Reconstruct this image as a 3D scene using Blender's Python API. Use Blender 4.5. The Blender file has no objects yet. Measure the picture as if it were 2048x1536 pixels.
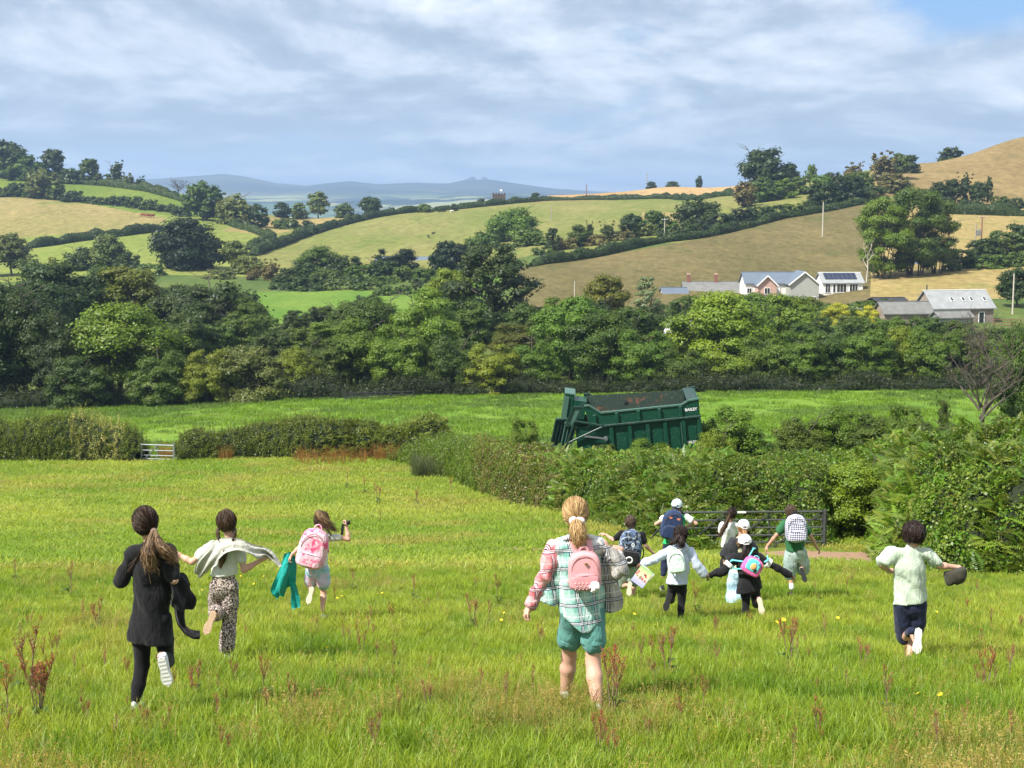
import bpy, math, random
import numpy as np
from mathutils import Vector, Matrix, Quaternion

# ------------------------------------------------------------------ camera, sky, sun, exposure
SC = bpy.context.scene
F = 2800.0                      # focal length in photo pixels (photo 2048 x 1536)
PITCH = math.radians(6.88)
CA, SA, TA = math.cos(PITCH), math.sin(PITCH), math.tan(PITCH)
cam_d = bpy.data.cameras.new('camera'); cam = bpy.data.objects.new('camera', cam_d)
SC.collection.objects.link(cam)
cam_d.sensor_width = 36.0; cam_d.lens = F / 2048 * 36
cam_d.clip_start = 0.1; cam_d.clip_end = 40000
cam.location = (0, 0, 0); cam.rotation_euler = (math.pi / 2 - PITCH, 0, 0)
SC.camera = cam

SUN_DIR = Vector((-0.68, -0.50, 1.0)).normalized()      # towards the sun
SUN_ELEV = math.asin(SUN_DIR.z); SUN_AZ = math.atan2(SUN_DIR.x, SUN_DIR.y)
sun_d = bpy.data.lights.new('sun', 'SUN'); sun = bpy.data.objects.new('sun', sun_d)
SC.collection.objects.link(sun)
sun_d.energy = 4.8; sun_d.angle = math.radians(0.53); sun_d.color = (1.0, 0.955, 0.88)
sun.rotation_euler = SUN_DIR.to_track_quat('Z', 'Y').to_euler(); sun.location = (0, 0, 60)

SC.view_settings.view_transform = 'Standard'; SC.view_settings.look = 'None'
SC.view_settings.exposure = 0.86; SC.view_settings.gamma = 1.0
SC.view_settings.use_curve_mapping = False
SC.cycles.max_bounces = 7; SC.cycles.transparent_max_bounces = 12; SC.cycles.volume_bounces = 0
SC.cycles.diffuse_bounces = 3; SC.cycles.glossy_bounces = 2; SC.cycles.transmission_bounces = 3
SC.cycles.sample_clamp_indirect = 6.0
SC.cycles.use_denoising = True

def nd(nt, typ, **kw):
    n = nt.nodes.new(typ)
    for k, v in kw.items():
        if k.startswith('i_'):
            key = k[2:]
            n.inputs[int(key) if key.isdigit() else key.replace('_', ' ')].default_value = v
        else: setattr(n, k, v)
    return n
def mathn(nt, op, a, b=None, c=None, clamp=False):
    n = nt.nodes.new('ShaderNodeMath'); n.operation = op; n.use_clamp = clamp
    for i, v in enumerate((a, b, c)):
        if v is None: continue
        if isinstance(v, (int, float)): n.inputs[i].default_value = v
        else: nt.links.new(v, n.inputs[i])
    return n.outputs[0]
def maprange(nt, v, a, b, c=0.0, d=1.0, smooth=True):
    n = nt.nodes.new('ShaderNodeMapRange'); n.interpolation_type = 'SMOOTHSTEP' if smooth else 'LINEAR'
    nt.links.new(v, n.inputs[0])
    for i, x in enumerate((a, b, c, d)): n.inputs[i + 1].default_value = x
    return n.outputs[0]
def mixc(nt, f, a, b, mode='MIX'):
    n = nt.nodes.new('ShaderNodeMix'); n.data_type = 'RGBA'; n.blend_type = mode
    for i, v in ((0, f), (6, a), (7, b)):
        if isinstance(v, (int, float)): n.inputs[i].default_value = v
        elif isinstance(v, (tuple, list)): n.inputs[i].default_value = tuple(v) + ((1,) if len(v) == 3 else ())
        else: nt.links.new(v, n.inputs[i])
    return n.outputs[2]
def ramp(nt, v, stops):
    n = nt.nodes.new('ShaderNodeValToRGB'); nt.links.new(v, n.inputs[0])
    cr = n.color_ramp
    while len(cr.elements) < len(stops): cr.elements.new(0.5)
    for e, (p, c) in zip(cr.elements, stops):
        e.position = p; e.color = tuple(c) + (1,)
    return n.outputs[0]
def noise(nt, vec, scale, detail=4, rough=0.55, dist=0.0):
    n = nd(nt, 'ShaderNodeTexNoise'); n.inputs['Scale'].default_value = scale
    n.inputs['Detail'].default_value = detail; n.inputs['Roughness'].default_value = rough
    n.inputs['Distortion'].default_value = dist
    if vec is not None: nt.links.new(vec, n.inputs['Vector'])
    return n.outputs[0]
def vmap(nt, vec, loc=(0, 0, 0), rot=(0, 0, 0), scale=(1, 1, 1)):
    n = nt.nodes.new('ShaderNodeMapping'); nt.links.new(vec, n.inputs[0])
    n.inputs[1].default_value = loc; n.inputs[2].default_value = rot; n.inputs[3].default_value = scale
    return n.outputs[0]

world = bpy.data.worlds.new('World'); SC.world = world; world.use_nodes = True
def build_world():
    nt = world.node_tree; nt.nodes.clear()
    sky = nd(nt, 'ShaderNodeTexSky', sky_type='NISHITA', sun_disc=False, sun_elevation=SUN_ELEV,
             sun_rotation=SUN_AZ, altitude=120.0, air_density=1.0, dust_density=1.2, ozone_density=1.0)
    tc = nd(nt, 'ShaderNodeTexCoord')
    sep = nd(nt, 'ShaderNodeSeparateXYZ'); nt.links.new(tc.outputs['Generated'], sep.inputs[0])
    X, Y, Z = sep.outputs
    zc = mathn(nt, 'ADD', mathn(nt, 'MAXIMUM', Z, 0.0), 0.115)
    px = mathn(nt, 'MULTIPLY', X, 4.2); pd = mathn(nt, 'MULTIPLY', Y, 4.2); py = mathn(nt, 'MULTIPLY', mathn(nt, 'DIVIDE', 1.0, zc), 0.5)
    def P(dx, dy, dz=0.0):
        c = nd(nt, 'ShaderNodeCombineXYZ')
        nt.links.new(mathn(nt, 'ADD', px, dx), c.inputs[0]); nt.links.new(mathn(nt, 'ADD', py, dy), c.inputs[2])
        nt.links.new(mathn(nt, 'ADD', pd, dz), c.inputs[1])
        return c.outputs[0]
    n1 = noise(nt, P(SKY_OX, SKY_OY), 1.15, 12, 0.58, 0.25)
    n2 = noise(nt, P(SKY_OX + .05, SKY_OY - .13), 1.15, 12, 0.58, 0.25)
    n3 = noise(nt, P(3.7, 1.3, 5.0), 2.3, 9, 0.62, 0.5)
    big = noise(nt, P(8.1, 2.2, 9.0), 0.42, 3, 0.5, 0.1)
    relief = mathn(nt, 'MULTIPLY', mathn(nt, 'SUBTRACT', n1, n2), 4.2)
    br = mathn(nt, 'ADD', mathn(nt, 'ADD', relief, 0.34), mathn(nt, 'MULTIPLY', mathn(nt, 'SUBTRACT', n3, 0.5), 0.9))
    br = mathn(nt, 'ADD', br, mathn(nt, 'MULTIPLY', mathn(nt, 'SUBTRACT', big, 0.5), 2.1))
    br = mathn(nt, 'ADD', br, maprange(nt, Z, 0.03, 0.17, 0.0, 0.22))
    ccol = ramp(nt, br, [(0.0, (0.355, 0.405, 0.480)), (0.26, (0.455, 0.510, 0.590)), (0.48, (0.62, 0.665, 0.725)),
                         (0.74, (0.78, 0.81, 0.86)), (1.0, (0.98, 0.98, 0.98))])
    # pale blue air between the clouds, thin low streaks above the moor
    cov = mathn(nt, 'ADD', n1, mathn(nt, 'MULTIPLY', mathn(nt, 'SUBTRACT', n3, 0.5), 0.25))
    edge = maprange(nt, Z, 0.0, 0.075, 0.45, 0.30)
    cov = maprange(nt, mathn(nt, 'SUBTRACT', cov, edge), -0.04, 0.13)
    low = ramp(nt, maprange(nt, Z, -0.02, 0.16, 0.0, 1.0, False), [(0.0, (0.62, 0.71, 0.79)), (0.25, (0.50, 0.63, 0.76)),
                        (0.6, (0.28, 0.46, 0.72)), (1.0, (0.17, 0.38, 0.74))])
    # one opening of clear blue high to the right of the view
    vd = nd(nt, 'ShaderNodeVectorMath', operation='DISTANCE'); nt.links.new(P(0, 0), vd.inputs[0])
    vd.inputs[1].default_value = (1.36, 3.92, 1.78)
    gap = maprange(nt, mathn(nt, 'ADD', vd.outputs['Value'], mathn(nt, 'MULTIPLY', n3, 0.5)), 0.50, 0.74)
    cov = mathn(nt, 'MULTIPLY', cov, gap)
    bg1 = nd(nt, 'ShaderNodeBackground'); nt.links.new(sky.outputs[0], bg1.inputs[0]); bg1.inputs[1].default_value = 0.10
    col = mixc(nt, cov, low, ccol)
    bg2 = nd(nt, 'ShaderNodeBackground'); nt.links.new(col, bg2.inputs[0]); bg2.inputs[1].default_value = SKY_STR
    mx = nd(nt, 'ShaderNodeMixShader'); mx.inputs[0].default_value = 0.86
    nt.links.new(bg1.outputs[0], mx.inputs[1]); nt.links.new(bg2.outputs[0], mx.inputs[2])
    out = nd(nt, 'ShaderNodeOutputWorld'); nt.links.new(mx.outputs[0], out.inputs[0])
SKY_OX, SKY_OY, SKY_STR = 2.1, 0.4, 0.70
build_world()

# ------------------------------------------------------------------ picture <-> place
def ray(px, py):                # world direction scaled so that y (depth) is 1
    u = (px - 1024) / F; v = (768 - py) / F
    d = CA + v * SA
    return u / d, (v * CA - SA) / d
def P3(px, py, Y):              # the point at depth Y that the photo shows at (px, py)
    a, b = ray(px, py)
    return Vector((a * Y, Y, b * Y))
def zof(py, Y): return ray(1024, py)[1] * Y
def project(x, y, z):           # arrays -> photo pixels
    d = y * CA - z * SA
    return 1024 + F * x / d, 768 - F * (y * SA + z * CA) / d

def fbm(x, y, seed=0, octaves=5, gain=0.5):
    x = np.asarray(x, float); y = np.asarray(y, float)
    tot = np.zeros(np.broadcast(x, y).shape); amp = 1.0; nrm = 0
    for o in range(octaves):
        xi = np.floor(x).astype(np.int64); yi = np.floor(y).astype(np.int64)
        fx = x - xi; fy = y - yi; fx = fx * fx * (3 - 2 * fx); fy = fy * fy * (3 - 2 * fy)
        def h(a, b):
            n = (a * 374761393 + b * 668265263 + (seed + o) * 1274126177) & 0x7fffffff
            n = ((n ^ (n >> 13)) * 1274126177) & 0x7fffffff
            return ((n ^ (n >> 16)) & 0xffff) / 65535.0
        v = (h(xi, yi) * (1 - fx) + h(xi + 1, yi) * fx) * (1 - fy) + (h(xi, yi + 1) * (1 - fx) + h(xi + 1, yi + 1) * fx) * fy
        tot += amp * v; nrm += amp; amp *= gain; x = x * 2.03 + 11.3; y = y * 2.03 + 7.7
    return tot / nrm            # 0..1

# ------------------------------------------------------------------ terrain heights
NEAR = [(-30, 1.6), (0, -1.68), (10, -3.69), (13.5, -4.42), (18.5, -5.46), (22, -6.1), (38, -9.25)]
COLS = {
    0:    [(60, -12.7), (90, 'p925'), (103, -17.6), (150, 'p832'), (240, -21.5), (330, -20.5), (480, 'p532'), (560, 'p488'), (705, 'p392'), (800, 'p355'), (900, 22), (1100, 8), (1500, -60)],
    300:  [(60, -12.7), (90, 'p921'), (103, -17.4), (150, 'p825'), (240, -20.6), (330, -20), (450, 'p522'), (560, 'p470'), (645, 'p436'), (700, 'p410'), (780, 'p376'), (900, 14), (1100, -4), (1500, -70)],
    600:  [(60, -12.7), (90, 'p915'), (103, -17.0), (150, 'p815'), (262, 'p634'), (340, 'p587'), (385, -17.6), (420, 'p548'), (600, 'p466'), (750, 'p438'), (900, -10), (1200, -60), (1500, -90)],
    850:  [(60, -12.7), (88, 'p915'), (103, -16.6), (150, 'p809'), (262, 'p622'), (385, 'p562'), (430, 'p522'), (600, 'p452'), (700, 'p425'), (800, 0), (1000, -30), (1500, -95)],
    1100: [(60, -12.4), (90, -15.9), (150, 'p803'), (230, -19.5), (300, 'p593'), (345, 'p536'), (420, 'p500'), (600, 'p431'), (720, 'p403'), (760, 'p399'), (900, 'p390'), (1100, 8), (1500, -50)],
    1350: [(60, -12.2), (90, -15.7), (150, 'p801'), (230, -19), (300, 'p591'), (390, 'p486'), (430, 'p471'), (600, 'p410'), (720, 'p399'), (900, 'p374'), (1000, 16), (1500, -40)],
    1600: [(60, -12.0), (90, -15.6), (150, 'p798'), (230, -18.8), (295, 'p605'), (450, 'p433'), (520, 'p402'), (600, 'p377'), (750, 'p360'), (900, 18), (1500, -40)],
    1760: [(60, -12.0), (90, -15.6), (150, 'p798'), (230, 'p647'), (290, 'p588'), (330, 'p545'), (470, 'p404'), (550, 'p360'), (650, 'p336'), (800, 22), (1500, -20)],
    1850: [(60, -12.0), (90, -15.6), (150, 'p798'), (230, 'p648'), (290, 'p577'), (340, 'p538'), (460, 'p424'), (500, 'p402'), (640, 'p325'), (800, 25), (1500, -20)],
    2048: [(60, -12.0), (90, -15.6), (150, 'p798'), (230, 'p652'), (300, 'p562'), (345, 'p519'), (400, 'p470'), (460, 'p425'), (500, 'p405'), (655, 'p272'), (760, 40), (1500, 0)],
}
FAR = [(3000, -42), (4200, -30), (5200, 5), (5900, 58), (6300, 48), (7000, 78)]
SKYL = [(-700, 384), (-200, 380), (200, 370), (300, 359), (400, 352), (455, 348), (500, 353), (560, 366), (620, 371), (660, 366), (705, 362), (760, 369),
        (830, 366), (900, 368), (930, 361), (985, 361), (1050, 371), (1110, 379), (1180, 383), (1300, 386), (1500, 386), (2048, 380), (2800, 384)]
YK = np.concatenate([np.arange(-30, 100, 2.0), np.arange(100, 1000, 6.0), np.geomspace(1000, 16000, 140)])
UC = sorted(COLS)
def _build_table():
    T = np.zeros((len(UC), len(YK)))
    for i, c in enumerate(UC):
        pts = list(NEAR) + [(Y, zof(float(v[1:]), Y) if isinstance(v, str) else v) for Y, v in COLS[c]]
        pts += FAR
        sk = np.interp(c, [s[0] for s in SKYL], [s[1] for s in SKYL])
        ys = [p[0] for p in pts]; zs = [p[1] for p in pts]
        z = np.interp(YK, ys, zs)
        # smooth the knots, more where they lie far apart
        for k in range(3):
            zz = z.copy(); zz[1:-1] = .25 * z[:-2] + .5 * z[1:-1] + .25 * z[2:]
            m = YK > 24; z[m] = zz[m]
        T[i] = z
    return T
TAB = _build_table(); UCU = np.array([(c - 1024) / F for c in UC])
def base_height(x, y):
    x = np.asarray(x, float); y = np.asarray(y, float)
    x, y = np.broadcast_arrays(x, y)
    u = x / np.maximum(y, 40.0)
    up = np.clip(u, UCU[0], UCU[-1])
    j = np.clip(np.searchsorted(UCU, up) - 1, 0, len(UCU) - 2)
    t = (up - UCU[j]) / (UCU[j + 1] - UCU[j]); t = t * t * (3 - 2 * t) * .5 + t * .5
    k = np.clip(np.searchsorted(YK, y) - 1, 0, len(YK) - 2)
    s = np.clip((y - YK[k]) / (YK[k + 1] - YK[k]), 0, 1)
    a = TAB[j, k] * (1 - s) + TAB[j, k + 1] * s
    b = TAB[j + 1, k] * (1 - s) + TAB[j + 1, k + 1] * s
    return a * (1 - t) + b * t
def H(x, y):
    x = np.asarray(x, float); y = np.asarray(y, float)
    z = base_height(x, y)
    near = np.clip((y - 2) / 10, 0, 1)
    z = z + near * (fbm(x / 3.1, y / 3.1, 3, 3) - .5) * .16 * np.clip(1.3 - y / 120, .3, 1)
    z = z + np.clip((y - 300) / 300, 0, 1) * (fbm(x / 55, y / 55, 9, 4) - .5) * 3.0
    far = np.clip((y - 1500) / 1500, 0, 1)
    px = 1024 + F * CA * (x / np.maximum(y, 1))
    sk = np.interp(px, [s[0] for s in SKYL], [s[1] for s in SKYL])
    v = (768 - sk) / F; r = (v * CA - SA) / (CA + v * SA)
    top = r * 9600
    hh = np.clip((y - 6600) / 3000, 0, 1); hh = hh * hh * (3 - 2 * hh)
    back = np.clip((y - 9600) / 4000, 0, 1)
    z = z * (1 - hh) + hh * (top * (1 - .6 * back)) + far * (1 - hh * .86) * (fbm(x / 900, y / 1300, 21, 5) - .5) * 110
    return z
def Hs(x, y): return float(H(np.array([x]), np.array([y]))[0])
def G(px, py, lo, hi):          # where the ground between depths lo and hi shows at (px, py)
    Y = np.linspace(lo, hi, 400); a = ray(px, py)
    z = H(a[0] * Y, Y); d = z - a[1] * Y
    # first crossing from below the ray to above
    for i in range(1, len(Y)):
        if d[i - 1] < 0 <= d[i]:
            t = d[i - 1] / (d[i - 1] - d[i]); yy = Y[i - 1] + t * (Y[i] - Y[i - 1])
            return Vector((a[0] * yy, yy, a[1] * yy))
    yy = Y[int(np.argmin(np.abs(d)))]
    return Vector((a[0] * yy, yy, Hs(a[0] * yy, yy)))

# ------------------------------------------------------------------ object helpers
COL = SC.collection
STORE = bpy.data.collections.new('library')       # sources of the stuff scatters, not in the scene
def mesh_np(name, verts, faces, smooth=False, attrs=None, loops=None):
    """verts (n,3); faces (m,3) or (m,4) array, or list of lists"""
    me = bpy.data.meshes.new(name)
    verts = np.asarray(verts, np.float32)
    if isinstance(faces, np.ndarray):
        m, k = faces.shape
        me.vertices.add(len(verts)); me.vertices.foreach_set('co', verts.ravel())
        me.loops.add(m * k); me.loops.foreach_set('vertex_index', faces.astype(np.int32).ravel())
        me.polygons.add(m); me.polygons.foreach_set('loop_start', np.arange(0, m * k, k, dtype=np.int32))
        me.polygons.foreach_set('loop_total', np.full(m, k, np.int32))
        me.update(calc_edges=True)
    else:
        me.from_pydata([tuple(map(float, v)) for v in verts], [], faces)
    if smooth: me.polygons.foreach_set('use_smooth', np.ones(len(me.polygons), bool))
    for an, (dom, typ, data) in (attrs or {}).items():
        at = me.attributes.new(an, typ, dom)
        key = {'FLOAT': 'value', 'INT': 'value', 'FLOAT_VECTOR': 'vector', 'FLOAT_COLOR': 'color'}[typ]
        at.data.foreach_set(key, np.asarray(data).astype(np.int32 if typ == 'INT' else np.float32).ravel())
    return me
def obj(name, me, mat=None, parent=None, loc=None, color=None, kind=None):
    o = bpy.data.objects.new(name, me); COL.objects.link(o)
    if mat is not None:
        if isinstance(mat, (list, tuple)):
            for m in mat: me.materials.append(m)
        elif len(me.materials) == 0: me.materials.append(mat)
    if parent is not None: o.parent = parent
    if loc is not None: o.location = loc
    if color is not None: o.color = tuple(color) + (1,)
    if kind: o['kind'] = kind
    return o
def tag(o, label, cat, group=None):
    o['label'] = label; o['category'] = cat
    if group: o['group'] = group
    return o
def empty(name, loc, label=None, cat=None, group=None, rz=0.0):
    o = bpy.data.objects.new(name, None); COL.objects.link(o)
    o.location = loc; o.rotation_euler = (0, 0, rz); o.empty_display_size = .3
    if label: tag(o, label, cat, group)
    return o

class MB:                       # small mesh builder for boxes, bars, tubes
    def __init__(s): s.v = []; s.f = []
    def add(s, V, Fc):
        n = len(s.v); s.v += [tuple(p) for p in V]; s.f += [[i + n for i in f] for f in Fc]; return s
    def box(s, c, size, rot=None, bev=0.0):
        x, y, z = [k / 2 for k in size]
        b = min(bev, x * .9, y * .9, z * .9)
        if b <= 0:
            V = [(i * x, j * y, k * z) for i in (-1, 1) for j in (-1, 1) for k in (-1, 1)]
            Fc = [(0, 1, 3, 2), (4, 6, 7, 5), (0, 4, 5, 1), (2, 3, 7, 6), (0, 2, 6, 4), (1, 5, 7, 3)]
        else:
            V = []; idx = {}
            for i in (-1, 1):
                for j in (-1, 1):
                    for k in (-1, 1):
                        for a in range(3):
                            p = [i * x, j * y, k * z]
                            for q in range(3):
                                if q != a: p[q] -= (i, j, k)[q] * b
                            idx[(i, j, k, a)] = len(V); V.append(tuple(p))
            Fc = []
            for a in range(3):
                o = [q for q in range(3) if q != a]
                for sg in (-1, 1):
                    ring = []
                    for (p, q) in ((-1, -1), (1, -1), (1, 1), (-1, 1)):
                        t = [0, 0, 0]; t[a] = sg; t[o[0]] = p; t[o[1]] = q
                        ring.append(idx[(t[0], t[1], t[2], a)])
                    Fc.append(ring if (sg > 0) == (a != 1) else ring[::-1])
            for a in range(3):
                o = [q for q in range(3) if q != a]
                for p in (-1, 1):
                    for q in (-1, 1):
                        t0 = [0, 0, 0]; t0[a] = -1; t0[o[0]] = p; t0[o[1]] = q
                        t1 = list(t0); t1[a] = 1
                        Fc.append([idx[tuple(t0) + (o[0],)], idx[tuple(t1) + (o[0],)], idx[tuple(t1) + (o[1],)], idx[tuple(t0) + (o[1],)]])
            for i in (-1, 1):
                for j in (-1, 1):
                    for k in (-1, 1): Fc.append([idx[(i, j, k, 0)], idx[(i, j, k, 1)], idx[(i, j, k, 2)]])
        M = rot if rot is not None else Matrix.Identity(3)
        return s.add([M @ Vector(p) + Vector(c) for p in V], Fc)
    def bar(s, a, b, w, h=None, up=(0, 0, 1), bev=0.0):
        a = Vector(a); b = Vector(b); d = b - a; L = d.length; d.normalize()
        up = Vector(up)
        if abs(d.dot(up)) > .98: up = Vector((0, 1, 0))
        sx = d.cross(up).normalized(); uz = sx.cross(d)
        M = Matrix((sx, d, uz)).transposed()
        return s.box((a + b) / 2, (w, L, h or w), M, bev)
    def tube(s, pts, rad, n=8, cap=True):
        pts = [Vector(p) for p in pts]
        if not isinstance(rad, (list, tuple)): rad = [rad] * len(pts)
        t = (pts[1] - pts[0]).normalized(); up = Vector((0, 0, 1)) if abs(t.z) < .9 else Vector((1, 0, 0))
        nx = t.cross(up).normalized(); V = []; Fc = []
        for i, p in enumerate(pts):
            if i: t2 = (pts[min(i + 1, len(pts) - 1)] - pts[i - 1]).normalized()
            else: t2 = t
            nx = (nx - t2 * nx.dot(t2)).normalized(); ny = t2.cross(nx)
            for k in range(n):
                a = 2 * math.pi * k / n; V.append(p + (nx * math.cos(a) + ny * math.sin(a)) * rad[i])
            if i:
                for k in range(n):
                    Fc.append([(i - 1) * n + k, (i - 1) * n + (k + 1) % n, i * n + (k + 1) % n, i * n + k])
        if cap: Fc += [list(range(n))[::-1], [(len(pts) - 1) * n + k for k in range(n)]]
        return s.add(V, Fc)
    def prism(s, poly, a, b, M=None):          # polygon in xz extruded along y from a to b
        n = len(poly)
        V = [(p[0], a, p[1]) for p in poly] + [(p[0], b, p[1]) for p in poly]
        Fc = [list(range(n)), list(range(n, 2 * n))[::-1]] + [[k, k + n, (k + 1) % n + n, (k + 1) % n] for k in range(n)]
        if M is not None: V = [M @ Vector(p) for p in V]
        return s.add(V, Fc)
    def build(s, name, mat, parent=None, smooth=False, **kw):
        me = bpy.data.meshes.new(name); me.from_pydata([tuple(p) for p in s.v], [], s.f); me.update()
        if smooth: me.polygons.foreach_set('use_smooth', np.ones(len(me.polygons), bool))
        return obj(name, me, mat, parent, **kw)

# ------------------------------------------------------------------ materials
def newmat(name):
    m = bpy.data.materials.new(name); m.use_nodes = True
    nt = m.node_tree; nt.nodes.clear()
    out = nd(nt, 'ShaderNodeOutputMaterial'); return m, nt, out
def simple(name, col, rough=0.7, var=0.12, scale=6.0, metal=0.0, bump=0.0, bscale=40.0, spec=0.4):
    m, nt, out = newmat(name)
    tc = nd(nt, 'ShaderNodeTexCoord'); p = nd(nt, 'ShaderNodeBsdfPrincipled')
    n = noise(nt, tc.outputs['Object'], scale, 5, .6)
    c = mixc(nt, n, tuple(max(0, k * (1 - var * 2)) for k in col), tuple(min(1, k * (1 + var * 2)) for k in col))
    nt.links.new(c, p.inputs['Base Color']); p.inputs['Roughness'].default_value = rough
    p.inputs['Metallic'].default_value = metal; p.inputs['Specular IOR Level'].default_value = spec
    if bump:
        b = nd(nt, 'ShaderNodeBump'); b.inputs['Strength'].default_value = bump; b.inputs['Distance'].default_value = .02
        nt.links.new(noise(nt, tc.outputs['Object'], bscale, 4, .6), b.inputs['Height']); nt.links.new(b.outputs[0], p.inputs['Normal'])
    nt.links.new(p.outputs[0], out.inputs[0]); return m
def leafmat(name, instanced=False, transl=0.35, rough=0.5, hue=1.0, spec=.35):
    """leaf colour = the object's own colour (or the scatter's tint) with variation from leaf to leaf"""
    m, nt, out = newmat(name)
    if instanced:
        a = nd(nt, 'ShaderNodeAttribute', attribute_type='INSTANCER', attribute_name='tint'); base = a.outputs['Color']
    else:
        oi = nd(nt, 'ShaderNodeObjectInfo'); base = oi.outputs['Color']
    r = nd(nt, 'ShaderNodeAttribute', attribute_type='GEOMETRY', attribute_name='rnd')
    rv = r.outputs['Fac']
    warm = mixc(nt, 1.0, base, (1.30, 1.20, .62), 'MULTIPLY'); cool = mixc(nt, 1.0, base, (.72, .82, .62), 'MULTIPLY')
    c = mixc(nt, rv, cool, warm)
    p = nd(nt, 'ShaderNodeBsdfPrincipled'); p.inputs['Roughness'].default_value = rough
    p.inputs['Specular IOR Level'].default_value = spec
    nt.links.new(c, p.inputs['Base Color'])
    t = nd(nt, 'ShaderNodeBsdfTranslucent'); nt.links.new(mixc(nt, 1.0, c, (1.25, 1.25, .5), 'MULTIPLY'), t.inputs[0])
    mx = nd(nt, 'ShaderNodeMixShader'); mx.inputs[0].default_value = transl
    nt.links.new(p.outputs[0], mx.inputs[1]); nt.links.new(t.outputs[0], mx.inputs[2]); nt.links.new(mx.outputs[0], out.inputs[0])
    return m
M_LEAF = leafmat('tree_leaves', False, .26, .5); M_LEAFI = leafmat('hedge_leaves', True, .3, .42)
M_GRASSI = leafmat('grass_blades', True, .42, .45, spec=.3)
M_BARK = simple('bark', (.085, .07, .055), .9, .3, 9, bump=.5)
M_PALEBARK = simple('pale_dead_wood', (.42, .37, .31), .85, .2, 9)
M_TWIG = simple('dry_twigs', (.19, .14, .095), .9, .25, 5)
M_DARKWOOD = simple('weathered_timber', (.13, .10, .075), .85, .25, 10)
# ------------------------------------------------------------------ the ground, split into its fields
def groundmat(name, a, b, c=None, scale=.08, streak=(1, 1, 1), fine=2.2, bump=.35, rough=.95, dark=None):
    m, nt, out = newmat(name); geo = nd(nt, 'ShaderNodeNewGeometry'); pos = geo.outputs['Position']
    n1 = noise(nt, vmap(nt, pos, scale=streak), scale, 6, .62, .3)
    n2 = noise(nt, vmap(nt, pos, rot=(0, 0, .5), scale=(1, .45, 1)), fine, 5, .7)
    col = mixc(nt, maprange(nt, n1, .34, .66), a, b)
    if c: col = mixc(nt, maprange(nt, noise(nt, vmap(nt, pos, loc=(31, 17, 0), scale=streak), scale * 2.7, 6, .65, .4), .52, .72), col, c)
    k = mathn(nt, 'ADD', mathn(nt, 'MULTIPLY', n2, 1.5), .25)
    kk = nd(nt, 'ShaderNodeCombineColor'); [nt.links.new(k, kk.inputs[i]) for i in range(3)]
    col = mixc(nt, 1.0, col, kk.outputs[0], 'MULTIPLY')
    if dark: col = mixc(nt, maprange(nt, noise(nt, pos, dark[0], 4, .6), .60, .72), col, dark[1])
    p = nd(nt, 'ShaderNodeBsdfPrincipled'); p.inputs['Roughness'].default_value = rough
    p.inputs['Specular IOR Level'].default_value = .1
    nt.links.new(col, p.inputs['Base Color'])
    bp = nd(nt, 'ShaderNodeBump'); bp.inputs['Strength'].default_value = bump; bp.inputs['Distance'].default_value = .6 / max(fine, .2)
    nt.links.new(n2, bp.inputs['Height']); nt.links.new(bp.outputs[0], p.inputs['Normal'])
    nt.links.new(p.outputs[0], out.inputs[0]); return m

def moormat():
    m, nt, out = newmat('moorland'); geo = nd(nt, 'ShaderNodeNewGeometry'); pos = geo.outputs['Position']
    v = nd(nt, 'ShaderNodeTexVoronoi'); v.inputs['Scale'].default_value = .0021
    w = nd(nt, 'ShaderNodeVectorMath', operation='ADD')
    nn = nd(nt, 'ShaderNodeTexNoise'); nn.inputs['Scale'].default_value = .002; nt.links.new(pos, nn.inputs['Vector'])
    sc = nd(nt, 'ShaderNodeVectorMath', operation='SCALE'); nt.links.new(nn.outputs['Color'], sc.inputs[0]); sc.inputs[3].default_value = 500
    nt.links.new(pos, w.inputs[0]); nt.links.new(sc.outputs[0], w.inputs[1]); nt.links.new(w.outputs[0], v.inputs['Vector'])
    sepc = nd(nt, 'ShaderNodeSeparateColor'); nt.links.new(v.outputs['Color'], sepc.inputs[0])
    fields = ramp(nt, sepc.outputs[0], [(0, (.05, .09, .03)), (.35, (.12, .18, .05)), (.6, (.22, .26, .09)), (.8, (.34, .30, .14)), (1, (.05, .08, .03))])
    wood = maprange(nt, noise(nt, pos, .0016, 6, .65), .47, .53)
    low = mixc(nt, wood, fields, (.012, .028, .014))
    moor = mixc(nt, maprange(nt, noise(nt, pos, .0012, 6, .6), .42, .58), (.070, .075, .040), (.030, .038, .026))
    sp = nd(nt, 'ShaderNodeSeparateXYZ'); nt.links.new(pos, sp.inputs[0])
    col = mixc(nt, maprange(nt, mathn(nt, 'ADD', sp.outputs[2], mathn(nt, 'MULTIPLY', noise(nt, pos, .001, 4, .6), 120)), 130, 200), low, moor)
    p = nd(nt, 'ShaderNodeBsdfDiffuse'); nt.links.new(col, p.inputs[0]); nt.links.new(p.outputs[0], out.inputs[0]); return m

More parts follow.
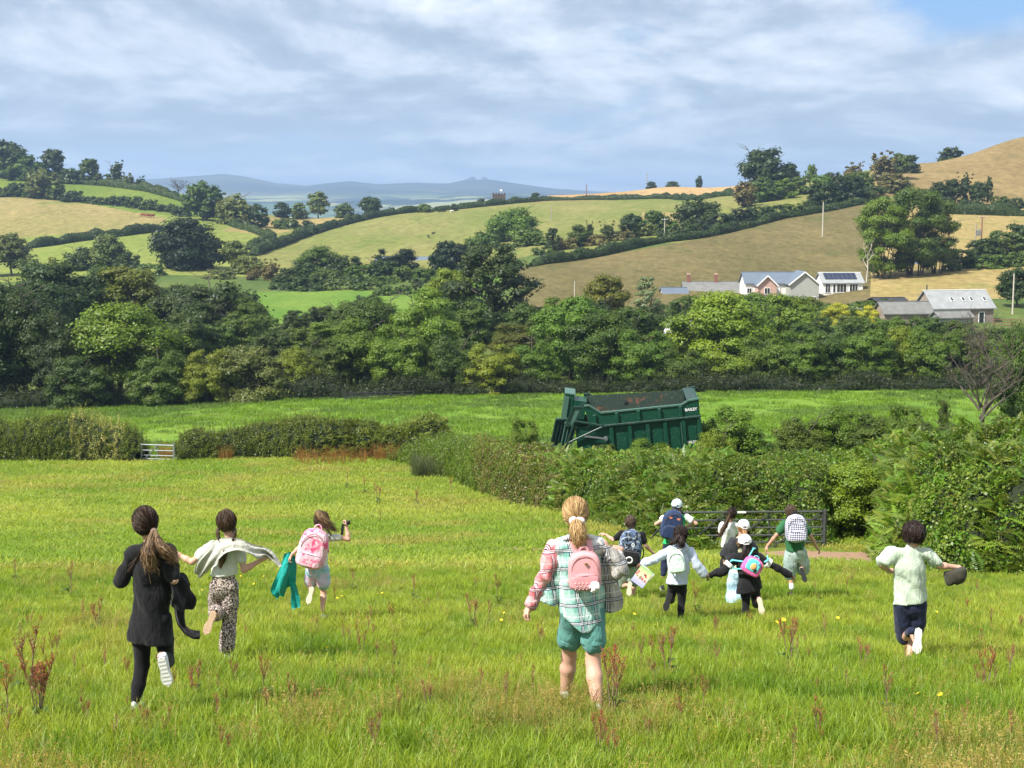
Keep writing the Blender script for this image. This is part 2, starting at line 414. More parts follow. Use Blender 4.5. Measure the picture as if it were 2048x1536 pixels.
GM = {
    'meadow_ground': groundmat('meadow_soil', (.115, .165, .018), (.16, .20, .028), (.20, .20, .055), .12, fine=5, bump=.6),
    'valley_meadow': groundmat('valley_grass', (.090, .185, .018), (.15, .235, .028), (.15, .19, .05), .07, (1, .5, 1), 1.6, dark=(.11, (.05, .10, .02))),
    'back_meadow': groundmat('back_grass', (.085, .17, .02), (.13, .20, .03), None, .07, (1, .5, 1), 1.2),
    'valley_floor': groundmat('rough_grass', (.06, .10, .022), (.11, .14, .035), None, .05, (1, .5, 1), 1.0),
    'pale_pasture': groundmat('pale_pasture_grass', (.140, .162, .036), (.200, .188, .060), (.11, .145, .026), .022, (1, .4, 1), .35, .4, dark=(.02, (.15, .15, .05))),
    'brown_hay_hill': groundmat('brown_hay', (.112, .096, .036), (.152, .122, .050), (.085, .092, .026), .03, (1, .5, 1), .5, .6),  # brown hay, base darkened to carry the cloud shade over this hill
    'golden_slope': groundmat('golden_grass', (.25, .195, .070), (.31, .235, .095), (.19, .18, .055), .04, (1, .5, 1), .6, .5),
    'hilltop_hay_field': groundmat('russet_hay', (.19, .135, .055), (.245, .180, .075), (.15, .12, .048), .02, (1, .35, 1), .4, .6),
    'stubble_field': groundmat('orange_stubble', (.33, .21, .088), (.40, .265, .12), (.28, .20, .09), .03, (1, .3, 1), .5, .3),
    'left_hay_field': groundmat('pale_hay', (.20, .180, .058), (.275, .215, .090), (.14, .17, .035), .018, (1, .4, 1), .4, .4),
    'green_hill_field': groundmat('bright_hill_grass', (.105, .155, .022), (.150, .190, .032), None, .015, (1, .35, 1), .4, .3),
    'light_green_field': groundmat('light_green_grass', (.150, .190, .035), (.195, .215, .050), None, .02, (1, .35, 1), .4, .3),
    'moorland': moormat(),
}
def inpoly(px, py, poly):
    r = np.zeros(px.shape, bool); n = len(poly)
    for i in range(n):
        x1, y1 = poly[i]; x2, y2 = poly[(i + 1) % n]
        if y1 == y2: continue
        c = ((y1 > py) != (y2 > py)) & (px < (x2 - x1) * (py - y1) / (y2 - y1) + x1)
        r ^= c
    return r
def build_ground():
    ys = np.concatenate([np.arange(-30, 100, .7), np.arange(100, 520, 1.6), np.arange(520, 1100, 3.0), np.geomspace(1100, 16000, 230)])
    us = np.linspace(-.78, .78, 620)
    Yg, Ug = np.meshgrid(ys, us, indexing='ij')
    Xg = Ug * np.maximum(Yg, 40.0)
    Zg = H(Xg, Yg)
    ny, nx = Yg.shape
    V = np.stack([Xg, Yg, Zg], -1).reshape(-1, 3)
    i = np.arange((ny - 1) * (nx - 1)); r = i // (nx - 1); c = i % (nx - 1)
    a = r * nx + c; Fq = np.stack([a, a + 1, a + nx + 1, a + nx], 1)
    cen = V[Fq].mean(1); px, py = project(cen[:, 0], np.maximum(cen[:, 1], 1), cen[:, 2]); Y = cen[:, 1]
    names = list(GM); k = {n: q for q, n in enumerate(names)}
    cls = np.full(len(Fq), k['valley_floor'])
    cls[Y < 92] = k['meadow_ground']
    cls[(Y >= 92) & (Y < 158)] = k['valley_meadow']
    cls[(Y >= 250) & (Y < 345) & (px < 1000)] = k['back_meadow']
    cls[(Y >= 400) & (Y < 1300)] = k['pale_pasture']
    cls[(Y >= 400) & (Y < 1300) & (px < 520)] = k['light_green_field']
    cls[(Y > 530) & (Y < 712) & inpoly(px, py, [(-900, 350), (0, 388), (180, 408), (335, 437), (318, 455), (0, 478), (-900, 500)])] = k['left_hay_field']
    cls[(Y >= 660) & (Y < 1300) & (px < 520)] = np.where(inpoly(px, py, [(-900, 350), (0, 388), (180, 408), (335, 437), (318, 455), (0, 478), (-900, 500)]) & (Y < 712), k['left_hay_field'], k['green_hill_field'])[(Y >= 660) & (Y < 1300) & (px < 520)]
    cls[(Y > 500) & (Y < 800) & inpoly(px, py, [(520, 436), (700, 432), (690, 452), (600, 458), (540, 470), (440, 462)])] = k['golden_slope']
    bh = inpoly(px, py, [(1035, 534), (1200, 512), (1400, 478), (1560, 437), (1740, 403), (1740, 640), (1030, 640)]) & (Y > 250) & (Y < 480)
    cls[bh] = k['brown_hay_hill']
    cls[(px > 1330) & (Y > 395) & (Y < 760) & ~bh] = k['pale_pasture']
    cls[(px > 1690) & (Y > 268) & (Y < 480) & ~bh] = k['golden_slope']
    cls[(px > 1740) & (Y > 492) & (Y < 1300)] = k['hilltop_hay_field']
    cls[(px > 1040) & (px < 1760) & (Y >= 728) & (Y < 1300)] = k['stubble_field']
    cls[(px > 1280) & (px < 1420) & (Y > 440) & (Y < 640) & (py > 425) & (py < 462)] = k['golden_slope']
    cls[Y >= 1300] = k['moorland']
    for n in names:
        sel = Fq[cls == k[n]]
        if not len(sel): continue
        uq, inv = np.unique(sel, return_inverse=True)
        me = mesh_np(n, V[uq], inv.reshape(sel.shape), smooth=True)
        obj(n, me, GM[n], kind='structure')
build_ground()
# two granite outcrops on the moor's skyline
def tor(px, py, w, h, seed, label):
    p = P3(px, py + 3, 9500); s = 9500 / F; rnd = random.Random(seed)
    r = empty('granite_tor', (p.x, p.y, p.z), label, 'rock outcrop')
    for k in range(9):
        m = MB(); q = Vector((rnd.uniform(-.45, .45) * w * s, rnd.uniform(-20, 20), 0))
        hh = h * s * (1.15 - abs(q.x) / (w * s) * 1.2) * rnd.uniform(.8, 1.1); z = -10
        while z < hh:
            t = rnd.uniform(6, 11); m.box((q.x + rnd.uniform(-2, 2), q.y, z + t / 2), (rnd.uniform(14, 24), 22, t), Matrix.Rotation(rnd.uniform(-.2, .2), 3, 'Z'), 2); z += t * .97
        m.build('rock', M_ROCK, r)
M_ROCK = simple('granite', (.16, .15, .14), .9, .2, .05)
tor(944, 361, 22, 8, 1, 'broad grey granite tor on the blue moorland skyline')
tor(969, 361, 13, 7, 2, 'small pointed granite tor just beside the broad tor on the skyline')
# the air: pale haze that turns the moor blue
def haze():
    m, nt, out = newmat('pale_haze')
    v = nd(nt, 'ShaderNodeVolumePrincipled'); v.inputs['Color'].default_value = (.47, .68, 1.0, 1)
    v.inputs['Density'].default_value = HAZE_D; v.inputs['Anisotropy'].default_value = 0.15
    nt.links.new(v.outputs[0], out.inputs['Volume'])
    b = MB(); b.box((0, 7950, 120), (26600, 16100, 640))
    o = b.build('haze', m, kind='stuff')
HAZE_D = 1.4e-4
haze()
# ------------------------------------------------------------------ leaf, twig and crown meshes
def rhombs(P, N, s, asp=.55, rng=None, fold=.0):
    """leaf quads: centres P, normals N, lengths s"""
    n = len(P); N = N / (np.linalg.norm(N, axis=1, keepdims=True) + 1e-9)
    R = rng.normal(size=(n, 3)); T = np.cross(N, R); T /= (np.linalg.norm(T, axis=1, keepdims=True) + 1e-9)
    B = np.cross(N, T); s = np.asarray(s).reshape(-1, 1) if np.ndim(s) else s
    V = np.stack([P - T * s * .5, P - B * s * asp * .5 + N * s * fold, P + T * s * .5, P + B * s * asp * .5 + N * s * fold], 1)
    return V.reshape(-1, 3), np.arange(4 * n).reshape(n, 4)
_ico = None
def ico():
    global _ico
    if _ico is None:
        import bmesh
        bm = bmesh.new(); bmesh.ops.create_icosphere(bm, subdivisions=2, radius=1)
        _ico = (np.array([v.co[:] for v in bm.verts]), np.array([[v.index for v in f.verts] for f in bm.faces])); bm.free()
    return _ico
def sphdirs(n, rng):
    d = rng.normal(size=(n, 3)); return d / np.linalg.norm(d, axis=1, keepdims=True)

def crown_mesh(name, seed, kind, nleaf, leaf):
    """unit crown: x, y in -.5..+.5, z 0..1 (ground to tip)"""
    rng = np.random.default_rng(seed); C = []; R = []
    def put(c, r): C.append(c); R.append(r)
    if kind in ('oak', 'round', 'dome', 'tall', 'loose'):
        z0, rz, rx, n, rr = {'oak': (.56, .36, .37, 46, (.09, .15)), 'round': (.55, .40, .39, 50, (.08, .14)), 'dome': (.42, .46, .38, 52, (.08, .14)),
                         'tall': (.55, .42, .33, 44, (.09, .15)), 'loose': (.55, .40, .38, 34, (.07, .12))}[kind]
        d = sphdirs(n, rng)
        for q in d:
            k = rng.uniform(.62, 1.0) ** .7 if kind != 'loose' else rng.uniform(.45, 1.05)
            w = 1 - .25 * max(0, q[2]) if kind != 'dome' else 1
            put(np.array([q[0] * rx * k * w, q[1] * rx * k * w, z0 + q[2] * rz * k]), rng.uniform(*rr))
        for q in range(10): put(np.array([rng.uniform(-.16, .16), rng.uniform(-.16, .16), z0 + rng.uniform(-.2, .2)]), .15)
    elif kind == 'bush':            # hedge tree, foliage to the ground
        for q in range(92):
            a = rng.uniform(0, 2 * math.pi); h = rng.uniform(.05, .88)
            rad = .40 * math.sqrt(max(.05, 1 - ((h - .35) / .62) ** 2)) * rng.uniform(.65, 1.02)
            put(np.array([math.cos(a) * rad, math.sin(a) * rad, h]), rng.uniform(.058, .118))
        for q in range(8): put(np.array([rng.uniform(-.15, .15), rng.uniform(-.15, .15), rng.uniform(.2, .7)]), .17)
    elif kind == 'pine':
        for q in range(95):
            h = rng.uniform(.12, .95); rad = (.46 * (1 - (h - .08) ** 2.6) + .02) * rng.uniform(.45, 1.02); a = rng.uniform(0, 2 * math.pi)
            put(np.array([math.cos(a) * rad, math.sin(a) * rad, h]), rng.uniform(.05, .10))
        for q in range(8): put(np.array([rng.uniform(-.05, .05), rng.uniform(-.05, .05), .25 + .08 * q]), .12 - .008 * q)
    elif kind == 'cedar':
        for q in range(44):
            h = rng.uniform(.12, .95); rad = (.46 * (1 - h * .85)) * rng.uniform(.3, 1.02); a = rng.uniform(0, 2 * math.pi)
            put(np.array([math.cos(a) * rad, math.sin(a) * rad, h]), rng.uniform(.04, .08))
    elif kind == 'beech':
        for q in range(60):
            a = rng.uniform(0, 2 * math.pi); h = rng.uniform(.10, .93)
            rad = .42 * math.sqrt(max(.03, 1 - ((h - .52) / .48) ** 2)) * rng.uniform(.55, 1.02)
            put(np.array([math.cos(a) * rad, math.sin(a) * rad, h]), rng.uniform(.07, .12))
    elif kind == 'ivy':             # ragged column with spikes
        for q in range(26):
            h = rng.uniform(.08, .8); rad = rng.uniform(0, .33) * (1.05 - h * .7); a = rng.uniform(0, 2 * math.pi)
            put(np.array([math.cos(a) * rad, math.sin(a) * rad, h]), rng.uniform(.07, .12))
        for q in range(9):
            x, y = rng.uniform(-.34, .34, 2); top = rng.uniform(.7, .98)
            for t in np.linspace(.45, top, 5): put(np.array([x * t, y * t, t]), .035)
    C = np.array(C); R = np.array(R)
    wgt = R ** 2; wgt /= wgt.sum()
    ci = rng.choice(len(C), nleaf, p=wgt); d = sphdirs(nleaf, rng)
    flat = np.array([1, 1, .72]) if kind not in ('cedar', 'beech') else np.array([1.15, 1.15, .62])
    up = rng.random(nleaf) < .5
    d[up, 2] = np.abs(d[up, 2])
    rad = R[ci] * (.64 + .54 * rng.random(nleaf))
    # lumps on each clump, so its outline is broken
    rad *= 1 + .22 * np.sin(d[:, 0] * 9 + ci) * np.sin(d[:, 1] * 8 + ci * 2.1) * np.sin(d[:, 2] * 7 + ci)
    Pp = C[ci] + d * rad[:, None] * flat
    out = Pp - np.array([0, 0, .45]); out /= np.linalg.norm(out, axis=1, keepdims=True)
    N = d * .8 + out * .35 + np.array([0, 0, .35]) + rng.normal(size=(nleaf, 3)) * .45
    V, Fq = rhombs(Pp, N, leaf * rng.uniform(.6, 1.3, nleaf), .62, rng)
    V[:, 2] = np.maximum(V[:, 2], .0)
    cl = rng.random(len(C))
    rnd = np.clip(.5 + (cl[ci] - .5) * .55 + rng.normal(size=nleaf) * .17, 0, 1)
    iv, if_ = ico(); VV = [V]; n0 = len(V); FF = [np.column_stack([Fq[:, 0], Fq[:, 1], Fq[:, 2]]), np.column_stack([Fq[:, 0], Fq[:, 2], Fq[:, 3]])]; rr2 = [rnd, rnd]
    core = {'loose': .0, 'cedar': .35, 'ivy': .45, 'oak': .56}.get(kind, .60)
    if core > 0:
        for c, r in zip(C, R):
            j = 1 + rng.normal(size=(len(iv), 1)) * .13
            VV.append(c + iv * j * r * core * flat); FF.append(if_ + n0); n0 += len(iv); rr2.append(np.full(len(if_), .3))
    V = np.concatenate(VV); V[:, 2] = np.maximum(V[:, 2], 0)
    return mesh_np(name, V, np.concatenate(FF), attrs={'rnd': ('FACE', 'FLOAT', np.concatenate(rr2))})

def trunk_mesh(name, seed, kind):
    rng = random.Random(seed); m = MB()
    def limb(p, d, L, r, dep):
        pts = [p]; rad = [r]; n = 4
        for i in range(n):
            d = (d + Vector((rng.uniform(-1, 1), rng.uniform(-1, 1), rng.uniform(-.3, .5))) * .22).normalized()
            p = p + d * L / n; pts.append(p); rad.append(r * (1 - .6 * (i + 1) / n))
        m.tube(pts, rad, 6 if dep < 2 else 4, cap=False)
        if dep < (3 if kind == 'dead' else 2):
            for i in range(4 if kind != 'dead' else 6):
                q = pts[rng.randint(2, n)]
                a = rng.uniform(0, 6.28); e = rng.uniform(.2, .9)
                limb(q, Vector((math.cos(a), math.sin(a), e)).normalized(), L * rng.uniform(.45, .7), r * .38, dep + 1)
    if kind == 'multi':
        for q in range(9):
            a = rng.uniform(0, 6.28); rr = rng.uniform(0, .2)
            limb(Vector((math.cos(a) * rr, math.sin(a) * rr, -.02)), Vector((math.cos(a) * .25, math.sin(a) * .25, 1)).normalized(), .6, .014, 1)
    elif kind == 'dead':
        limb(Vector((0, 0, -.02)), Vector((0, 0, 1)), .6, .032, 0)
        for q in range(7): a = rng.uniform(0, 6.28); limb(Vector((0, 0, rng.uniform(.15, .5))), Vector((math.cos(a), math.sin(a), .7)).normalized(), .42, .014, 1)
    else:
        limb(Vector((0, 0, -.03)), Vector((0, 0, 1)), .62, .034 if kind != 'pine' else .028, 0)
    me = bpy.data.meshes.new(name); me.from_pydata([tuple(v) for v in m.v], [], m.f); me.update()
    me.polygons.foreach_set('use_smooth', np.ones(len(me.polygons), bool)); me.materials.append(M_PALEBARK if kind == 'palemulti' else M_BARK)
    return me
CROWN = {}
def get_crown(kind, lod, var):
    key = (kind, lod, var)
    if key not in CROWN:
        n, l = {0: (26000, .0245), 1: (11000, .036), 2: (3600, .062), 3: (1500, .095)}[lod]
        if kind == 'bush' and lod == 0: n, l = 26000, .0240
        if kind == 'pine': n, l = int(n * 1.1), l * .8
        if kind == 'cedar': l *= .8
        if kind == 'loose': n = int(n * .6)
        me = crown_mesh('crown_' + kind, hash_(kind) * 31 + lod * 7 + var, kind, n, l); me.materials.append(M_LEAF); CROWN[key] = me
    return CROWN[key]
def hash_(s): return sum((i + 3) * ord(c) for i, c in enumerate(s)) % 9973
TRUNK = {}
def get_trunk(kind, var):
    k = {'beech': 'multi', 'pine': 'pine', 'dead': 'dead'}.get(kind, 'tree')
    if (k, var) not in TRUNK: TRUNK[(k, var)] = trunk_mesh('trunk_' + k, 40 + var + hash_(k), k)
    return TRUNK[(k, var)]
GREENS = {
    'dark': (0.034, 0.058, 0.011), 'mid': (0.065, 0.105, 0.014), 'bright': (0.134, 0.193, 0.016), 'yellow': (0.168, 0.204, 0.020), 'grey': (0.103, 0.129, 0.038),
    'blue': (0.202, 0.258, 0.190), 'olive': (0.092, 0.112, 0.014), 'gold': (0.146, 0.140, 0.015), 'brown': (0.129, 0.112, 0.048), 'deep': (0.016, 0.031, 0.009),
    'lemon': (0.336, 0.370, 0.040), 'fresh': (0.096, 0.161, 0.017), 'maple': (0.134, 0.213, 0.024), 'far': (0.047, 0.074, 0.015),
}
_tn = [0]
def tree(px, top, w, Y, kind, col, label, group=None, name=None, sink=0.0, base=None, cat='tree'):
    """a tree whose tip shows at (px, top) and whose crown is w photo-pixels wide, standing at depth Y"""
    _tn[0] += 1; rng = random.Random(_tn[0] * 77 + int(px))
    a, b = ray(px, top); x = a * Y; z0 = Hs(x, Y) if base is None else base
    h = b * Y - z0 + sink; wid = w * Y / F * (1.2 if Y < 300 else 1.14)
    need = wid * (.86 if kind != 'ivy' else 1.0)
    if h < need and kind != 'dead': sink += need - h; h = need
    lod = 0 if Y < 190 or kind == 'beech' else 1 if Y < 300 else 2 if Y < 520 else 3
    if lod > 1 and w > 100: lod -= 1
    var = rng.randint(0, 2 if lod else 2)
    r = empty(name or {'bush': 'hedge_tree', 'pine': 'pine_tree', 'cedar': 'cedar_tree', 'beech': 'beech_tree', 'oak': 'oak_tree', 'dead': 'dead_tree'}.get(kind, 'tree'),
              (x, Y, z0 - sink), label, cat, group, rng.uniform(0, 6.28))
    if kind != 'dead':
        c = obj('crown', get_crown(kind, lod, var), M_LEAF, r)
        g = GREENS[col]; j = rng.uniform(.85, 1.18); c.color = (g[0] * j * rng.uniform(.9, 1.12), g[1] * j, g[2] * j, 1); c.scale = (wid, wid, h)
    t = obj('trunk', get_trunk(kind, var), M_BARK, r); s = max(wid, h * .5) if kind != 'dead' else wid * 1.1; t.scale = (s * .8, s * .8, h)
    return r
def bush(*a, **k): k.setdefault('name', 'bush'); k.setdefault('cat', 'bush'); return tree(*a, **k)

# ------------------------------------------------------------------ scatters of stuff (grass, leaves)
def lib(name, V, Fq, rnd, mat):
    me = mesh_np(name, V, Fq, attrs={'rnd': ('FACE', 'FLOAT', rnd)}); me.materials.append(mat)
    o = bpy.data.objects.new(name, me); STORE.objects.link(o); return o
def scatter(name, P, rot, scl, vi, tint, variants, parent=None, kind='stuff'):
    me = bpy.data.meshes.new(name); n = len(P)
    me.vertices.add(n); me.vertices.foreach_set('co', np.asarray(P, np.float32).ravel())
    for an, typ, data in (('rot', 'FLOAT_VECTOR', rot), ('scl', 'FLOAT_VECTOR', scl), ('vi', 'INT', vi), ('tint', 'FLOAT_VECTOR', tint)):
        at = me.attributes.new(an, typ, 'POINT')
        at.data.foreach_set('value' if typ == 'INT' else 'vector', np.asarray(data).astype(np.int32 if typ == 'INT' else np.float32).ravel())
    o = bpy.data.objects.new(name, me); COL.objects.link(o)
    if kind: o['kind'] = kind
    if parent: o.parent = parent
    ng = bpy.data.node_groups.new('scatter_' + name, 'GeometryNodeTree')
    ng.interface.new_socket('Geometry', in_out='INPUT', socket_type='NodeSocketGeometry')
    ng.interface.new_socket('Geometry', in_out='OUTPUT', socket_type='NodeSocketGeometry')
    gi = ng.nodes.new('NodeGroupInput'); go = ng.nodes.new('NodeGroupOutput')
    join = ng.nodes.new('GeometryNodeJoinGeometry')
    for v in variants[::-1]:
        oi = ng.nodes.new('GeometryNodeObjectInfo'); oi.inputs[0].default_value = v
        g2 = ng.nodes.new('GeometryNodeGeometryToInstance'); ng.links.new(oi.outputs['Geometry'], g2.inputs[0]); ng.links.new(g2.outputs[0], join.inputs[0])
    iop = ng.nodes.new('GeometryNodeInstanceOnPoints')
    ng.links.new(gi.outputs[0], iop.inputs['Points']); ng.links.new(join.outputs[0], iop.inputs['Instance'])
    iop.inputs['Pick Instance'].default_value = True
    def att(nm, typ):
        a = ng.nodes.new('GeometryNodeInputNamedAttribute'); a.data_type = typ; a.inputs[0].default_value = nm; return a.outputs[0]
    ng.links.new(att('vi', 'INT'), iop.inputs['Instance Index'])
    ng.links.new(att('rot', 'FLOAT_VECTOR'), iop.inputs['Rotation']); ng.links.new(att('scl', 'FLOAT_VECTOR'), iop.inputs['Scale'])
    ng.links.new(iop.outputs[0], go.inputs[0])
    md = o.modifiers.new('scatter', 'NODES'); md.node_group = ng
    return o
def blades(seed, n, h, spread, w, lean=.5, curl=.5):
    """grass tuft: n bent blades of two quads and a tip"""
    rng = np.random.default_rng(seed); V = []; Fq = []; rn = []
    for i in range(n):
        a = rng.uniform(0, 2 * math.pi); rr = spread * math.sqrt(rng.random()); x, y = math.cos(a) * rr, math.sin(a) * rr
        b = rng.uniform(0, 2 * math.pi); L = h * rng.uniform(.45, 1.1); ln = lean * rng.uniform(.1, 1); cu = curl * rng.uniform(.2, 1.2)
        dx, dy = math.cos(b), math.sin(b); ww = w * rng.uniform(.6, 1.3); k = len(V)
        sx, sy = -dy * ww / 2, dx * ww / 2; tw = rng.uniform(-.6, .6); sx, sy = sx * math.cos(tw) - sy * math.sin(tw), sx * math.sin(tw) + sy * math.cos(tw)
        for t, wk in ((0, .8), (.38, 1.0), (.72, .75)):
            o = ln * t + cu * t * t; px_, py_, pz = x + dx * o * L, y + dy * o * L, L * t * (1 - .22 * cu * t)
            V += [(px_ - sx * wk, py_ - sy * wk, pz), (px_ + sx * wk, py_ + sy * wk, pz)]
        o = ln + cu; V.append((x + dx * o * L, y + dy * o * L, L * (1 - .30 * cu)))
        Fq += [(k, k + 1, k + 3), (k, k + 3, k + 2), (k + 2, k + 3, k + 5), (k + 2, k + 5, k + 4), (k + 4, k + 5, k + 6)]
        r = rng.random(); rn += [r] * 5
    return np.array(V), np.array(Fq), np.array(rn)
# ------------------------------------------------------------------ trees
ORD = 'first second third fourth fifth sixth seventh eighth ninth tenth eleventh twelfth thirteenth fourteenth fifteenth sixteenth seventeenth eighteenth nineteenth twentieth'.split()
ADJ = {'dark': 'dark green', 'mid': 'mid green', 'bright': 'bright green', 'yellow': 'yellow green', 'grey': 'grey green', 'olive': 'olive green', 'deep': 'very dark green',
       'brown': 'brownish', 'fresh': 'fresh green', 'far': 'dull green', 'gold': 'golden green', 'blue': 'silver blue', 'maple': 'light green', 'lemon': 'yellow'}
def row(where, items, group, what='tree', **kw):
    items = sorted(items)
    for i, (px, top, w, Y, kind, col) in enumerate(items):
        f = bush if what == 'bush' else tree
        o = ORD[i] if i < 20 else 'last'
        lab = f'{ADJ[col]} {what}, {o} from left {where}'
        if len(lab.split()) > 16: print('LONG', lab)
        f(px, top, w, Y, kind, col, lab, group, **kw)
# ridge on the left
row('along the left ridge top', [(8, 272, 84, 800, 'oak', 'far'), (42, 297, 92, 800, 'round', 'mid'), (106, 297, 62, 805, 'round', 'dark'), (74, 330, 70, 800, 'round', 'mid'), (140, 336, 60, 800, 'round', 'far'),
     (179, 316, 50, 800, 'round', 'mid'), (-60, 270, 90, 800, 'oak', 'far'), (205, 344, 46, 795, 'bush', 'far')], 'trees along the left ridge')
row('down the left ridge slope', [(231, 320, 48, 790, 'ivy', 'far'), (256, 343, 46, 785, 'ivy', 'grey'), (278, 350, 40, 780, 'ivy', 'far'), (310, 366, 44, 770, 'bush', 'grey'), (332, 378, 34, 765, 'bush', 'far')],
    'ivy clad trees on the left ridge')
tree(355, 352, 40, 760, 'dead', 'brown', 'bare dead tree standing against the blue moor beside the left ridge', cat='dead tree')
row('in the hedge below the green hill strip', [(5, 372, 46, 712, 'bush', 'far'), (32, 362, 44, 712, 'bush', 'far'), (86, 336, 84, 710, 'round', 'grey'), (62, 372, 40, 708, 'bush', 'mid'), (112, 372, 44, 705, 'bush', 'far'), (148, 378, 52, 700, 'bush', 'dark'), (180, 390, 44, 695, 'bush', 'dark'),
     (205, 392, 40, 690, 'bush', 'far'), (236, 388, 56, 690, 'bush', 'dark'), (270, 390, 46, 685, 'bush', 'far'), (300, 396, 46, 680, 'bush', 'mid'), (330, 405, 52, 675, 'bush', 'far'), (360, 408, 52, 665, 'bush', 'far'), (-40, 370, 60, 710, 'bush', 'far')], 'hedge trees below the green hill strip', 'hedge tree')
tree(405, 360, 88, 650, 'round', 'mid', 'large rounded tree at the lower end of the green hill strip', name='round_tree')
tree(465, 386, 84, 640, 'round', 'grey', 'grey green domed tree right of the large rounded tree by the hill strip')
tree(515, 404, 50, 640, 'dome', 'dark', 'dark low domed tree beside the grey green domed tree')
row('on the skyline hedge before the tower', [(564, 401, 40, 745, 'dome', 'dark'), (600, 400, 42, 745, 'dome', 'mid'), (636, 383, 50, 745, 'round', 'grey'), (687, 404, 44, 735, 'round', 'mid'), (740, 390, 52, 715, 'oak', 'dark'),
     (783, 411, 28, 705, 'dome', 'dark'), (846, 401, 50, 700, 'dome', 'mid'), (884, 412, 18, 698, 'dome', 'far'), (909, 405, 16, 698, 'dome', 'dark')], 'trees on the skyline hedge')
row('in the small golden field', [(568, 428, 84, 640, 'dome', 'mid'), (618, 436, 80, 635, 'dome', 'dark'), (600, 448, 70, 620, 'dome', 'mid')], 'bushes in the golden field', 'bush')
oak = tree(367, 430, 164, 425, 'oak', 'deep', 'huge very dark round oak standing alone in the light green field', name='oak_tree', sink=1)
row('on the slope below the hay field', [(20, 464, 84, 425, 'tall', 'grey'), (60, 505, 70, 415, 'loose', 'grey'), (212, 466, 88, 430, 'tall', 'grey'), (160, 488, 84, 430, 'dome', 'far'), (258, 498, 60, 425, 'dome', 'far'), (470, 478, 62, 425, 'tall', 'grey'), (495, 505, 70, 415, 'bush', 'grey'),
     (110, 508, 60, 300, 'loose', 'olive'), (-40, 470, 90, 425, 'oak', 'grey'), (300, 520, 70, 400, 'bush', 'mid'), (440, 530, 80, 390, 'bush', 'grey')], 'trees on the slope below the hay field')
row('in the dull thicket beneath the middle hill', [(540, 515, 60, 385, 'ivy', 'brown'), (505, 530, 50, 385, 'ivy', 'brown'), (575, 530, 56, 380, 'bush', 'far'), (560, 548, 40, 375, 'bush', 'dark')], 'thicket trees beneath the middle hill')
row('above the small green meadow', [(640, 487, 104, 400, 'round', 'mid'), (608, 520, 70, 385, 'bush', 'dark'), (690, 505, 84, 392, 'bush', 'dark'), (655, 530, 90, 375, 'bush', 'mid'), (720, 520, 80, 382, 'bush', 'mid'), (765, 515, 80, 385, 'bush', 'dark'), (790, 487, 110, 395, 'bush', 'deep'), (820, 525, 80, 380, 'bush', 'mid'), (850, 530, 60, 375, 'bush', 'mid'), (700, 545, 80, 368, 'bush', 'dark'), (760, 545, 80, 370, 'bush', 'mid')], 'trees of the wood above the small meadow')
tree(903, 478, 96, 400, 'round', 'deep', 'very dark dense tree between the barn roof and the pine', name='tree')
tree(1025, 412, 122, 470, 'round', 'fresh', 'big domed green tree in the pale pasture behind the pine', sink=1)
tree(1055, 455, 90, 440, 'round', 'mid', 'shorter domed tree at the right shoulder of the big domed tree')
tree(965, 455, 80, 450, 'dome', 'mid', 'low domed tree at the left shoulder of the big domed tree')
row('in the belt above the brown hill', [(1085, 490, 60, 400, 'bush', 'mid'), (1105, 455, 34, 410, 'pine', 'dark'), (1130, 470, 60, 415, 'bush', 'brown'), (1160, 448, 52, 420, 'round', 'mid'), (1190, 462, 60, 420, 'bush', 'brown'), (1180, 440, 24, 425, 'ivy', 'far'), (1215, 440, 50, 430, 'ivy', 'grey'), (1245, 455, 60, 430, 'bush', 'brown'),
     (1262, 425, 56, 440, 'round', 'dark'), (1290, 440, 60, 440, 'bush', 'grey'), (1310, 418, 60, 450, 'round', 'mid'), (1335, 435, 60, 450, 'bush', 'mid'), (1120, 500, 70, 395, 'bush', 'dark'), (1170, 492, 80, 400, 'bush', 'dark'), (1230, 482, 80, 405, 'bush', 'dark'), (1290, 470, 80, 412, 'bush', 'dark'), (1340, 455, 70, 420, 'bush', 'dark')],
    'trees of the belt above the brown hill')
tree(1393, 384, 98, 470, 'oak', 'dark', 'dark tree standing tallest at the top end of the tree belt', name='oak_tree')
row('along the top of the brown hill', [(1375, 442, 60, 425, 'bush', 'dark'), (1410, 432, 60, 432, 'bush', 'deep'), (1445, 420, 66, 438, 'bush', 'dark'), (1480, 412, 60, 445, 'bush', 'deep'), (1515, 408, 56, 448, 'bush', 'dark'), (1550, 405, 56, 452, 'bush', 'dark'), (1590, 402, 56, 456, 'bush', 'mid'), (1618, 398, 46, 460, 'bush', 'dark')],
    'hedge trees along the top of the brown hill', 'hedge tree')
row('in the brown hill thicket', [(1648, 356, 76, 480, 'bush', 'dark'), (1694, 345, 84, 482, 'bush', 'deep'), (1742, 362, 76, 482, 'bush', 'dark'), (1722, 338, 60, 505, 'bush', 'mid'), (1785, 340, 60, 505, 'bush', 'brown'), (1812, 352, 50, 505, 'ivy', 'grey')], 'dark thicket trees', 'tree')
tree(1532, 288, 116, 565, 'oak', 'dark', 'large open crowned oak on the skyline above the orange field', name='oak_tree', sink=2)
tree(1578, 325, 44, 570, 'round', 'dark', 'small dark tree touching the right side of the skyline oak')
row('of the low trees under the skyline oak', [(1492, 362, 60, 520, 'tall', 'brown'), (1530, 350, 70, 540, 'dome', 'mid'), (1568, 352, 60, 545, 'dome', 'fresh'), (1605, 345, 56, 560, 'dome', 'mid'), (1640, 342, 56, 560, 'dome', 'fresh'), (1668, 338, 50, 570, 'dome', 'far')], 'low trees under the skyline oak')
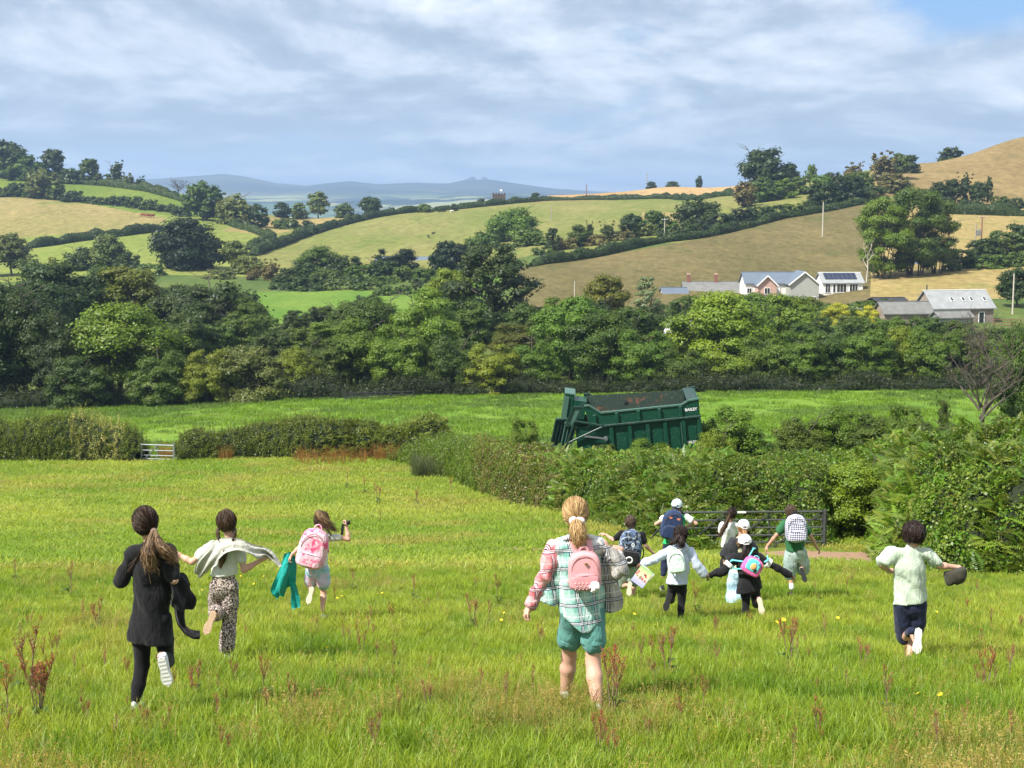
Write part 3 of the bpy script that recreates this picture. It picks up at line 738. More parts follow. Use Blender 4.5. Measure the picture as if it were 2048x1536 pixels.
tree(1622, 322, 30, 600, 'loose', 'fresh', 'small sparse light green tree on the skyline right of the oak')
tree(1708, 322, 56, 560, 'ivy', 'brown', 'brown half bare tree left of the tall brown half bare tree')
tree(1768, 298, 84, 555, 'ivy', 'brown', 'tall brown half bare tree on the skyline above the thicket', name='tree')
tree(1800, 306, 50, 570, 'round', 'mid', 'green tree growing behind the tall brown half bare tree')
tree(1826, 304, 34, 600, 'dome', 'dark', 'small dark rounded tree at the edge of the russet hilltop')
tree(1903, 287, 56, 655, 'dome', 'dark', 'dark domed clump rising behind the russet hilltop')
row('alone on the orange field ridge', [(1303, 361, 24, 930, 'dome', 'dark'), (1346, 359, 34, 960, 'dome', 'far'), (1398, 351, 18, 960, 'tall', 'dark')], 'trees on the orange field ridge')
row('beside the church tower', [(962, 394, 44, 780, 'dome', 'dark'), (1030, 389, 32, 800, 'dome', 'far'), (1073, 382, 24, 830, 'dome', 'dark')], 'trees by the church tower')
row('below the russet hilltop', [(1850, 372, 50, 485, 'bush', 'mid'), (1878, 362, 46, 488, 'tall', 'dark'), (1905, 355, 44, 490, 'tall', 'dark'), (1932, 344, 44, 492, 'ivy', 'dark'), (1958, 362, 44, 490, 'tall', 'dark'), (1978, 352, 20, 490, 'pine', 'dark'), (2000, 388, 46, 485, 'bush', 'mid'), (2030, 392, 46, 482, 'bush', 'dark'), (2066, 400, 50, 480, 'bush', 'mid'), (1890, 390, 50, 478, 'bush', 'dark'), (1945, 392, 60, 478, 'bush', 'dark')],
    'trees of the belt below the russet hilltop')
row('in the thicket below the pylon poles', [(1925, 492, 60, 335, 'bush', 'mid'), (1968, 468, 80, 345, 'bush', 'dark'), (2012, 452, 90, 350, 'bush', 'mid'), (2050, 440, 80, 355, 'bush', 'dark'), (1985, 500, 80, 330, 'bush', 'mid'), (2040, 495, 80, 332, 'bush', 'mid'), (1905, 515, 40, 330, 'bush', 'grey')], 'thicket trees below the pylon poles')
# beeches in front of the houses' hill
tree(1772, 392, 110, 318, 'beech', 'fresh', 'leftmost beech of the big clump, fresh green over pale bare stems', 'beeches on the hillside')
tree(1830, 372, 136, 322, 'beech', 'mid', 'tallest middle beech of the big clump on the hillside', 'beeches on the hillside')
tree(1876, 392, 96, 326, 'beech', 'mid', 'rightmost beech of the big clump with low hanging boughs', 'beeches on the hillside')
t = trunk_mesh('dead_stems', 5, 'palemulti')
r = empty('dead_tree', (P3(1735, 500, 312).x, 312, Hs(P3(1735, 500, 312).x, 312)), 'white bleached bare dead tree at the left edge of the beech clump', 'dead tree')
o_ = obj('trunk', t, M_PALEBARK, r); o_.scale = (6, 6, 11)
# the middle distance, left to right
row('in the dark left valley wood', [(120, 508, 190, 235, 'round', 'dark'), (60, 545, 150, 215, 'oak', 'dark'), (255, 520, 150, 240, 'tall', 'olive'), (190, 520, 120, 250, 'round', 'far'), (430, 543, 190, 225, 'oak', 'dark'), (350, 560, 130, 235, 'round', 'far'), (490, 590, 80, 222, 'round', 'mid'), (0, 560, 130, 205, 'round', 'dark'), (-80, 540, 150, 220, 'round', 'dark')],
    'dark wood behind the front tree line')
row('in the middle valley row', [(430, 640, 90, 195, 'bush', 'mid'), (480, 625, 100, 200, 'bush', 'mid'), (545, 655, 90, 190, 'bush', 'far'), (600, 645, 90, 195, 'bush', 'mid'), (650, 635, 90, 195, 'bush', 'fresh'), (590, 615, 60, 238, 'bush', 'far'), (690, 620, 80, 215, 'bush', 'mid')], 'middle row of trees')
tree(985, 487, 205, 232, 'pine', 'dark', 'tall broad dark pine rising above all the other valley trees', name='pine_tree')
tree(900, 530, 100, 250, 'round', 'bright', 'pale green rounded tree touching the left side of the pine')
tree(1050, 605, 84, 200, 'tall', 'mid', 'slim green tree in front of the lower right boughs of the pine')
tree(1215, 545, 92, 236, 'round', 'gold', 'golden green dense round tree left of the silver cedar')
tree(1292, 548, 92, 228, 'cedar', 'blue', 'silver blue cedar with drooping boughs near the white roof')
tree(1345, 620, 90, 205, 'bush', 'dark', 'dark shrubby tree behind the white roof of the low shed')
tree(1575, 580, 120, 215, 'round', 'bright', 'bright feathery tree in front of the largest grey roofed house')
tree(1520, 600, 90, 195, 'loose', 'fresh', 'loose feathery tree between the large maple and the houses')
tree(1672, 598, 62, 235, 'dome', 'lemon', 'yellow flowering shrub below the solar roofed bungalow', cat='shrub', name='flowering_shrub')
tree(1742, 606, 56, 232, 'dome', 'lemon', 'pale yellow shrub left of the low stone outbuildings', cat='shrub', name='flowering_shrub')
row('near the yellow shrubs', [(1640, 628, 60, 222, 'bush', 'mid'), (1700, 625, 60, 226, 'bush', 'grey'), (1605, 640, 70, 200, 'bush', 'mid'), (1790, 640, 60, 212, 'bush', 'mid')], 'bushes by the yellow shrubs', 'bush')
tree(2038, 528, 86, 255, 'tall', 'dark', 'dark tall tree right of the grey roofed stone barn')
row('in the filled valley behind the hedge trees', [(360, 620, 110, 190, 'round', 'far'), (410, 600, 110, 205, 'round', 'dark'), (520, 620, 90, 215, 'bush', 'mid'), (700, 600, 110, 195, 'round', 'mid'), (770, 615, 110, 190, 'bush', 'fresh'), (930, 590, 110, 190, 'bush', 'mid'),
     (1090, 620, 100, 185, 'bush', 'mid'), (1030, 640, 100, 180, 'bush', 'olive'), (1270, 605, 110, 190, 'bush', 'mid'), (1180, 590, 100, 195, 'bush', 'dark'), (1390, 640, 100, 185, 'bush', 'mid'), (-20, 640, 130, 180, 'bush', 'dark'), (80, 610, 120, 185, 'bush', 'dark'), (1120, 585, 80, 215, 'bush', 'fresh'), (860, 610, 110, 200, 'bush', 'mid'), (640, 605, 70, 240, 'bush', 'far')], 'valley fill trees')
row('closing in the small green meadow', [(300, 560, 110, 300, 'round', 'far'), (380, 572, 100, 290, 'bush', 'mid'), (440, 578, 90, 285, 'bush', 'dark'), (495, 582, 60, 280, 'bush', 'mid'), (240, 560, 100, 300, 'bush', 'dark'), (735, 585, 70, 262, 'bush', 'dark'), (790, 560, 100, 320, 'bush', 'mid'), (850, 556, 90, 325, 'bush', 'dark'), (610, 545, 90, 348, 'bush', 'dark'), (680, 548, 90, 350, 'bush', 'mid'), (560, 560, 60, 352, 'bush', 'far'), (740, 552, 90, 345, 'bush', 'mid'), (910, 560, 80, 310, 'bush', 'mid')], 'trees round the small green meadow')
# front tree line on the valley meadow
front = [(-190, 570, 190, 160, 'bush', 'mid', 'mid green tree beyond the left end of the front tree line'),
 (-60, 560, 190, 160, 'bush', 'dark', 'dark tree at the far left end of the front tree line'),
 (40, 566, 180, 163, 'oak', 'dark', 'dark dense tree left of the bright domed oak'),
 (120, 640, 110, 158, 'bush', 'dark', 'lower dark tree tucked against the left side of the bright domed oak'),
 (240, 584, 226, 162, 'oak', 'bright', 'bright yellow topped domed oak in the front tree line'),
 (160, 700, 130, 155, 'bush', 'far', 'low dark bushy tree under the left boughs of the bright oak'),
 (320, 690, 130, 156, 'bush', 'mid', 'low bushy tree under the right boughs of the bright oak'),
 (415, 690, 112, 156, 'bush', 'yellow', 'yellow green hazel between the bright oak and the grey willow'),
 (508, 670, 176, 158, 'dome', 'grey', 'grey green dome shaped willow in the front tree line'),
 (595, 680, 100, 160, 'bush', 'yellow', 'yellowish hedge tree just right of the grey willow'),
 (650, 665, 110, 162, 'bush', 'mid', 'mid green hedge tree second right of the grey willow'),
 (710, 635, 140, 164, 'round', 'fresh', 'fresh green hedge tree in the middle of the front tree line'),
 (745, 585, 140, 178, 'oak', 'mid', 'tall mid green tree behind the hedge trees left of the sycamore'),
 (800, 640, 130, 160, 'bush', 'fresh', 'leafy hedge tree standing under the tall light sycamore'),
 (848, 578, 150, 172, 'round', 'maple', 'tall light green sycamore left of the pine'),
 (900, 660, 120, 160, 'bush', 'mid', 'green hedge tree below and right of the sycamore'),
 (985, 678, 116, 158, 'bush', 'yellow', 'yellow green hedge tree directly below the pine'),
 (1065, 670, 110, 160, 'bush', 'fresh', 'green hedge tree left of the large twin sycamore'),
 (1140, 580, 160, 170, 'bush', 'fresh', 'large leafy sycamore right of the pine'),
 (1205, 615, 160, 166, 'round', 'mid', 'broad green sycamore right of the large leafy one'),
 (1290, 650, 130, 162, 'bush', 'fresh', 'leafy green hedge tree in front of the silver cedar'),
 (1365, 690, 110, 160, 'bush', 'mid', 'hedge tree below the white shed roof'),
 (1442, 572, 215, 172, 'round', 'bright', 'bright light green maple standing before the old stone house'),
 (1440, 690, 130, 161, 'bush', 'bright', 'bright bushy tree at the foot of the light green maple'),
 (1530, 664, 120, 163, 'bush', 'fresh', 'first hedge tree right of the light green maple')]
for px, top, w, Y, kind, col, lab in front: tree(px, top, w, Y, kind, col, lab, 'front tree line', sink=.6)
row('right of the light green maple', [(1600, 655, 120, 162, 'bush', 'fresh'), (1665, 652, 120, 164, 'bush', 'mid'), (1735, 650, 120, 162, 'bush', 'fresh'), (1800, 645, 120, 164, 'bush', 'bright'), (1865, 642, 120, 162, 'bush', 'fresh'), (1925, 648, 110, 163, 'bush', 'mid'), (1990, 655, 130, 163, 'bush', 'fresh'), (2070, 650, 130, 163, 'bush', 'mid'), (2160, 645, 140, 163, 'bush', 'fresh'), (2260, 640, 140, 163, 'round', 'mid')], 'high hedge trees', 'hedge tree', sink=.6)
tree(2035, 655, 120, 100, 'tall', 'mid', 'leafy tree at the right edge behind the bare dead tree', sink=.5)
tree(1968, 612, 150, 96, 'dead', 'brown', 'bare dead tree with curved branches near the right edge', cat='dead tree', name='dead_tree')
# ------------------------------------------------------------------ hedge and bank library
def sprig(seed, n, r, leaf, asp=.6, up=.3):
    rng = np.random.default_rng(seed); d = sphdirs(n, rng); d[:, 2] = np.abs(d[:, 2]) * 1.1
    P = d * r * rng.uniform(.3, 1.05, (n, 1)); N = d * .6 + rng.normal(size=(n, 3)) * .55 + np.array([0, 0, up])
    V, Fq = rhombs(P, N, leaf * rng.uniform(.6, 1.25, n), asp, rng)
    return V, Fq, rng.random(n)
def frond(seed, L=.75, pairs=12):
    """bracken frond: arching stalk with paired leaflets that shorten to the tip"""
    rng = np.random.default_rng(seed); V = []; Fq = []; rn = []
    arch = rng.uniform(.5, .9)
    for i in range(pairs + 1):
        t = i / pairs; y = L * t * (1 - .15 * arch * t); z = L * (.55 * t - arch * .62 * t * t)
        c = np.array([0, y, z]); w = L * .36 * (1 - t) ** .8 * (.35 + min(1, t * 5) * .65) + .015
        for sx in (-1, 1):
            tip = c + np.array([sx * w, w * .35, -w * .25 * arch + rng.uniform(-.02, .02)])
            wd = L / pairs * .52
            k = len(V); mid = c * .45 + tip * .55
            V += [c, mid + np.array([0, wd, .01]), tip, mid - np.array([0, wd, .0])]
            Fq.append((k, k + 1, k + 2, k + 3) if sx > 0 else (k, k + 3, k + 2, k + 1)); rn.append(rng.uniform(.25, .9))
    return np.array(V), np.array(Fq), np.array(rn)
L_SPR = [lib('sprig', *sprig(s, 22, .17, .085), M_LEAFI) for s in (1, 2, 3)]
L_SMALL = [lib('sprig_small', *sprig(s, 26, .16, .055, .5), M_LEAFI) for s in (4, 5)]
L_FROND = [lib('frond', *frond(s), M_LEAFI) for s in (6, 7, 8)]
def shoot(seed):                # upright willowy shoot
    rng = np.random.default_rng(seed); n = 24; t = np.linspace(0, 1, n)
    P = np.stack([t * .12 * math.sin(seed) + rng.normal(size=n) * .02, t * .1 + rng.normal(size=n) * .02, t * .6], 1)
    a = rng.uniform(0, 6.28, n); N = np.stack([np.cos(a), np.sin(a), rng.uniform(-.2, .9, n)], 1)
    V, Fq = rhombs(P + N * .03, N, .09 * (1.1 - t * .5), .4, rng); return V, Fq, rng.random(n)
L_SHOOT = [lib('shoot', *shoot(s), M_LEAFI) for s in (9, 10)]
HV = L_SPR + L_SMALL + L_FROND + L_SHOOT      # 0-2 sprig, 3-4 small, 5-7 frond, 8-9 shoot
M_UNDER = simple('dark_twigs_and_soil', (.016, .024, .008), .95, .3, 3)  # very dark mottled green for the solid core below the leaves

def surface_samples(V, T, dens, rng):
    a, b, c = V[T[:, 0]], V[T[:, 1]], V[T[:, 2]]
    n = np.cross(b - a, c - a); A = np.linalg.norm(n, axis=1) / 2; n = n / (2 * A[:, None] + 1e-9)
    k = int(A.sum() * dens); idx = rng.choice(len(T), k, p=A / A.sum())
    r1 = np.sqrt(rng.random(k))[:, None]; r2 = rng.random(k)[:, None]
    P = a[idx] * (1 - r1) + b[idx] * r1 * (1 - r2) + c[idx] * r1 * r2
    return P, n[idx]
def leafy(name, V, Q, dens, types, tints, seed=1, size=(.7, 1.3), label=None, cat=None, group=None, kind=None, under=.9, out=.06, tintfn=None, typefn=None):
    """a body of leaves over a dark twiggy core. types: list of HV indices; tints: list of colours"""
    rng = np.random.default_rng(seed)
    e1 = V[Q[:, 1]] - V[Q[:, 0]]; e2 = V[Q[:, 2]] - V[Q[:, 0]]
    if np.cross(e1, e2)[:, 2].mean() < 0: Q = Q[:, ::-1]
    T = np.concatenate([Q[:, [0, 1, 2]], Q[:, [0, 2, 3]]])
    P, N = surface_samples(V, T, dens, rng); n = len(P)
    px, py = project(P[:, 0], P[:, 1], P[:, 2]); k = (px > -420) & (px < 2420); P = P[k]; N = N[k]; n = len(P)
    P = P + N * rng.uniform(-.02, out * 2, (n, 1)) + rng.normal(size=(n, 3)) * .05
    d = N * .9 + np.array([0, 0, .5]) + rng.normal(size=(n, 3)) * .35
    d /= np.linalg.norm(d, axis=1, keepdims=True)
    tilt = np.arccos(np.clip(d[:, 2], -1, 1)); az = np.arctan2(d[:, 1], d[:, 0])
    vi = rng.choice(types, n) if typefn is None else typefn(P, rng)
    rot = np.zeros((n, 3)); rot[:, 1] = tilt; rot[:, 2] = az
    fr = (vi >= 5) & (vi <= 7)      # fronds point outward and droop
    rot[fr, 0] = 0; rot[fr, 0] = rng.normal(size=fr.sum()) * .45; rot[fr, 1] = rng.normal(size=fr.sum()) * .45; rot[fr, 2] = az[fr] - math.pi / 2 + rng.uniform(-1.9, 1.9, fr.sum())
    sh = vi >= 8; rot[sh, 1] *= .3
    s = rng.uniform(size[0], size[1], n); s[fr] *= .62; s *= np.where(P[:, 1] < 44,   .90, 1.0); scl = np.stack([s, s, s], 1)
    t = np.array(tints); ti = t[rng.integers(0, len(t), n)]
    mod = fbm(P[:, 0] / 2.2 + seed, P[:, 1] / 2.2 + P[:, 2], seed, 4)[:, None]
    ti = ti * (.55 + .9 * mod)
    if tintfn is not None: ti = tintfn(P, ti, rng)
    me = mesh_np(name, V, Q, smooth=True)
    if label: r = empty(name, tuple(V.mean(0) * [1, 1, 0] + [0, 0, V[:, 2].min()]), label, cat, group)
    else: r = None
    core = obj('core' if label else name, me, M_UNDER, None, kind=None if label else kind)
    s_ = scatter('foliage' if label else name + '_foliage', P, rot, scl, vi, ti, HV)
    if label:
        off = Vector(r.location)
        for o in (core, s_): o.parent = r; o.location = -off
        s_['kind'] = 'stuff'
    else:
        s_['kind'] = 'stuff'
    return r

def ribbon(pts, width, height, nseg=60, seed=0, lump=.35, step=.6, hfn=None):
    """rounded hedge body along ground points pts [(x,y)]"""
    pts = [Vector((p[0], p[1], 0)) for p in pts]
    L = [0]
    for a, b in zip(pts[:-1], pts[1:]): L.append(L[-1] + (b - a).length)
    n = max(4, int(L[-1] / step)); s = np.linspace(0, L[-1], n)
    X = np.interp(s, L, [p.x for p in pts]); Y = np.interp(s, L, [p.y for p in pts])
    tx = np.gradient(X); ty = np.gradient(Y); q = np.hypot(tx, ty); nx, ny = -ty / q, tx / q
    prof = [(-.5, -.05), (-.56, .25), (-.54, .6), (-.40, .88), (-.12, 1.0), (.16, 1.0), (.42, .88), (.55, .6), (.56, .25), (.5, -.05)]
    hh = height * (1 + lump * (fbm(s / 3.0, s * 0 + seed, seed, 4) - .5) * 2)
    if hfn is not None: hh = hh * hfn(s / L[-1])
    hh[0] *= .25; hh[-1] *= .25; hh[1] *= .8; hh[-2] *= .8
    rows = []
    for k, (a, b) in enumerate(prof):
        w = width * (1 + .35 * (fbm(s / 1.7, s * 0 + k * 3.1 + seed, seed + 5, 3) - .5) * 2)
        x = X + nx * a * w; y = Y + ny * a * w
        rows.append(np.stack([x, y, H(x, y) * (1 if True else 0) + b * hh], 1))
    G_ = np.stack(rows, 1); V = G_.reshape(-1, 3); m = len(prof)
    Q = np.array([[i * m + j, (i + 1) * m + j, (i + 1) * m + j + 1, i * m + j + 1] for i in range(n - 1) for j in range(m - 1)])
    # outward winding
    Q = Q[:, ::-1]
    return V, Q
def gp(px, py, lo, hi): g = G(px, py, lo, hi); return (g.x, g.y)
GT = {'hedge': [(.110, .150, .030), (.150, .180, .042), (.09, .13, .024), (.150, .185, .040)], 'bracken': [(.105, .190, .026), (.145, .220, .034), (.085, .15, .024)],
      'dark': [(.040, .065, .016), (.055, .085, .02)], 'olive': [(.16, .165, .045), (.10, .12, .03), (.155, .15, .05), (.16, .13, .075)]}
# left field hedge, two lengths with a gate between them
xl = lambda px, Y: (ray(px, 900)[0] * Y, Y)
def tl(P, ti, rng):
    px, py = project(P[:, 0], P[:, 1], P[:, 2])
    bl = (np.abs(px - 195) < 55) & (rng.random(len(P)) < .38); ti = ti.copy(); ti[bl] = (.42, .40, .22)
    return ti
V, Q = ribbon([xl(-420, 95), xl(-170, 93), xl(0, 92), xl(120, 91), xl(285, 90)], 2.0, 2.65, seed=1, lump=.55, hfn=lambda t: 1.0 + .06 * np.sin(t * 17))
leafy('hedge', V, Q, 42, [0, 1, 2, 3, 4, 8, 9, 8], GT['hedge'], 1, (.8, 1.5), 'field hedge at the far left with cream flowers, left of the small metal gate', 'hedge', 'hedges along the far side of the field', tintfn=tl)
V, Q = ribbon([xl(352, 90), xl(480, 91), xl(600, 90), xl(760, 89), xl(900, 87)], 2.0, 2.65, seed=2, lump=.55, hfn=lambda t: .9 + .28 * np.exp(-((t - .42) / .16) ** 2))
def ty2(P, rng):
    px, py = project(P[:, 0], P[:, 1], P[:, 2]); n = len(P); v = rng.choice([0, 1, 2, 3, 4, 8], n); f = (px > 640) & (rng.random(n) < .5); v[f] = rng.choice([5, 6, 7], f.sum()); return v
leafy('hedge', V, Q, 42, [0], GT['hedge'], 2, (.8, 1.5), 'field hedge right of the small metal gate, with bracken at its right end', 'hedge', 'hedges along the far side of the field', typefn=ty2)

# the big overgrown bank of brambles and bracken, a height field over the ground
FRONT = [(800, 925), (850, 940), (950, 975), (1020, 1003), (1120, 1022), (1240, 1050), (1330, 1082), (1372, 1096), (1500, 1092), (1640, 1092), (1670, 1096), (1760, 1100), (1790, 1128), (1860, 1140), (2050, 1148), (2300, 1150), (2420, 1152)]
FW = [G(a, b, 20, 95) for a, b in FRONT]
FX = [math.atan2(g.x, g.y) for g in FW]; FY = [g.y for g in FW]; FY[10] = 44.5; FY[11] = 43.5
print('bank front depths', [round(v, 1) for v in FY])
BACKY = [(800, 86), (900, 84), (1000, 76), (1060, 68), (1150, 63), (1400, 62), (1450, 64), (1700, 64), (2300, 60)]
def bank_z(x, y):
    a = np.arctan2(x, y); px = 1024 + F * x / y
    y0 = np.interp(a, FX, FY) + (fbm(x / 1.5, y / 1.5, 5, 3) - .5) * 2.0
    y1 = np.interp(px, [b[0] for b in BACKY], [b[1] for b in BACKY])
    top = np.interp(px, [800, 860, 950, 1000, 1150, 1300, 1400, 1600, 1750, 1800, 1950, 2200], [.8, 1.1, 1.8, 2.2, 1.9, 1.8, 1.9, 2.2, 2.5, 2.6, 2.8, 3.0])
    rise = np.interp(px, [800, 1000, 1300, 1370, 1640, 1700, 1790, 2100], [3, 3.5, 4.5, 4.5, 3.5, 1.5, 3.0, 3.0])
    t = np.clip((y - y0) / rise, 0, 1); t = 1 - (1 - t) ** 2.0
    e = np.clip((y1 - y) / 2.0, 0, 1)
    lump = 1 + .38 * (fbm(x / 2.4, y / 3.0, 11, 4) - .5) * 2
    low = 1 - .38 * np.clip((px - 1400) / 120, 0, 1) * np.clip((y - 46) / 8, 0, 1)
    return H(x, y) - .12 + top * t * e * lump * low
def bank():
    xs = np.arange(-8, 34, .42); ys = np.arange(27, 90, .42)
    X, Y = np.meshgrid(xs, ys); Z = bank_z(X, Y); D = Z - H(X, Y)
    V = np.stack([X, Y, Z], -1).reshape(-1, 3); nx = len(xs); i = np.arange((len(ys) - 1) * (nx - 1)); r = i // (nx - 1); c = i % (nx - 1); a = r * nx + c
    Q = np.stack([a, a + 1, a + nx + 1, a + nx], 1)
    px, py = project(V[:, 0], V[:, 1], V[:, 2]); Dv = D.reshape(-1)
    ok = (Dv[Q].max(1) > -.05) & (px[Q].mean(1) > 780) & (px[Q].mean(1) < 2400)
    Q = Q[ok]; u, inv = np.unique(Q, return_inverse=True); V = V[u]; Q = inv.reshape(Q.shape)
    def typ(P, rng):
        px, py = project(P[:, 0], P[:, 1], P[:, 2]); n = len(P)
        v = rng.choice([0, 1, 2, 3, 4], n)
        z = fbm(P[:, 0] / 3.0, P[:, 1] / 3.0, 17, 3)
        bz = ((px > 1080) & (px < 1420) & (z > .42)) | ((px > 1400) & (z > .55)) | ((px > 1790) & (z > .40))
        f = bz & (rng.random(n) < .5); v[f] = rng.choice([5, 6, 7], f.sum())
        s = (px < 980) & (rng.random(n) < .5); v[s] = rng.choice([8, 9], s.sum())
        return v
    def tin(P, ti, rng):
        px, py = project(P[:, 0], P[:, 1], P[:, 2]); n = len(P); ti = ti.copy()
        m = 1.0
        nett = (px < 960) & (rng.random(n) < .8); ti[nett] = np.array([.12, .19, .028]) * rng.uniform(.7, 1.2, (nett.sum(), 1))
        br = (px > 950) & (px < 1130) & (rng.random(n) < .30); ti[br] = np.array([.19, .155, .085]) * rng.uniform(.7, 1.2, (br.sum(), 1))
        bk = (px > 1100); ti[bk] = ti[bk] * np.array([.92, 1.05, .9])
        return ti
    leafy('bank_undergrowth', V, Q, 84, [0], GT['hedge'] + GT['bracken'] + GT['olive'][:2], 7, (.75, 1.45), kind='stuff', typefn=typ, tintfn=tin)
bank()
# hedge along the foot of the tree line, across the valley meadow
def foot_shade(P, ti, rng): return ti * .55  # shade under the trees is put into the leaf tints
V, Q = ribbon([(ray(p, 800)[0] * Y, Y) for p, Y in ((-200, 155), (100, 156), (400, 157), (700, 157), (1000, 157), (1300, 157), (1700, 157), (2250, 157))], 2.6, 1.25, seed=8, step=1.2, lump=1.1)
leafy('hedge', V, Q, 11, [0, 1, 2, 8], GT['dark'] + [(.08, .11, .03)], 8, (1.2, 2.4), 'long low shaded hedge along the foot of the front tree line', 'hedge', tintfn=foot_shade)
# bushes standing behind the bank, beside and right of the trailer
nb = [(2140, 815, 150, 62, 'bush', 'mid', 'tall bush just beyond the right edge bush below the leafy tree'),
      (1465, 806, 150, 68, 'bush', 'fresh', 'rounded glossy bush hiding the right hand end of the green trailer'),
      (1430, 845, 90, 65, 'bush', 'bright', 'lower leafy bush against the right hand end of the green trailer'),
      (1600, 822, 120, 74, 'bush', 'mid', 'first tall bush right of the gap beside the trailer bush'),
      (1672, 806, 110, 75, 'bush', 'fresh', 'peaked bush with upright shoots behind the bank'),
      (1745, 822, 130, 74, 'bush', 'mid', 'broad bush between the two peaked bushes behind the bank'),
      (1815, 800, 90, 73, 'bush', 'fresh', 'narrow peaked bush left of the slim sapling'),
      (1880, 835, 130, 70, 'bush', 'mid', 'broad bush below the slim sapling near the bare dead tree'),
      (1960, 840, 140, 66, 'bush', 'fresh', 'wide bush in front of the bare dead tree trunk'),
      (2040, 820, 140, 64, 'bush', 'mid', 'tall bush at the right edge below the leafy tree'),
      (1050, 828, 70, 74, 'bush', 'fresh', 'small dark leaved bush in the meadow left of the trailer'),
      (1712, 905, 170, 41.5, 'dome', 'bright', 'overhanging hazel above the dark hollow right of the black gate'),
      (1640, 925, 120, 43, 'dome', 'fresh', 'hazel bush at the left side of the dark hollow'),
      (1780, 915, 120, 41, 'dome', 'fresh', 'hazel bush at the right side of the dark hollow'),
      (1890, 780, 44, 82, 'ivy', 'mid', 'slim leafy sapling standing apart in the meadow'),
      (1300, 872, 110, 63, 'bush', 'fresh', 'leafy bush in front of the middle of the trailer'),
      (1213, 880, 70, 64, 'bush', 'mid', 'small bush in front of the left half of the trailer')]
for px, top, w, Y, kind, col, lab in nb:
    hz = 'hazel' in lab; gx = ray(px, 1000)[0] * Y; zz = Hs(gx, Y)
    r = bush(px, top, w, Y, kind, col, lab, 'bushes around the bank', base=zz + .95 if hz else None)
    if hz:
        rd = random.Random(px); m = MB()
        for k in range(9): a = rd.uniform(-.8, .8); b = rd.uniform(-.3, .3); m.tube([(a, b, -1.05), (a * .8 + rd.uniform(-.1, .1), b, -.4), (a * 1.1, b, .4), (a * 1.3, b * 2, 1.1)], [.035, .028, .02, .012], 5, False)
        t = m.build('stem', M_BARK, r); t.rotation_euler = (0, 0, -r.rotation_euler.z)
row('in front of the old stone house and gardens', [(1375, 584, 90, 250, 'bush', 'mid'), (1500, 578, 90, 265, 'round', 'fresh'), (1550, 584, 70, 262, 'bush', 'fresh'), (1610, 588, 80, 262, 'bush', 'bright'), (1650, 600, 70, 262, 'bush', 'mid'), (1330, 600, 80, 255, 'bush', 'dark'), (1640, 618, 70, 245, 'bush', 'mid'), (1715, 628, 90, 205, 'bush', 'mid'), (1780, 628, 90, 205, 'bush', 'fresh'), (1850, 626, 90, 205, 'bush', 'mid'), (1915, 634, 90, 205, 'bush', 'mid'), (1455, 590, 80, 270, 'bush', 'mid'), (1320, 625, 80, 215, 'bush', 'mid'), (1990, 645, 90, 200, 'bush', 'mid')], 'garden bushes', 'bush')
# low hedges between the far fields
def far_hedge(pts, w, h, label, seed, dens=5, col='dark'):
    P = [gp(*p) for p in pts]
    V, Q = ribbon(P, w, h, seed=seed, step=3, lump=.75)
    rng = np.random.default_rng(seed); T = np.concatenate([Q[:, [0, 1, 2]], Q[:, [0, 2, 3]]])
    S, N = surface_samples(V, T, dens, rng)
    if N[:, 2].mean() < 0: N = -N
    LV, LQ = rhombs(S + N * .1, N + rng.normal(size=S.shape) * .5, .75 * rng.uniform(.6, 1.3, len(S)), .6, rng)
    o = mesh_np('hedge', np.concatenate([V, LV]), np.concatenate([Q, LQ + len(V)]), attrs={'rnd': ('FACE', 'FLOAT', np.concatenate([np.full(len(Q), .4), rng.random(len(S))]))})
    ob = obj('field_hedge', o, M_LEAF); g = GREENS[col]; ob.color = tuple(g) + (1,); tag(ob, label, 'hedge', 'hedges between the far fields')
far_hedge([(505, 512, 420, 640), (560, 492, 430, 660), (620, 470, 450, 700), (680, 452, 500, 740), (745, 436, 560, 740), (850, 424, 600, 760)], 3.0, 2.8, 'dark clipped hedge climbing diagonally beside the pale pasture', 31)
far_hedge([(500, 500, 450, 640), (545, 478, 470, 700), (500, 462, 500, 720), (455, 448, 520, 740)], 3, 2.6, 'curved hedge bounding the light green field below the golden field', 32, col='far')
far_hedge([(50, 498, 430, 600), (150, 484, 450, 620), (250, 472, 450, 640), (330, 460, 480, 660)], 3.4, 3.2, 'long straight hedge under the pale hay field', 33)
far_hedge([(860, 414, 600, 780), (960, 410, 640, 790), (1080, 403, 640, 800), (1200, 400, 640, 800), (1345, 398, 640, 800), (1480, 396, 640, 800)], 3, 2.4, 'thin hedge between the pale pasture and the orange field', 34)
far_hedge([(1060, 534, 300, 400), (1200, 512, 320, 420), (1400, 476, 350, 460), (1560, 438, 380, 480), (1740, 405, 420, 500)], 3, 2.2, 'low dark hedge along the top edge of the brown hill', 35)
far_hedge([(1620, 640, 190, 260), (1720, 636, 190, 260), (1820, 634, 190, 260), (1925, 632, 190, 260)], 3, 2.6, 'clipped feathery hedge below the grey barn and outbuildings', 36, 14, 'mid')
far_hedge([(1840, 425, 440, 520), (1920, 428, 440, 520), (2060, 432, 420, 520)], 3, 3.0, 'hedge along the upper edge of the golden field behind the beeches', 37)
far_hedge([(0, 352, 700, 860), (100, 356, 700, 860), (200, 366, 700, 860), (300, 384, 700, 860), (370, 404, 680, 860), (430, 436, 600, 760)], 4, 3.5, 'hedge along the upper edge of the green hill strip', 38, 4, 'far')
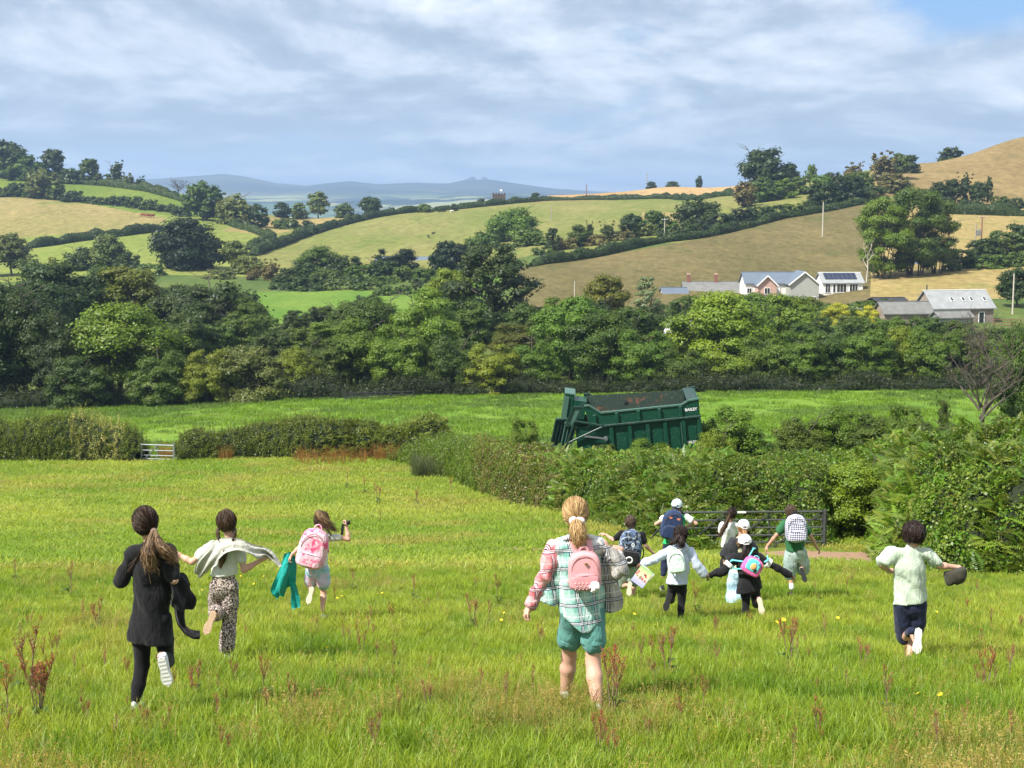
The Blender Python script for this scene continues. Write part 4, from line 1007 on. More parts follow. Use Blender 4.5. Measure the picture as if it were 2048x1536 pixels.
# ------------------------------------------------------------------ grass of the near field
TUFT = [lib('tuft', *blades(s, 26, .30, .13, .010, .35, .55), M_GRASSI) for s in (20, 21, 22)]
TALL = [lib('tall_tuft', *blades(s, 18, .46, .10, .008, .30, .5), M_GRASSI) for s in (23, 24)]
def seedy(seed, n=16):          # thin flowering stalks with feathery tips
    rng = np.random.default_rng(seed); V, Fq, rn = blades(seed, n, .52, .14, .005, .25, .3); V = list(V); Fq = list(Fq); rn = list(rn)
    tips = [V[i * 7 + 6] for i in range(n)]
    for t in tips:
        for q in range(7):
            k = len(V); p = np.array(t) + rng.normal(size=3) * np.array([.010, .010, .03]); d = rng.normal(size=3) * .007
            V += [p - d, p + np.array([.004, 0, .012]), p + d]; Fq.append((k, k + 1, k + 2)); rn.append(rng.uniform(.5, 1))
    return np.array(V), np.array(Fq), np.array(rn)
SEED = [lib('seed_tuft', *seedy(s), M_GRASSI) for s in (25, 26)]
TURF = [lib('turf', *blades(s, 70, .10, .36, .014, .6, .7), M_GRASSI) for s in (27, 28)]
GV = TUFT + TALL + SEED + TURF    # 0-2 tuft, 3-4 tall, 5-6 seed, 7-8 turf
PATHS = [([(760, 1093), (900, 1096), (1100, 1101), (1230, 1106)], .5), ([(1500, 1110), (1600, 1113), (1700, 1116), (1800, 1122)], 2.3)]
PWORLD = [([gp(a, b, 25, 60) for a, b in p], w) for p, w in PATHS]
def pathdist(x, y):
    best = np.full(np.shape(x), 99.0)
    for pts, w in PWORLD:
        for (ax, ay), (bx, by) in zip(pts[:-1], pts[1:]):
            t = np.clip(((x - ax) * (bx - ax) + (y - ay) * (by - ay)) / ((bx - ax) ** 2 + (by - ay) ** 2), 0, 1)
            best = np.minimum(best, np.hypot(x - ax - t * (bx - ax), y - ay - t * (by - ay)) / w)
    return best
def tan_mask(x, y):             # drier, seeding patches
    m = fbm(x / 2.6 + 5, y / 3.4 + 2, 41, 4)
    px, py = project(x, y, H(x, y))
    for cx, cy, rx, ry, k in ((1070, 1440, 240, 90, .20), (250, 1270, 110, 50, .16), (1440, 1215, 160, 36, .18), (1700, 1230, 120, 40, .12), (600, 1450, 120, 60, .10), (120, 1200, 120, 50, .08), (1950, 1480, 120, 60, .10)):
        m = m + k * np.exp(-((px - cx) / rx) ** 2 - ((py - cy) / ry) ** 2)
    return m
def grass():
    rng = np.random.default_rng(77)
    def sample(y0, y1, dens, power=0.0):
        A = 1.12 * (y1 * y1 - y0 * y0) / 2; n = int(A * dens)
        y = np.sqrt(rng.random(n) * (y1 * y1 - y0 * y0) + y0 * y0); x = (rng.random(n) - .5) * 1.12 * y
        return x, y
    parts = [sample(6.3, 12, 210), sample(12, 20, 105), sample(20, 30, 46), sample(30, 42, 24)]
    x = np.concatenate([p[0] for p in parts]); y = np.concatenate([p[1] for p in parts])
    zone = np.clip((34 - y) / 8, 0, 1)                       # long grass fades into the grazed turf
    keep = rng.random(len(x)) < .35 + .65 * zone
    x, y = x[keep], y[keep]
    keep = (pathdist(x, y) > 1.0) | (rng.random(len(x)) < .10); x, y = x[keep], y[keep]
    z = H(x, y); n = len(x)
    tm = tan_mask(x, y); tan = np.clip((tm - .60) / .16, 0, 1)
    hgt = .50 + .85 * fbm(x / 1.3, y / 1.3, 51, 4) + .25 * fbm(x / 6, y / 6, 52, 3)
    hgt *= np.interp(y, [8, 16, 24, 30, 36, 42], [.47, .45, .40, .34, .28, .25])
    vi = rng.choice([0, 1, 2], n, p=[.36, .34, .30]); tl = rng.random(n) < .13; vi[tl] = rng.choice([3, 4], tl.sum())
    sd = rng.random(n) < .012 + .13 * tan; vi[sd] = rng.choice([5, 6], sd.sum())
    rot = np.zeros((n, 3)); rot[:, 2] = rng.uniform(0, 6.28, n); rot[:, 0] = rng.normal(size=n) * .14; rot[:, 1] = .10 + rng.normal(size=n) * .16
    s = hgt * rng.uniform(.8, 1.2, n); wide = 1 + np.clip((y - 10) / 14, 0, 2.4)
    scl = np.stack([s * (.75 + .25 * wide), s * (.75 + .25 * wide), s], 1)
    g1 = np.array([.215, .300, .036]); g2 = np.array([.305, .360, .062]); g3 = np.array([.120, .215, .018]); tn = np.array([.30, .235, .13])
    a = fbm(x / 2.1, y / 2.1, 61, 4)[:, None]; b = fbm(x / .7, y / .7, 62, 3)[:, None]
    a = np.clip((a - .35) / .3, 0, 1); c = g1 * (1 - a) + g2 * a; b = np.clip((b - .52) / .2, 0, 1) * .75; c = c * (1 - b) + g3 * b
    c = c * rng.uniform(.8, 1.2, (n, 1))
    f = (tan * .22)[:, None]; c = c * (1 - f) + tn * f
    c[sd] = np.array([.34, .27, .15]) * rng.uniform(.7, 1.25, (sd.sum(), 1))
    scatter('long_grass', np.stack([x, y, z - .01], 1), rot, scl, vi, c, GV)
    # short grazed turf beyond
    parts = [sample(28, 45, 9), sample(45, 66, 6), sample(66, 92, 4.2)]
    x = np.concatenate([p[0] for p in parts]); y = np.concatenate([p[1] for p in parts])
    px, py = project(x, y, H(x, y))
    keep = (pathdist(x, y) > 1.05) & (bank_z(x, y) - H(x, y) < .1); x, y = x[keep], y[keep]; n = len(x)
    rot = np.zeros((n, 3)); rot[:, 2] = rng.uniform(0, 6.28, n)
    s = rng.uniform(.8, 1.5, n) * (1 + np.clip((y - 40) / 60, 0, .7)); scl = np.stack([s * 1.2, s * 1.2, s * rng.uniform(.55, 1.1, n)], 1)
    a = np.clip((fbm(x / 5, y / 8, 71, 5)[:, None] - .38) / .24, 0, 1); c = np.array([.185, .280, .038]) * (1 - a) + np.array([.290, .345, .075]) * a
    t = np.clip((fbm(x / 3 + 9, y / 2, 73, 4)[:, None] - .56) / .1, 0, 1) * .65; c = c * (1 - t) + np.array([.33, .29, .12]) * t
    vi = rng.choice([7, 8], n)
    scatter('grazed_turf', np.stack([x, y, H(x, y) - .01], 1), rot, scl, vi, c * rng.uniform(.85, 1.15, (n, 1)), GV)
    # rough growth over the valley meadow
    A = []
    n = 12000; y = np.sqrt(rng.random(n) * (156 ** 2 - 94 ** 2) + 94 ** 2); x = (rng.random(n) - .5) * 1.1 * y
    k = fbm(x / 7, y / 12, 81, 4) + np.clip((y - 140) / 60, 0, .3); keep = rng.random(n) < np.clip((k - .35) * 3, .1, 1); x, y = x[keep], y[keep]; n = len(x)
    rot = np.zeros((n, 3)); rot[:, 2] = rng.uniform(0, 6.28, n); s = rng.uniform(1.6, 3.4, n); scl = np.stack([s, s, s * rng.uniform(.8, 1.5, n)], 1)
    c = np.array([[.15, .25, .026]]) * rng.uniform(.7, 1.3, (n, 1)); bl = np.clip((fbm(x / 9, y / 5, 83, 3) - .5) / .1, 0, 1)[:, None] * .6
    c = c * (1 - bl) + np.array([.07, .12, .045]) * bl
    scatter('meadow_grass', np.stack([x, y, H(x, y) - .01], 1), rot, scl, rng.choice([7, 8], n), c, GV)
    # rushes at the foot of the bank and red dock haze along the far hedge
    pts = []; cl = []
    for (x0, x1, y0, y1, m, colr) in ((828, 935, 922, 955, 700, (.10, .125, .075)), (880, 960, 880, 925, 500, (.12, .19, .03))):
        for q in range(m):
            g = gp(rng.uniform(x0, x1), rng.uniform(y0, y1), 60, 95); pts.append((g[0], g[1])); cl.append(colr)
    P = np.array(pts); n = len(P); rot = np.zeros((n, 3)); rot[:, 2] = rng.uniform(0, 6.28, n); s = rng.uniform(1.6, 2.9, n)
    scatter('rushes', np.column_stack([P, H(P[:, 0], P[:, 1])]), rot, np.stack([s * .9, s * .9, s], 1), rng.choice([3, 4], n), np.array(cl) * rng.uniform(.7, 1.2, (n, 1)), GV)
    pts = []
    for (x0, x1, y0, y1, m) in ((590, 730, 912, 932, 110), (440, 460, 915, 922, 40), (60, 90, 908, 920, 40), (730, 800, 912, 925, 80), (320, 345, 912, 920, 30)):
        for q in range(m):
            g = gp(rng.uniform(x0, x1), rng.uniform(y0, y1), 70, 93); pts.append(g)
    P = np.array(pts); n = len(P); rot = np.zeros((n, 3)); rot[:, 2] = rng.uniform(0, 6.28, n); s = rng.uniform(1.1, 2.2, n)
    scatter('dock_patch', np.column_stack([P, H(P[:, 0], P[:, 1])]), rot, np.stack([s, s, s], 1), rng.choice([5, 6, 3], n), np.array([[.26, .13, .06]]) * rng.uniform(.6, 1.4, (n, 1)), GV)
grass()
# bare red earth: the track by the black gate and a fainter worn line
def pathmat():
    m, nt, out = newmat('red_earth'); geo = nd(nt, 'ShaderNodeNewGeometry'); pos = geo.outputs['Position']
    c = mixc(nt, noise(nt, pos, 3.0, 6, .7), (.20, .105, .06), (.42, .26, .16)); c = mixc(nt, maprange(nt, noise(nt, pos, 9, 5, .7), .5, .75), c, (.36, .30, .19))
    p = nd(nt, 'ShaderNodeBsdfPrincipled'); p.inputs['Roughness'].default_value = .95; nt.links.new(c, p.inputs['Base Color'])
    b = nd(nt, 'ShaderNodeBump'); b.inputs['Distance'].default_value = .05; b.inputs['Strength'].default_value = .8; nt.links.new(noise(nt, pos, 12, 5, .7), b.inputs['Height']); nt.links.new(b.outputs[0], p.inputs['Normal'])
    nt.links.new(p.outputs[0], out.inputs[0]); return m
M_EARTH = pathmat()
for nm, (pts, w) in zip(('worn_line', 'earth_track'), PWORLD):
    n = 60; L = np.linspace(0, len(pts) - 1, n); X = np.interp(L, range(len(pts)), [p[0] for p in pts]); Y = np.interp(L, range(len(pts)), [p[1] for p in pts])
    tx, ty = np.gradient(X), np.gradient(Y); q = np.hypot(tx, ty); V = []
    for k in np.linspace(-1, 1, 9):
        ww = w * .95 * k * (1 + .5 * (fbm(X * 1.3, Y * 0 + 3 * np.sign(k), 91, 3) - .5)); x = X - ty / q * ww; y = Y + tx / q * ww; V.append(np.stack([x, y, H(x, y) + .03 - .03 * abs(k)], 1))
    V = np.stack(V, 1).reshape(-1, 3); Q = np.array([[i * 9 + j, i * 9 + j + 1, (i + 1) * 9 + j + 1, (i + 1) * 9 + j] for i in range(n - 1) for j in range(8)])
    obj(nm, mesh_np(nm, V, Q[:, ::-1], smooth=True), M_EARTH, kind='structure')
# dock plants: rusty seed stalks, a few green leaves at the foot
M_DOCK = leafmat('dock_seeds', False, .15, .7); M_DOCKLEAF = leafmat('dock_leaf', False, .3, .4)
def dock_meshes(seed, stalks):
    rng = np.random.default_rng(seed); m = MB(); SP = []
    for s in range(stalks):
        a = rng.uniform(0, 6.28); ln = rng.uniform(.05, .35) if stalks > 1 else .08; top = rng.uniform(.75, 1)
        pts = [Vector((math.cos(a) * (.03 + ln * t * t), math.sin(a) * (.03 + ln * t * t), top * t)) for t in (0, .3, .6, .85, 1)]
        m.tube(pts, [.012, .010, .007, .005, .003], 4, False)
        for b in range(9):
            t = rng.uniform(.35, .8); k = t * 4; i = min(3, int(k)) ; p = pts[i].lerp(pts[i + 1], min(1, max(0, k - i)))
            aa = rng.uniform(0, 6.28); L = (1.02 - t) * rng.uniform(.35, .6)
            q = [p + Vector((math.cos(aa) * L * .38 * u, math.sin(aa) * L * .38 * u, L * u * .92)) for u in (0, .5, 1)]
            m.tube(q, [.005, .004, .002], 3, False)
            for u in np.linspace(.15, 1, 16): SP.append(np.array(q[0].lerp(q[2], u)) + rng.normal(size=3) * .009)
        for u in np.linspace(.5, 1, 26): SP.append(np.array(pts[int(u * 3.99)].lerp(pts[int(u * 3.99) + 1], (u * 4) % 1)) + rng.normal(size=3) * .011)
    SP = np.array(SP); SP = np.repeat(SP, 2, 0) + rng.normal(size=(len(SP) * 2, 3)) * .008
    V, Q = rhombs(SP, rng.normal(size=SP.shape), .0165 * rng.uniform(.6, 1.3, len(SP)), .8, rng)
    sm = mesh_np('dock_seed_heads', V, Q, attrs={'rnd': ('FACE', 'FLOAT', rng.random(len(Q)))})
    st = bpy.data.meshes.new('dock_stem'); st.from_pydata([tuple(v) for v in m.v], [], m.f); st.update()
    n = 7; a = rng.uniform(0, 6.28, n); lv = []; lq = []
    for i, aa in enumerate(a):
        L = rng.uniform(.15, .30); w = L * .22; d = np.array([math.cos(aa), math.sin(aa), 0]); sd = np.array([-d[1], d[0], 0]); k = len(lv); z = .02 + rng.uniform(0, .25)
        lv += [d * .02 + [0, 0, z], d * L * .4 + sd * w + [0, 0, z + L * .5], d * L * .5 + [0, 0, z + L * .48], d * L * .4 - sd * w + [0, 0, z + L * .5], d * L * 1.1 + [0, 0, z + L * .35]]
        lq += [(k, k + 1, k + 2), (k, k + 2, k + 3), (k + 1, k + 4, k + 2), (k + 2, k + 4, k + 3)]
    lm = mesh_np('dock_leaf', np.array(lv), np.array(lq), attrs={'rnd': ('FACE', 'FLOAT', rng.random(len(lq)))})
    for me, mt in ((sm, M_DOCK), (st, M_TWIG), (lm, M_DOCKLEAF)): me.materials.append(mt)
    return sm, st, lm
DM = [dock_meshes(i, k) for i, k in enumerate((1, 1, 2, 3, 6))]
def dock(px, py, top, v, label, col=(.31, .078, .042), lo=6, hi=95, leaf=True, group='dock plants in the field'):
    g = G(px, py, lo, hi); h = (py - top) * g.y / F * 1.2; r = empty('dock_plant', (g.x, g.y, g.z - .01), label, 'dock plant', group, px * .7)
    sm, st, lm = DM[v]; j = .8 + .5 * ((px * 7.3) % 1)
    for nm, me in (('seed_heads', sm), ('stem', st)) + ((('leaf', lm),) if leaf else ()):
        o = obj(nm, me, None, r); s = h; o.scale = (s, s, s); o['kind'] = 'stuff' if nm == 'seed_heads' else 'thing'; o.color = ((.07, .12, .02) if nm == 'leaf' else tuple(c * j for c in col)) + (1,)
for a in [(78, 1452, 1320, 4, 'large many stalked rusty dock clump near the lower left corner'),
          (60, 1392, 1250, 2, 'tall leaning rusty dock behind the large dock clump, lower left'),
          (16, 1448, 1335, 1, 'single rusty dock at the left edge beside the large clump'),
          (392, 1402, 1318, 2, 'dark brown dock just right of the foot of the girl in black'),
          (531, 1408, 1312, 1, 'upright brown dock with a green leaf between the girl in black and the middle'),
          (1198, 1520, 1425, 3, 'rusty dock in front of the feet of the woman in the checked shirt'),
          (1222, 1536, 1455, 2, 'bright red leaning dock at the bottom edge right of centre'),
          (1225, 1440, 1300, 3, 'tall dark dock right beside the woman with the checked shirt'),
          (1334, 1360, 1252, 2, 'tall rusty dock right of the woman, below the girl in the pale hoodie'),
          (1392, 1232, 1165, 1, 'slender rusty dock between the two children holding hands'),
          (1578, 1335, 1238, 3, 'branched rusty dock below the boy with the checkered backpack'),
          (1558, 1300, 1262, 1, 'short dock with yellow flowers beside it, right of the girl in black cap kit'),
          (1975, 1385, 1300, 3, 'leaning rusty dock right of the boy with the hat'),
          (2022, 1345, 1290, 1, 'thin rusty dock near the right edge of the field'),
          (1410, 1435, 1352, 1, 'single dock stalk midway between the woman and the boy in navy shorts'),
          (1643, 1500, 1450, 1, 'short bright rusty dock near the bottom, right of centre'),
          (1785, 1536, 1478, 2, 'rusty dock at the bottom edge below the boy in navy shorts'),
          (1840, 1540, 1498, 1, 'last rusty dock tip along the bottom edge'),
          (1777, 1440, 1335, 1, 'tall faint dock below the kicked up shoe of the boy in navy shorts'),
          (945, 1262, 1188, 2, 'left one of two tall docks left of the woman in the checked shirt'),
          (980, 1256, 1200, 1, 'right one of two tall docks left of the woman in the checked shirt'),
          (997, 1212, 1152, 1, 'thin distant dock just behind the pair left of the woman'),
          (828, 1205, 1150, 1, 'thin rusty dock alone in the middle of the field'),
          (791, 1342, 1282, 1, 'thin dock stalk in the long grass at the middle'),
          (858, 1352, 1312, 1, 'small leaning dock in the long grass at the middle'),
          (718, 1292, 1250, 1, 'small dock below the girl with the pink backpack, to her right'),
          (738, 1272, 1232, 1, 'tiny dock right of the small dock below the pink backpack'),
          (708, 1182, 1140, 1, 'thin dark dock right of the girl with the pink backpack'),
          (30, 1165, 1120, 1, 'thin dock near the left edge behind the girl in black'),
          (140, 1192, 1130, 1, 'thin dock left of the girl in black, half way to the edge'),
          (195, 1262, 1195, 2, 'branched rusty dock just left of the girl in black'),
          (165, 1252, 1200, 1, 'thin dock beside the branched dock left of the girl in black'),
          (285, 1310, 1285, 0, 'small red dock stalk between the legs and trailing sleeve of the girl in black'),
          (756, 1010, 968, 2, 'distant dock in the short turf, rightmost of the middle three'),
          (729, 990, 955, 1, 'distant dock in the short turf, middle of three'),
          (694, 978, 945, 1, 'distant dock in the short turf, leftmost of the middle three'),
          (834, 1012, 976, 2, 'distant dock left of the brown molehill by the bank'),
          (902, 985, 955, 2, 'distant dock nearest the brown molehill at the foot of the bank'),
          (760, 1045, 1020, 1, 'small distant dock below the middle three in the short turf'),
          (1505, 1140, 1110, 0, 'tiny dock on the earth track in front of the black gate')]:
    dock(*a)
rd = random.Random(12)
for i in range(130):             # thin reddish stalks all over the long grass
    py = 1130 + 400 * rd.random() ** 1.1; px = rd.uniform(0, 2048); sz = (py - 1000) * rd.uniform(.10, .20)
    dock(px, py, py - sz, rd.choice((0, 1, 1, 2)), 'thin reddish dock stalk among the many scattered through the long grass', (.29, .09, .05), leaf=False, group='thin dock stalks in the long grass')
# yellow flowers
M_YEL = simple('yellow_petals', (.80, .62, .02), .6, .1, 30); M_STEMG = simple('flower_stem', (.10, .17, .03), .7)
def flower_mesh():
    rng = np.random.default_rng(3); n = 14; V = []; Fq = []
    for i in range(n):
        a = i * 2 * math.pi / n; d = np.array([math.cos(a), math.sin(a), .25]); s = np.array([-d[1], d[0], 0]) * .008; k = len(V)
        V += [np.array([0, 0, 0]), d * .018 + s, d * .032 + [0, 0, .004], d * .018 - s]; Fq.append((k, k + 1, k + 2, k + 3))
    for i in range(8):
        a = i * math.pi / 4; d = np.array([math.cos(a) * .012, math.sin(a) * .012, .010]); e = np.array([math.cos(a + .785) * .012, math.sin(a + .785) * .012, .010]); k = len(V); V += [np.array([0, 0, .016]), d, e]; Fq.append((k, k + 1, k + 2))
    me = bpy.data.meshes.new('petals'); me.from_pydata([tuple(v) for v in V], [], Fq); me.materials.append(M_YEL); return me
FM = flower_mesh(); ms = MB(); ms.tube([(0, 0, 0), (.01, 0, .5), (0, .01, 1)], [.004, .0035, .003], 4, False)
FS = bpy.data.meshes.new('flower_stem'); FS.from_pydata([tuple(v) for v in ms.v], [], ms.f); FS.materials.append(M_STEMG)
FL = [(1566, 1240, 1265, 1.6), (1553, 1245, 1270, 1.5), (1948, 1232, 1250, 1.3), (1960, 1260, 1280, 1.3), (1835, 1388, 1400, 1.2), (1880, 1390, 1405, 1.2), (1675, 1236, 1250, 1.2), (1872, 1224, 1240, 1), (1888, 1314, 1330, 1),
      (515, 1156, 1170, 1), (520, 1160, 1174, 1), (528, 1153, 1168, 1.2), (508, 1168, 1180, 1), (482, 1152, 1165, .9), (404, 1180, 1195, 1), (655, 1296, 1312, 1.3), (677, 1293, 1306, .9), (757, 1188, 1200, 1), (765, 1186, 1200, .9),
      (675, 1196, 1210, .9), (683, 1192, 1204, .9), (690, 1190, 1204, .9), (378, 1150, 1160, .8), (790, 1182, 1195, .9), (1008, 1226, 1240, 1), (1003, 1240, 1255, 1), (1268, 1228, 1244, 1.1), (1310, 1250, 1262, 1), (3, 1325, 1345, 1.5), (1076, 1245, 1255, .8)]
FN = lambda px: 'beside the boy in navy shorts' if px > 1800 else 'right of the girls holding hands' if px > 1500 else 'near the woman in the checked shirt' if px > 990 else 'near the girl with the pink backpack' if px > 600 else 'between the girls on the left'
for i, (px, py, gy, s) in enumerate(FL):
    g = G(px, gy + 12, 6, 45); z = ray(px, py)[1] * g.y; r = empty('yellow_flower', (g.x, g.y, g.z), None)
    near = FN(px)
    k_ = 1 + sum(1 for q in FL if q[0] < px and FN(q[0]) == near); tag(r, f'small yellow flower, {ORD[k_ - 1]} from left {near}', 'flower', 'yellow flowers ' + near)
    f = obj('petals', FM, M_YEL, r); f.location = (0, 0, z - g.z); f.scale = (s * .62,) * 3; f.rotation_euler = (.5, 0, i)
    st = obj('stem', FS, M_STEMG, r); st.scale = (1, 1, z - g.z)
# molehill of brown earth and a pale stone at the foot of the bank
g = G(1025, 998, 40, 90)
iv, ff = ico(); rng_ = np.random.default_rng(4)
me = mesh_np('molehill', iv * np.array([.55, .45, .38]) * (1 + rng_.normal(size=(len(iv), 1)) * .12), ff, smooth=True)
o = obj('earth_mound', me, M_EARTH, loc=(g.x, g.y - .6, g.z + .05)); tag(o, 'small mound of bare reddish earth at the foot of the bank', 'earth mound')
# ------------------------------------------------------------------ buildings
M_SLATE = simple('blue_slate', (.12, .15, .19), .55, .12, 1.2, bump=.2, bscale=6); M_GREYROOF = simple('grey_slate', (.27, .28, .28), .7, .18, 1.0, bump=.3, bscale=5)
M_OLDROOF = simple('old_lichened_slate', (.165, .165, .155), .85, .22, .9, bump=.4, bscale=5); M_PINKWALL = simple('pink_brick', (.50, .33, .27), .85, .12, 2.5)
M_GREYWALL = simple('grey_cladding', (.36, .37, .33), .8, .06, 2); M_WHITEWALL = simple('white_render', (.74, .73, .69), .8, .05, 1.5); M_STONE = simple('rubble_stone', (.26, .21, .17), .9, .35, 2.2, bump=.5, bscale=4)
M_TRIM = simple('white_trim', (.78, .78, .76), .6, .03); M_GLASS = simple('dark_window_glass', (.025, .03, .035), .12, .05, spec=.6); M_SOLAR = simple('solar_panel_glass', (.018, .026, .055), .18, .05, spec=.6)
M_BRICKD = simple('dark_red_brick', (.22, .10, .075), .85, .2, 3); M_BLACKROOF = simple('black_sheet_roof', (.03, .03, .032), .6, .1); M_TOWER = simple('tower_stone', (.085, .065, .050), .95, .2, .6, bump=.4, bscale=2)
M_GREYDOOR = simple('grey_planks', (.25, .26, .27), .8, .1)
class House:
    def __init__(s, name, label, pxc, Y, py0, yaw=0.0, cat='house', group=None):
        p = P3(pxc, py0, Y); s.r = empty(name, tuple(p), label, cat, group, math.radians(yaw)); s.Y = Y
    def part(s, nm, mb, mat): return mb.build(nm, mat, s.r)
    def block(s, x0, x1, y0, y1, h, wall, drop=3.0, axis='x', rise=2.0, roof=None, over=.35, thick=.16, y_ext=0):
        """walls with gables and two roof slabs; axis: the way the ridge runs"""
        m = MB()
        if axis == 'x':
            poly = [(y0, -drop), (y1, -drop), (y1, h), ((y0 + y1) / 2, h + rise), (y0, h)]
            M = Matrix(((0, 1, 0), (1, 0, 0), (0, 0, 1)))
            m.prism(poly, x0, x1, M); s.part('wall', m, wall)
            ym = (y0 + y1) / 2; sl = rise / (ym - y0)
            for sg, ya in ((-1, y0), (1, y1)):
                e = MB(); yo = ya + sg * over; zo = h - sl * over
                V = [(x0 - over, yo, zo + .03), (x1 + over, yo, zo + .03), (x1 + over, ym, h + rise + .03), (x0 - over, ym, h + rise + .03)]
                V += [(a, b, c + thick) for a, b, c in V]
                e.add(V, [(0, 1, 2, 3), (7, 6, 5, 4), (0, 4, 5, 1), (1, 5, 6, 2), (2, 6, 7, 3), (3, 7, 4, 0)]); s.part('roof', e, roof)
            rd = MB(); rd.box(((x0 + x1) / 2, ym, h + rise + thick + .03), (x1 - x0 + 2 * over - .02, .3, .12)); s.part('ridge_tiles', rd, M_TRIM if roof is M_GREYROOF else roof)
        else:
            xm = (x0 + x1) / 2
            m.prism([(x0, -drop), (x1, -drop), (x1, h), (xm, h + rise), (x0, h)], y0, y1); s.part('wall', m, wall); sl = rise / (xm - x0)
            for sg, xa in ((-1, x0), (1, x1)):
                e = MB(); xo = xa + sg * over; zo = h - sl * over
                V = [(xo, y0 - over, zo + .03), (xm, y0 - over, h + rise + .03), (xm, y1 + y_ext, h + rise + .03), (xo, y1 + y_ext, zo + .03)]
                V += [(a, b, c + thick) for a, b, c in V]
                e.add(V, [(0, 1, 2, 3), (7, 6, 5, 4), (0, 4, 5, 1), (1, 5, 6, 2), (2, 6, 7, 3), (3, 7, 4, 0)]); s.part('roof', e, roof)
                b = MB(); b.bar((xo, y0 - over - .06, zo + .02), (xm - sg * -.001, y0 - over - .06, h + rise + .02), .08, .26); s.part('bargeboard', b, M_TRIM)
    def window(s, x, z, w, h, y, mull=1, nm='window'):
        f = MB()
        f.box((x - w / 2, y - .03, z), (.10, .12, h + .1)); f.box((x + w / 2, y - .03, z), (.10, .12, h + .1)); f.box((x, y - .03, z + h / 2), (w - .1, .12, .10)); f.box((x, y - .03, z - h / 2), (w - .1, .12, .10))
        for k in range(mull): f.box((x - w / 2 + w * (k + 1) / (mull + 1), y - .03, z), (.06, .10, h - .1))
        o = s.part(nm, f, M_TRIM); g = MB(); g.box((x, y - .005, z), (w - .1, .05, h - .1)); g.build('pane', M_GLASS, o); return o
    def chimney(s, x, y, z, w=.8, h=1.6, pots=2):
        m = MB(); m.box((x, y, z), (w, .6, h)); m.box((x, y, z + h / 2 + .06), (w + .12, .72, .12)); c = s.part('chimney', m, M_BRICKD)
        for k in range(pots): t = MB(); t.tube([(x + (k - .5) * .4, y, z + h / 2 + .12), (x + (k - .5) * .4, y, z + h / 2 + .55)], [.14, .11], 8); t.build('chimney_pot', M_PINKWALL, c)
M_SHEDROOF = simple('pale_sheet_roof', (.45, .45, .43), .6, .08, 2)
# white bungalow with solar panels (px 1637-1732, Y 300)
h = House('bungalow', 'white bungalow with solar panels on its grey roof, nearest the beech clump', 1683, 300, 586, 3)
h.block(-4.0, 4.6, 0, 6.5, 2.2, M_WHITEWALL, 2, 'x', 1.9, M_GREYROOF)
sl = math.atan2(1.9, 3.25)
for r_ in range(2):
    for c_ in range(7):
        m = MB(); yy = .75 + r_ * 1.15 + .5; zz = 2.2 + yy * math.tan(sl) + .27
        m.box((-2.9 + c_ * 1.0, yy, zz), (.94, 1.16, .05), Matrix.Rotation(sl, 3, 'X')); h.part('solar_panel', m, M_SOLAR)
h.window(-3.0, 1.0, 1.1, 1.9, -.01); h.window(.0, 1.05, 2.1, 1.8, -.01, 2); h.window(2.6, 1.05, 1.8, 1.7, -.01, 2); h.window(-1.6, 1.0, .6, 1.8, -.01, 0, 'door')
m = MB(); m.box((4.63, 4.2, .9), (.06, 1.4, .9)); h.part('window', m, M_GLASS)
# largest house: slate roof, pink gable and grey gable (px 1495-1642)
h = House('house', 'largest house with blue slate roof, one pink brick gable and one grey gable', 1568, 296, 598, 2)
h.block(-7.6, 5.0, 3.0, 9.4, 3.2, M_WHITEWALL, 3, 'x', 2.1, M_SLATE)
h.block(-5.6, -1.6, 0, 6.0, 3.0, M_PINKWALL, 3, 'y', 1.9, M_SLATE)
h.block(1.0, 7.2, -.8, 6.4, 3.2, M_GREYWALL, 3, 'y', 2.5, M_SLATE)
h.window(-3.6, 1.7, 1.2, 1.3, -.01, 1); h.window(6.2, -.2, 1.0, 1.4, -.81, 1); h.window(-6.8, 1.6, 1.0, 1.1, 2.99, 1)
m = MB(); m.tube([(-.2, 2.9, 3.2), (-.2, 2.9, -1)], .06, 6); h.part('downpipe', m, M_TRIM)
# older stone house with three chimneys (px 1355-1510)
h = House('house', 'old stone house with three brick chimneys left of the largest slate house', 1447, 305, 613, -3)
h.block(-8.5, 7.2, 0, 7, 2.8, M_STONE, 3, 'x', 2.3, M_OLDROOF)
h.block(-10.4, -7.4, -1.6, 2, 2.2, M_WHITEWALL, 3, 'y', 1.5, M_OLDROOF)
for cx in (-7.4, -1.4, 5.6): h.chimney(cx, 3.5, 5.8)
for wx in (-4, 0, 4): h.window(wx, 1.4, 1.1, 1.2, -.01)
h = House('house', 'low slate roofed building at the left end of the old stone house', 1352, 300, 614, 8)
h.block(-2.4, 2.8, 0, 6, 2.0, M_WHITEWALL, 3, 'x', 1.9, M_SLATE); h.window(0, .9, 1, 1, -.01)
# house behind the beeches
h = House('house', 'small brick house with blue slate roof behind the beech trunks', 1812, 345, 560, -14)
h.block(-5.6, 4.4, 0, 6, 2.6, M_BRICKD, 3, 'x', 2.2, M_SLATE); h.window(-2.5, 1.2, 1.2, 1.3, -.01); h.window(1.8, 1.2, 1.2, 1.3, -.01)
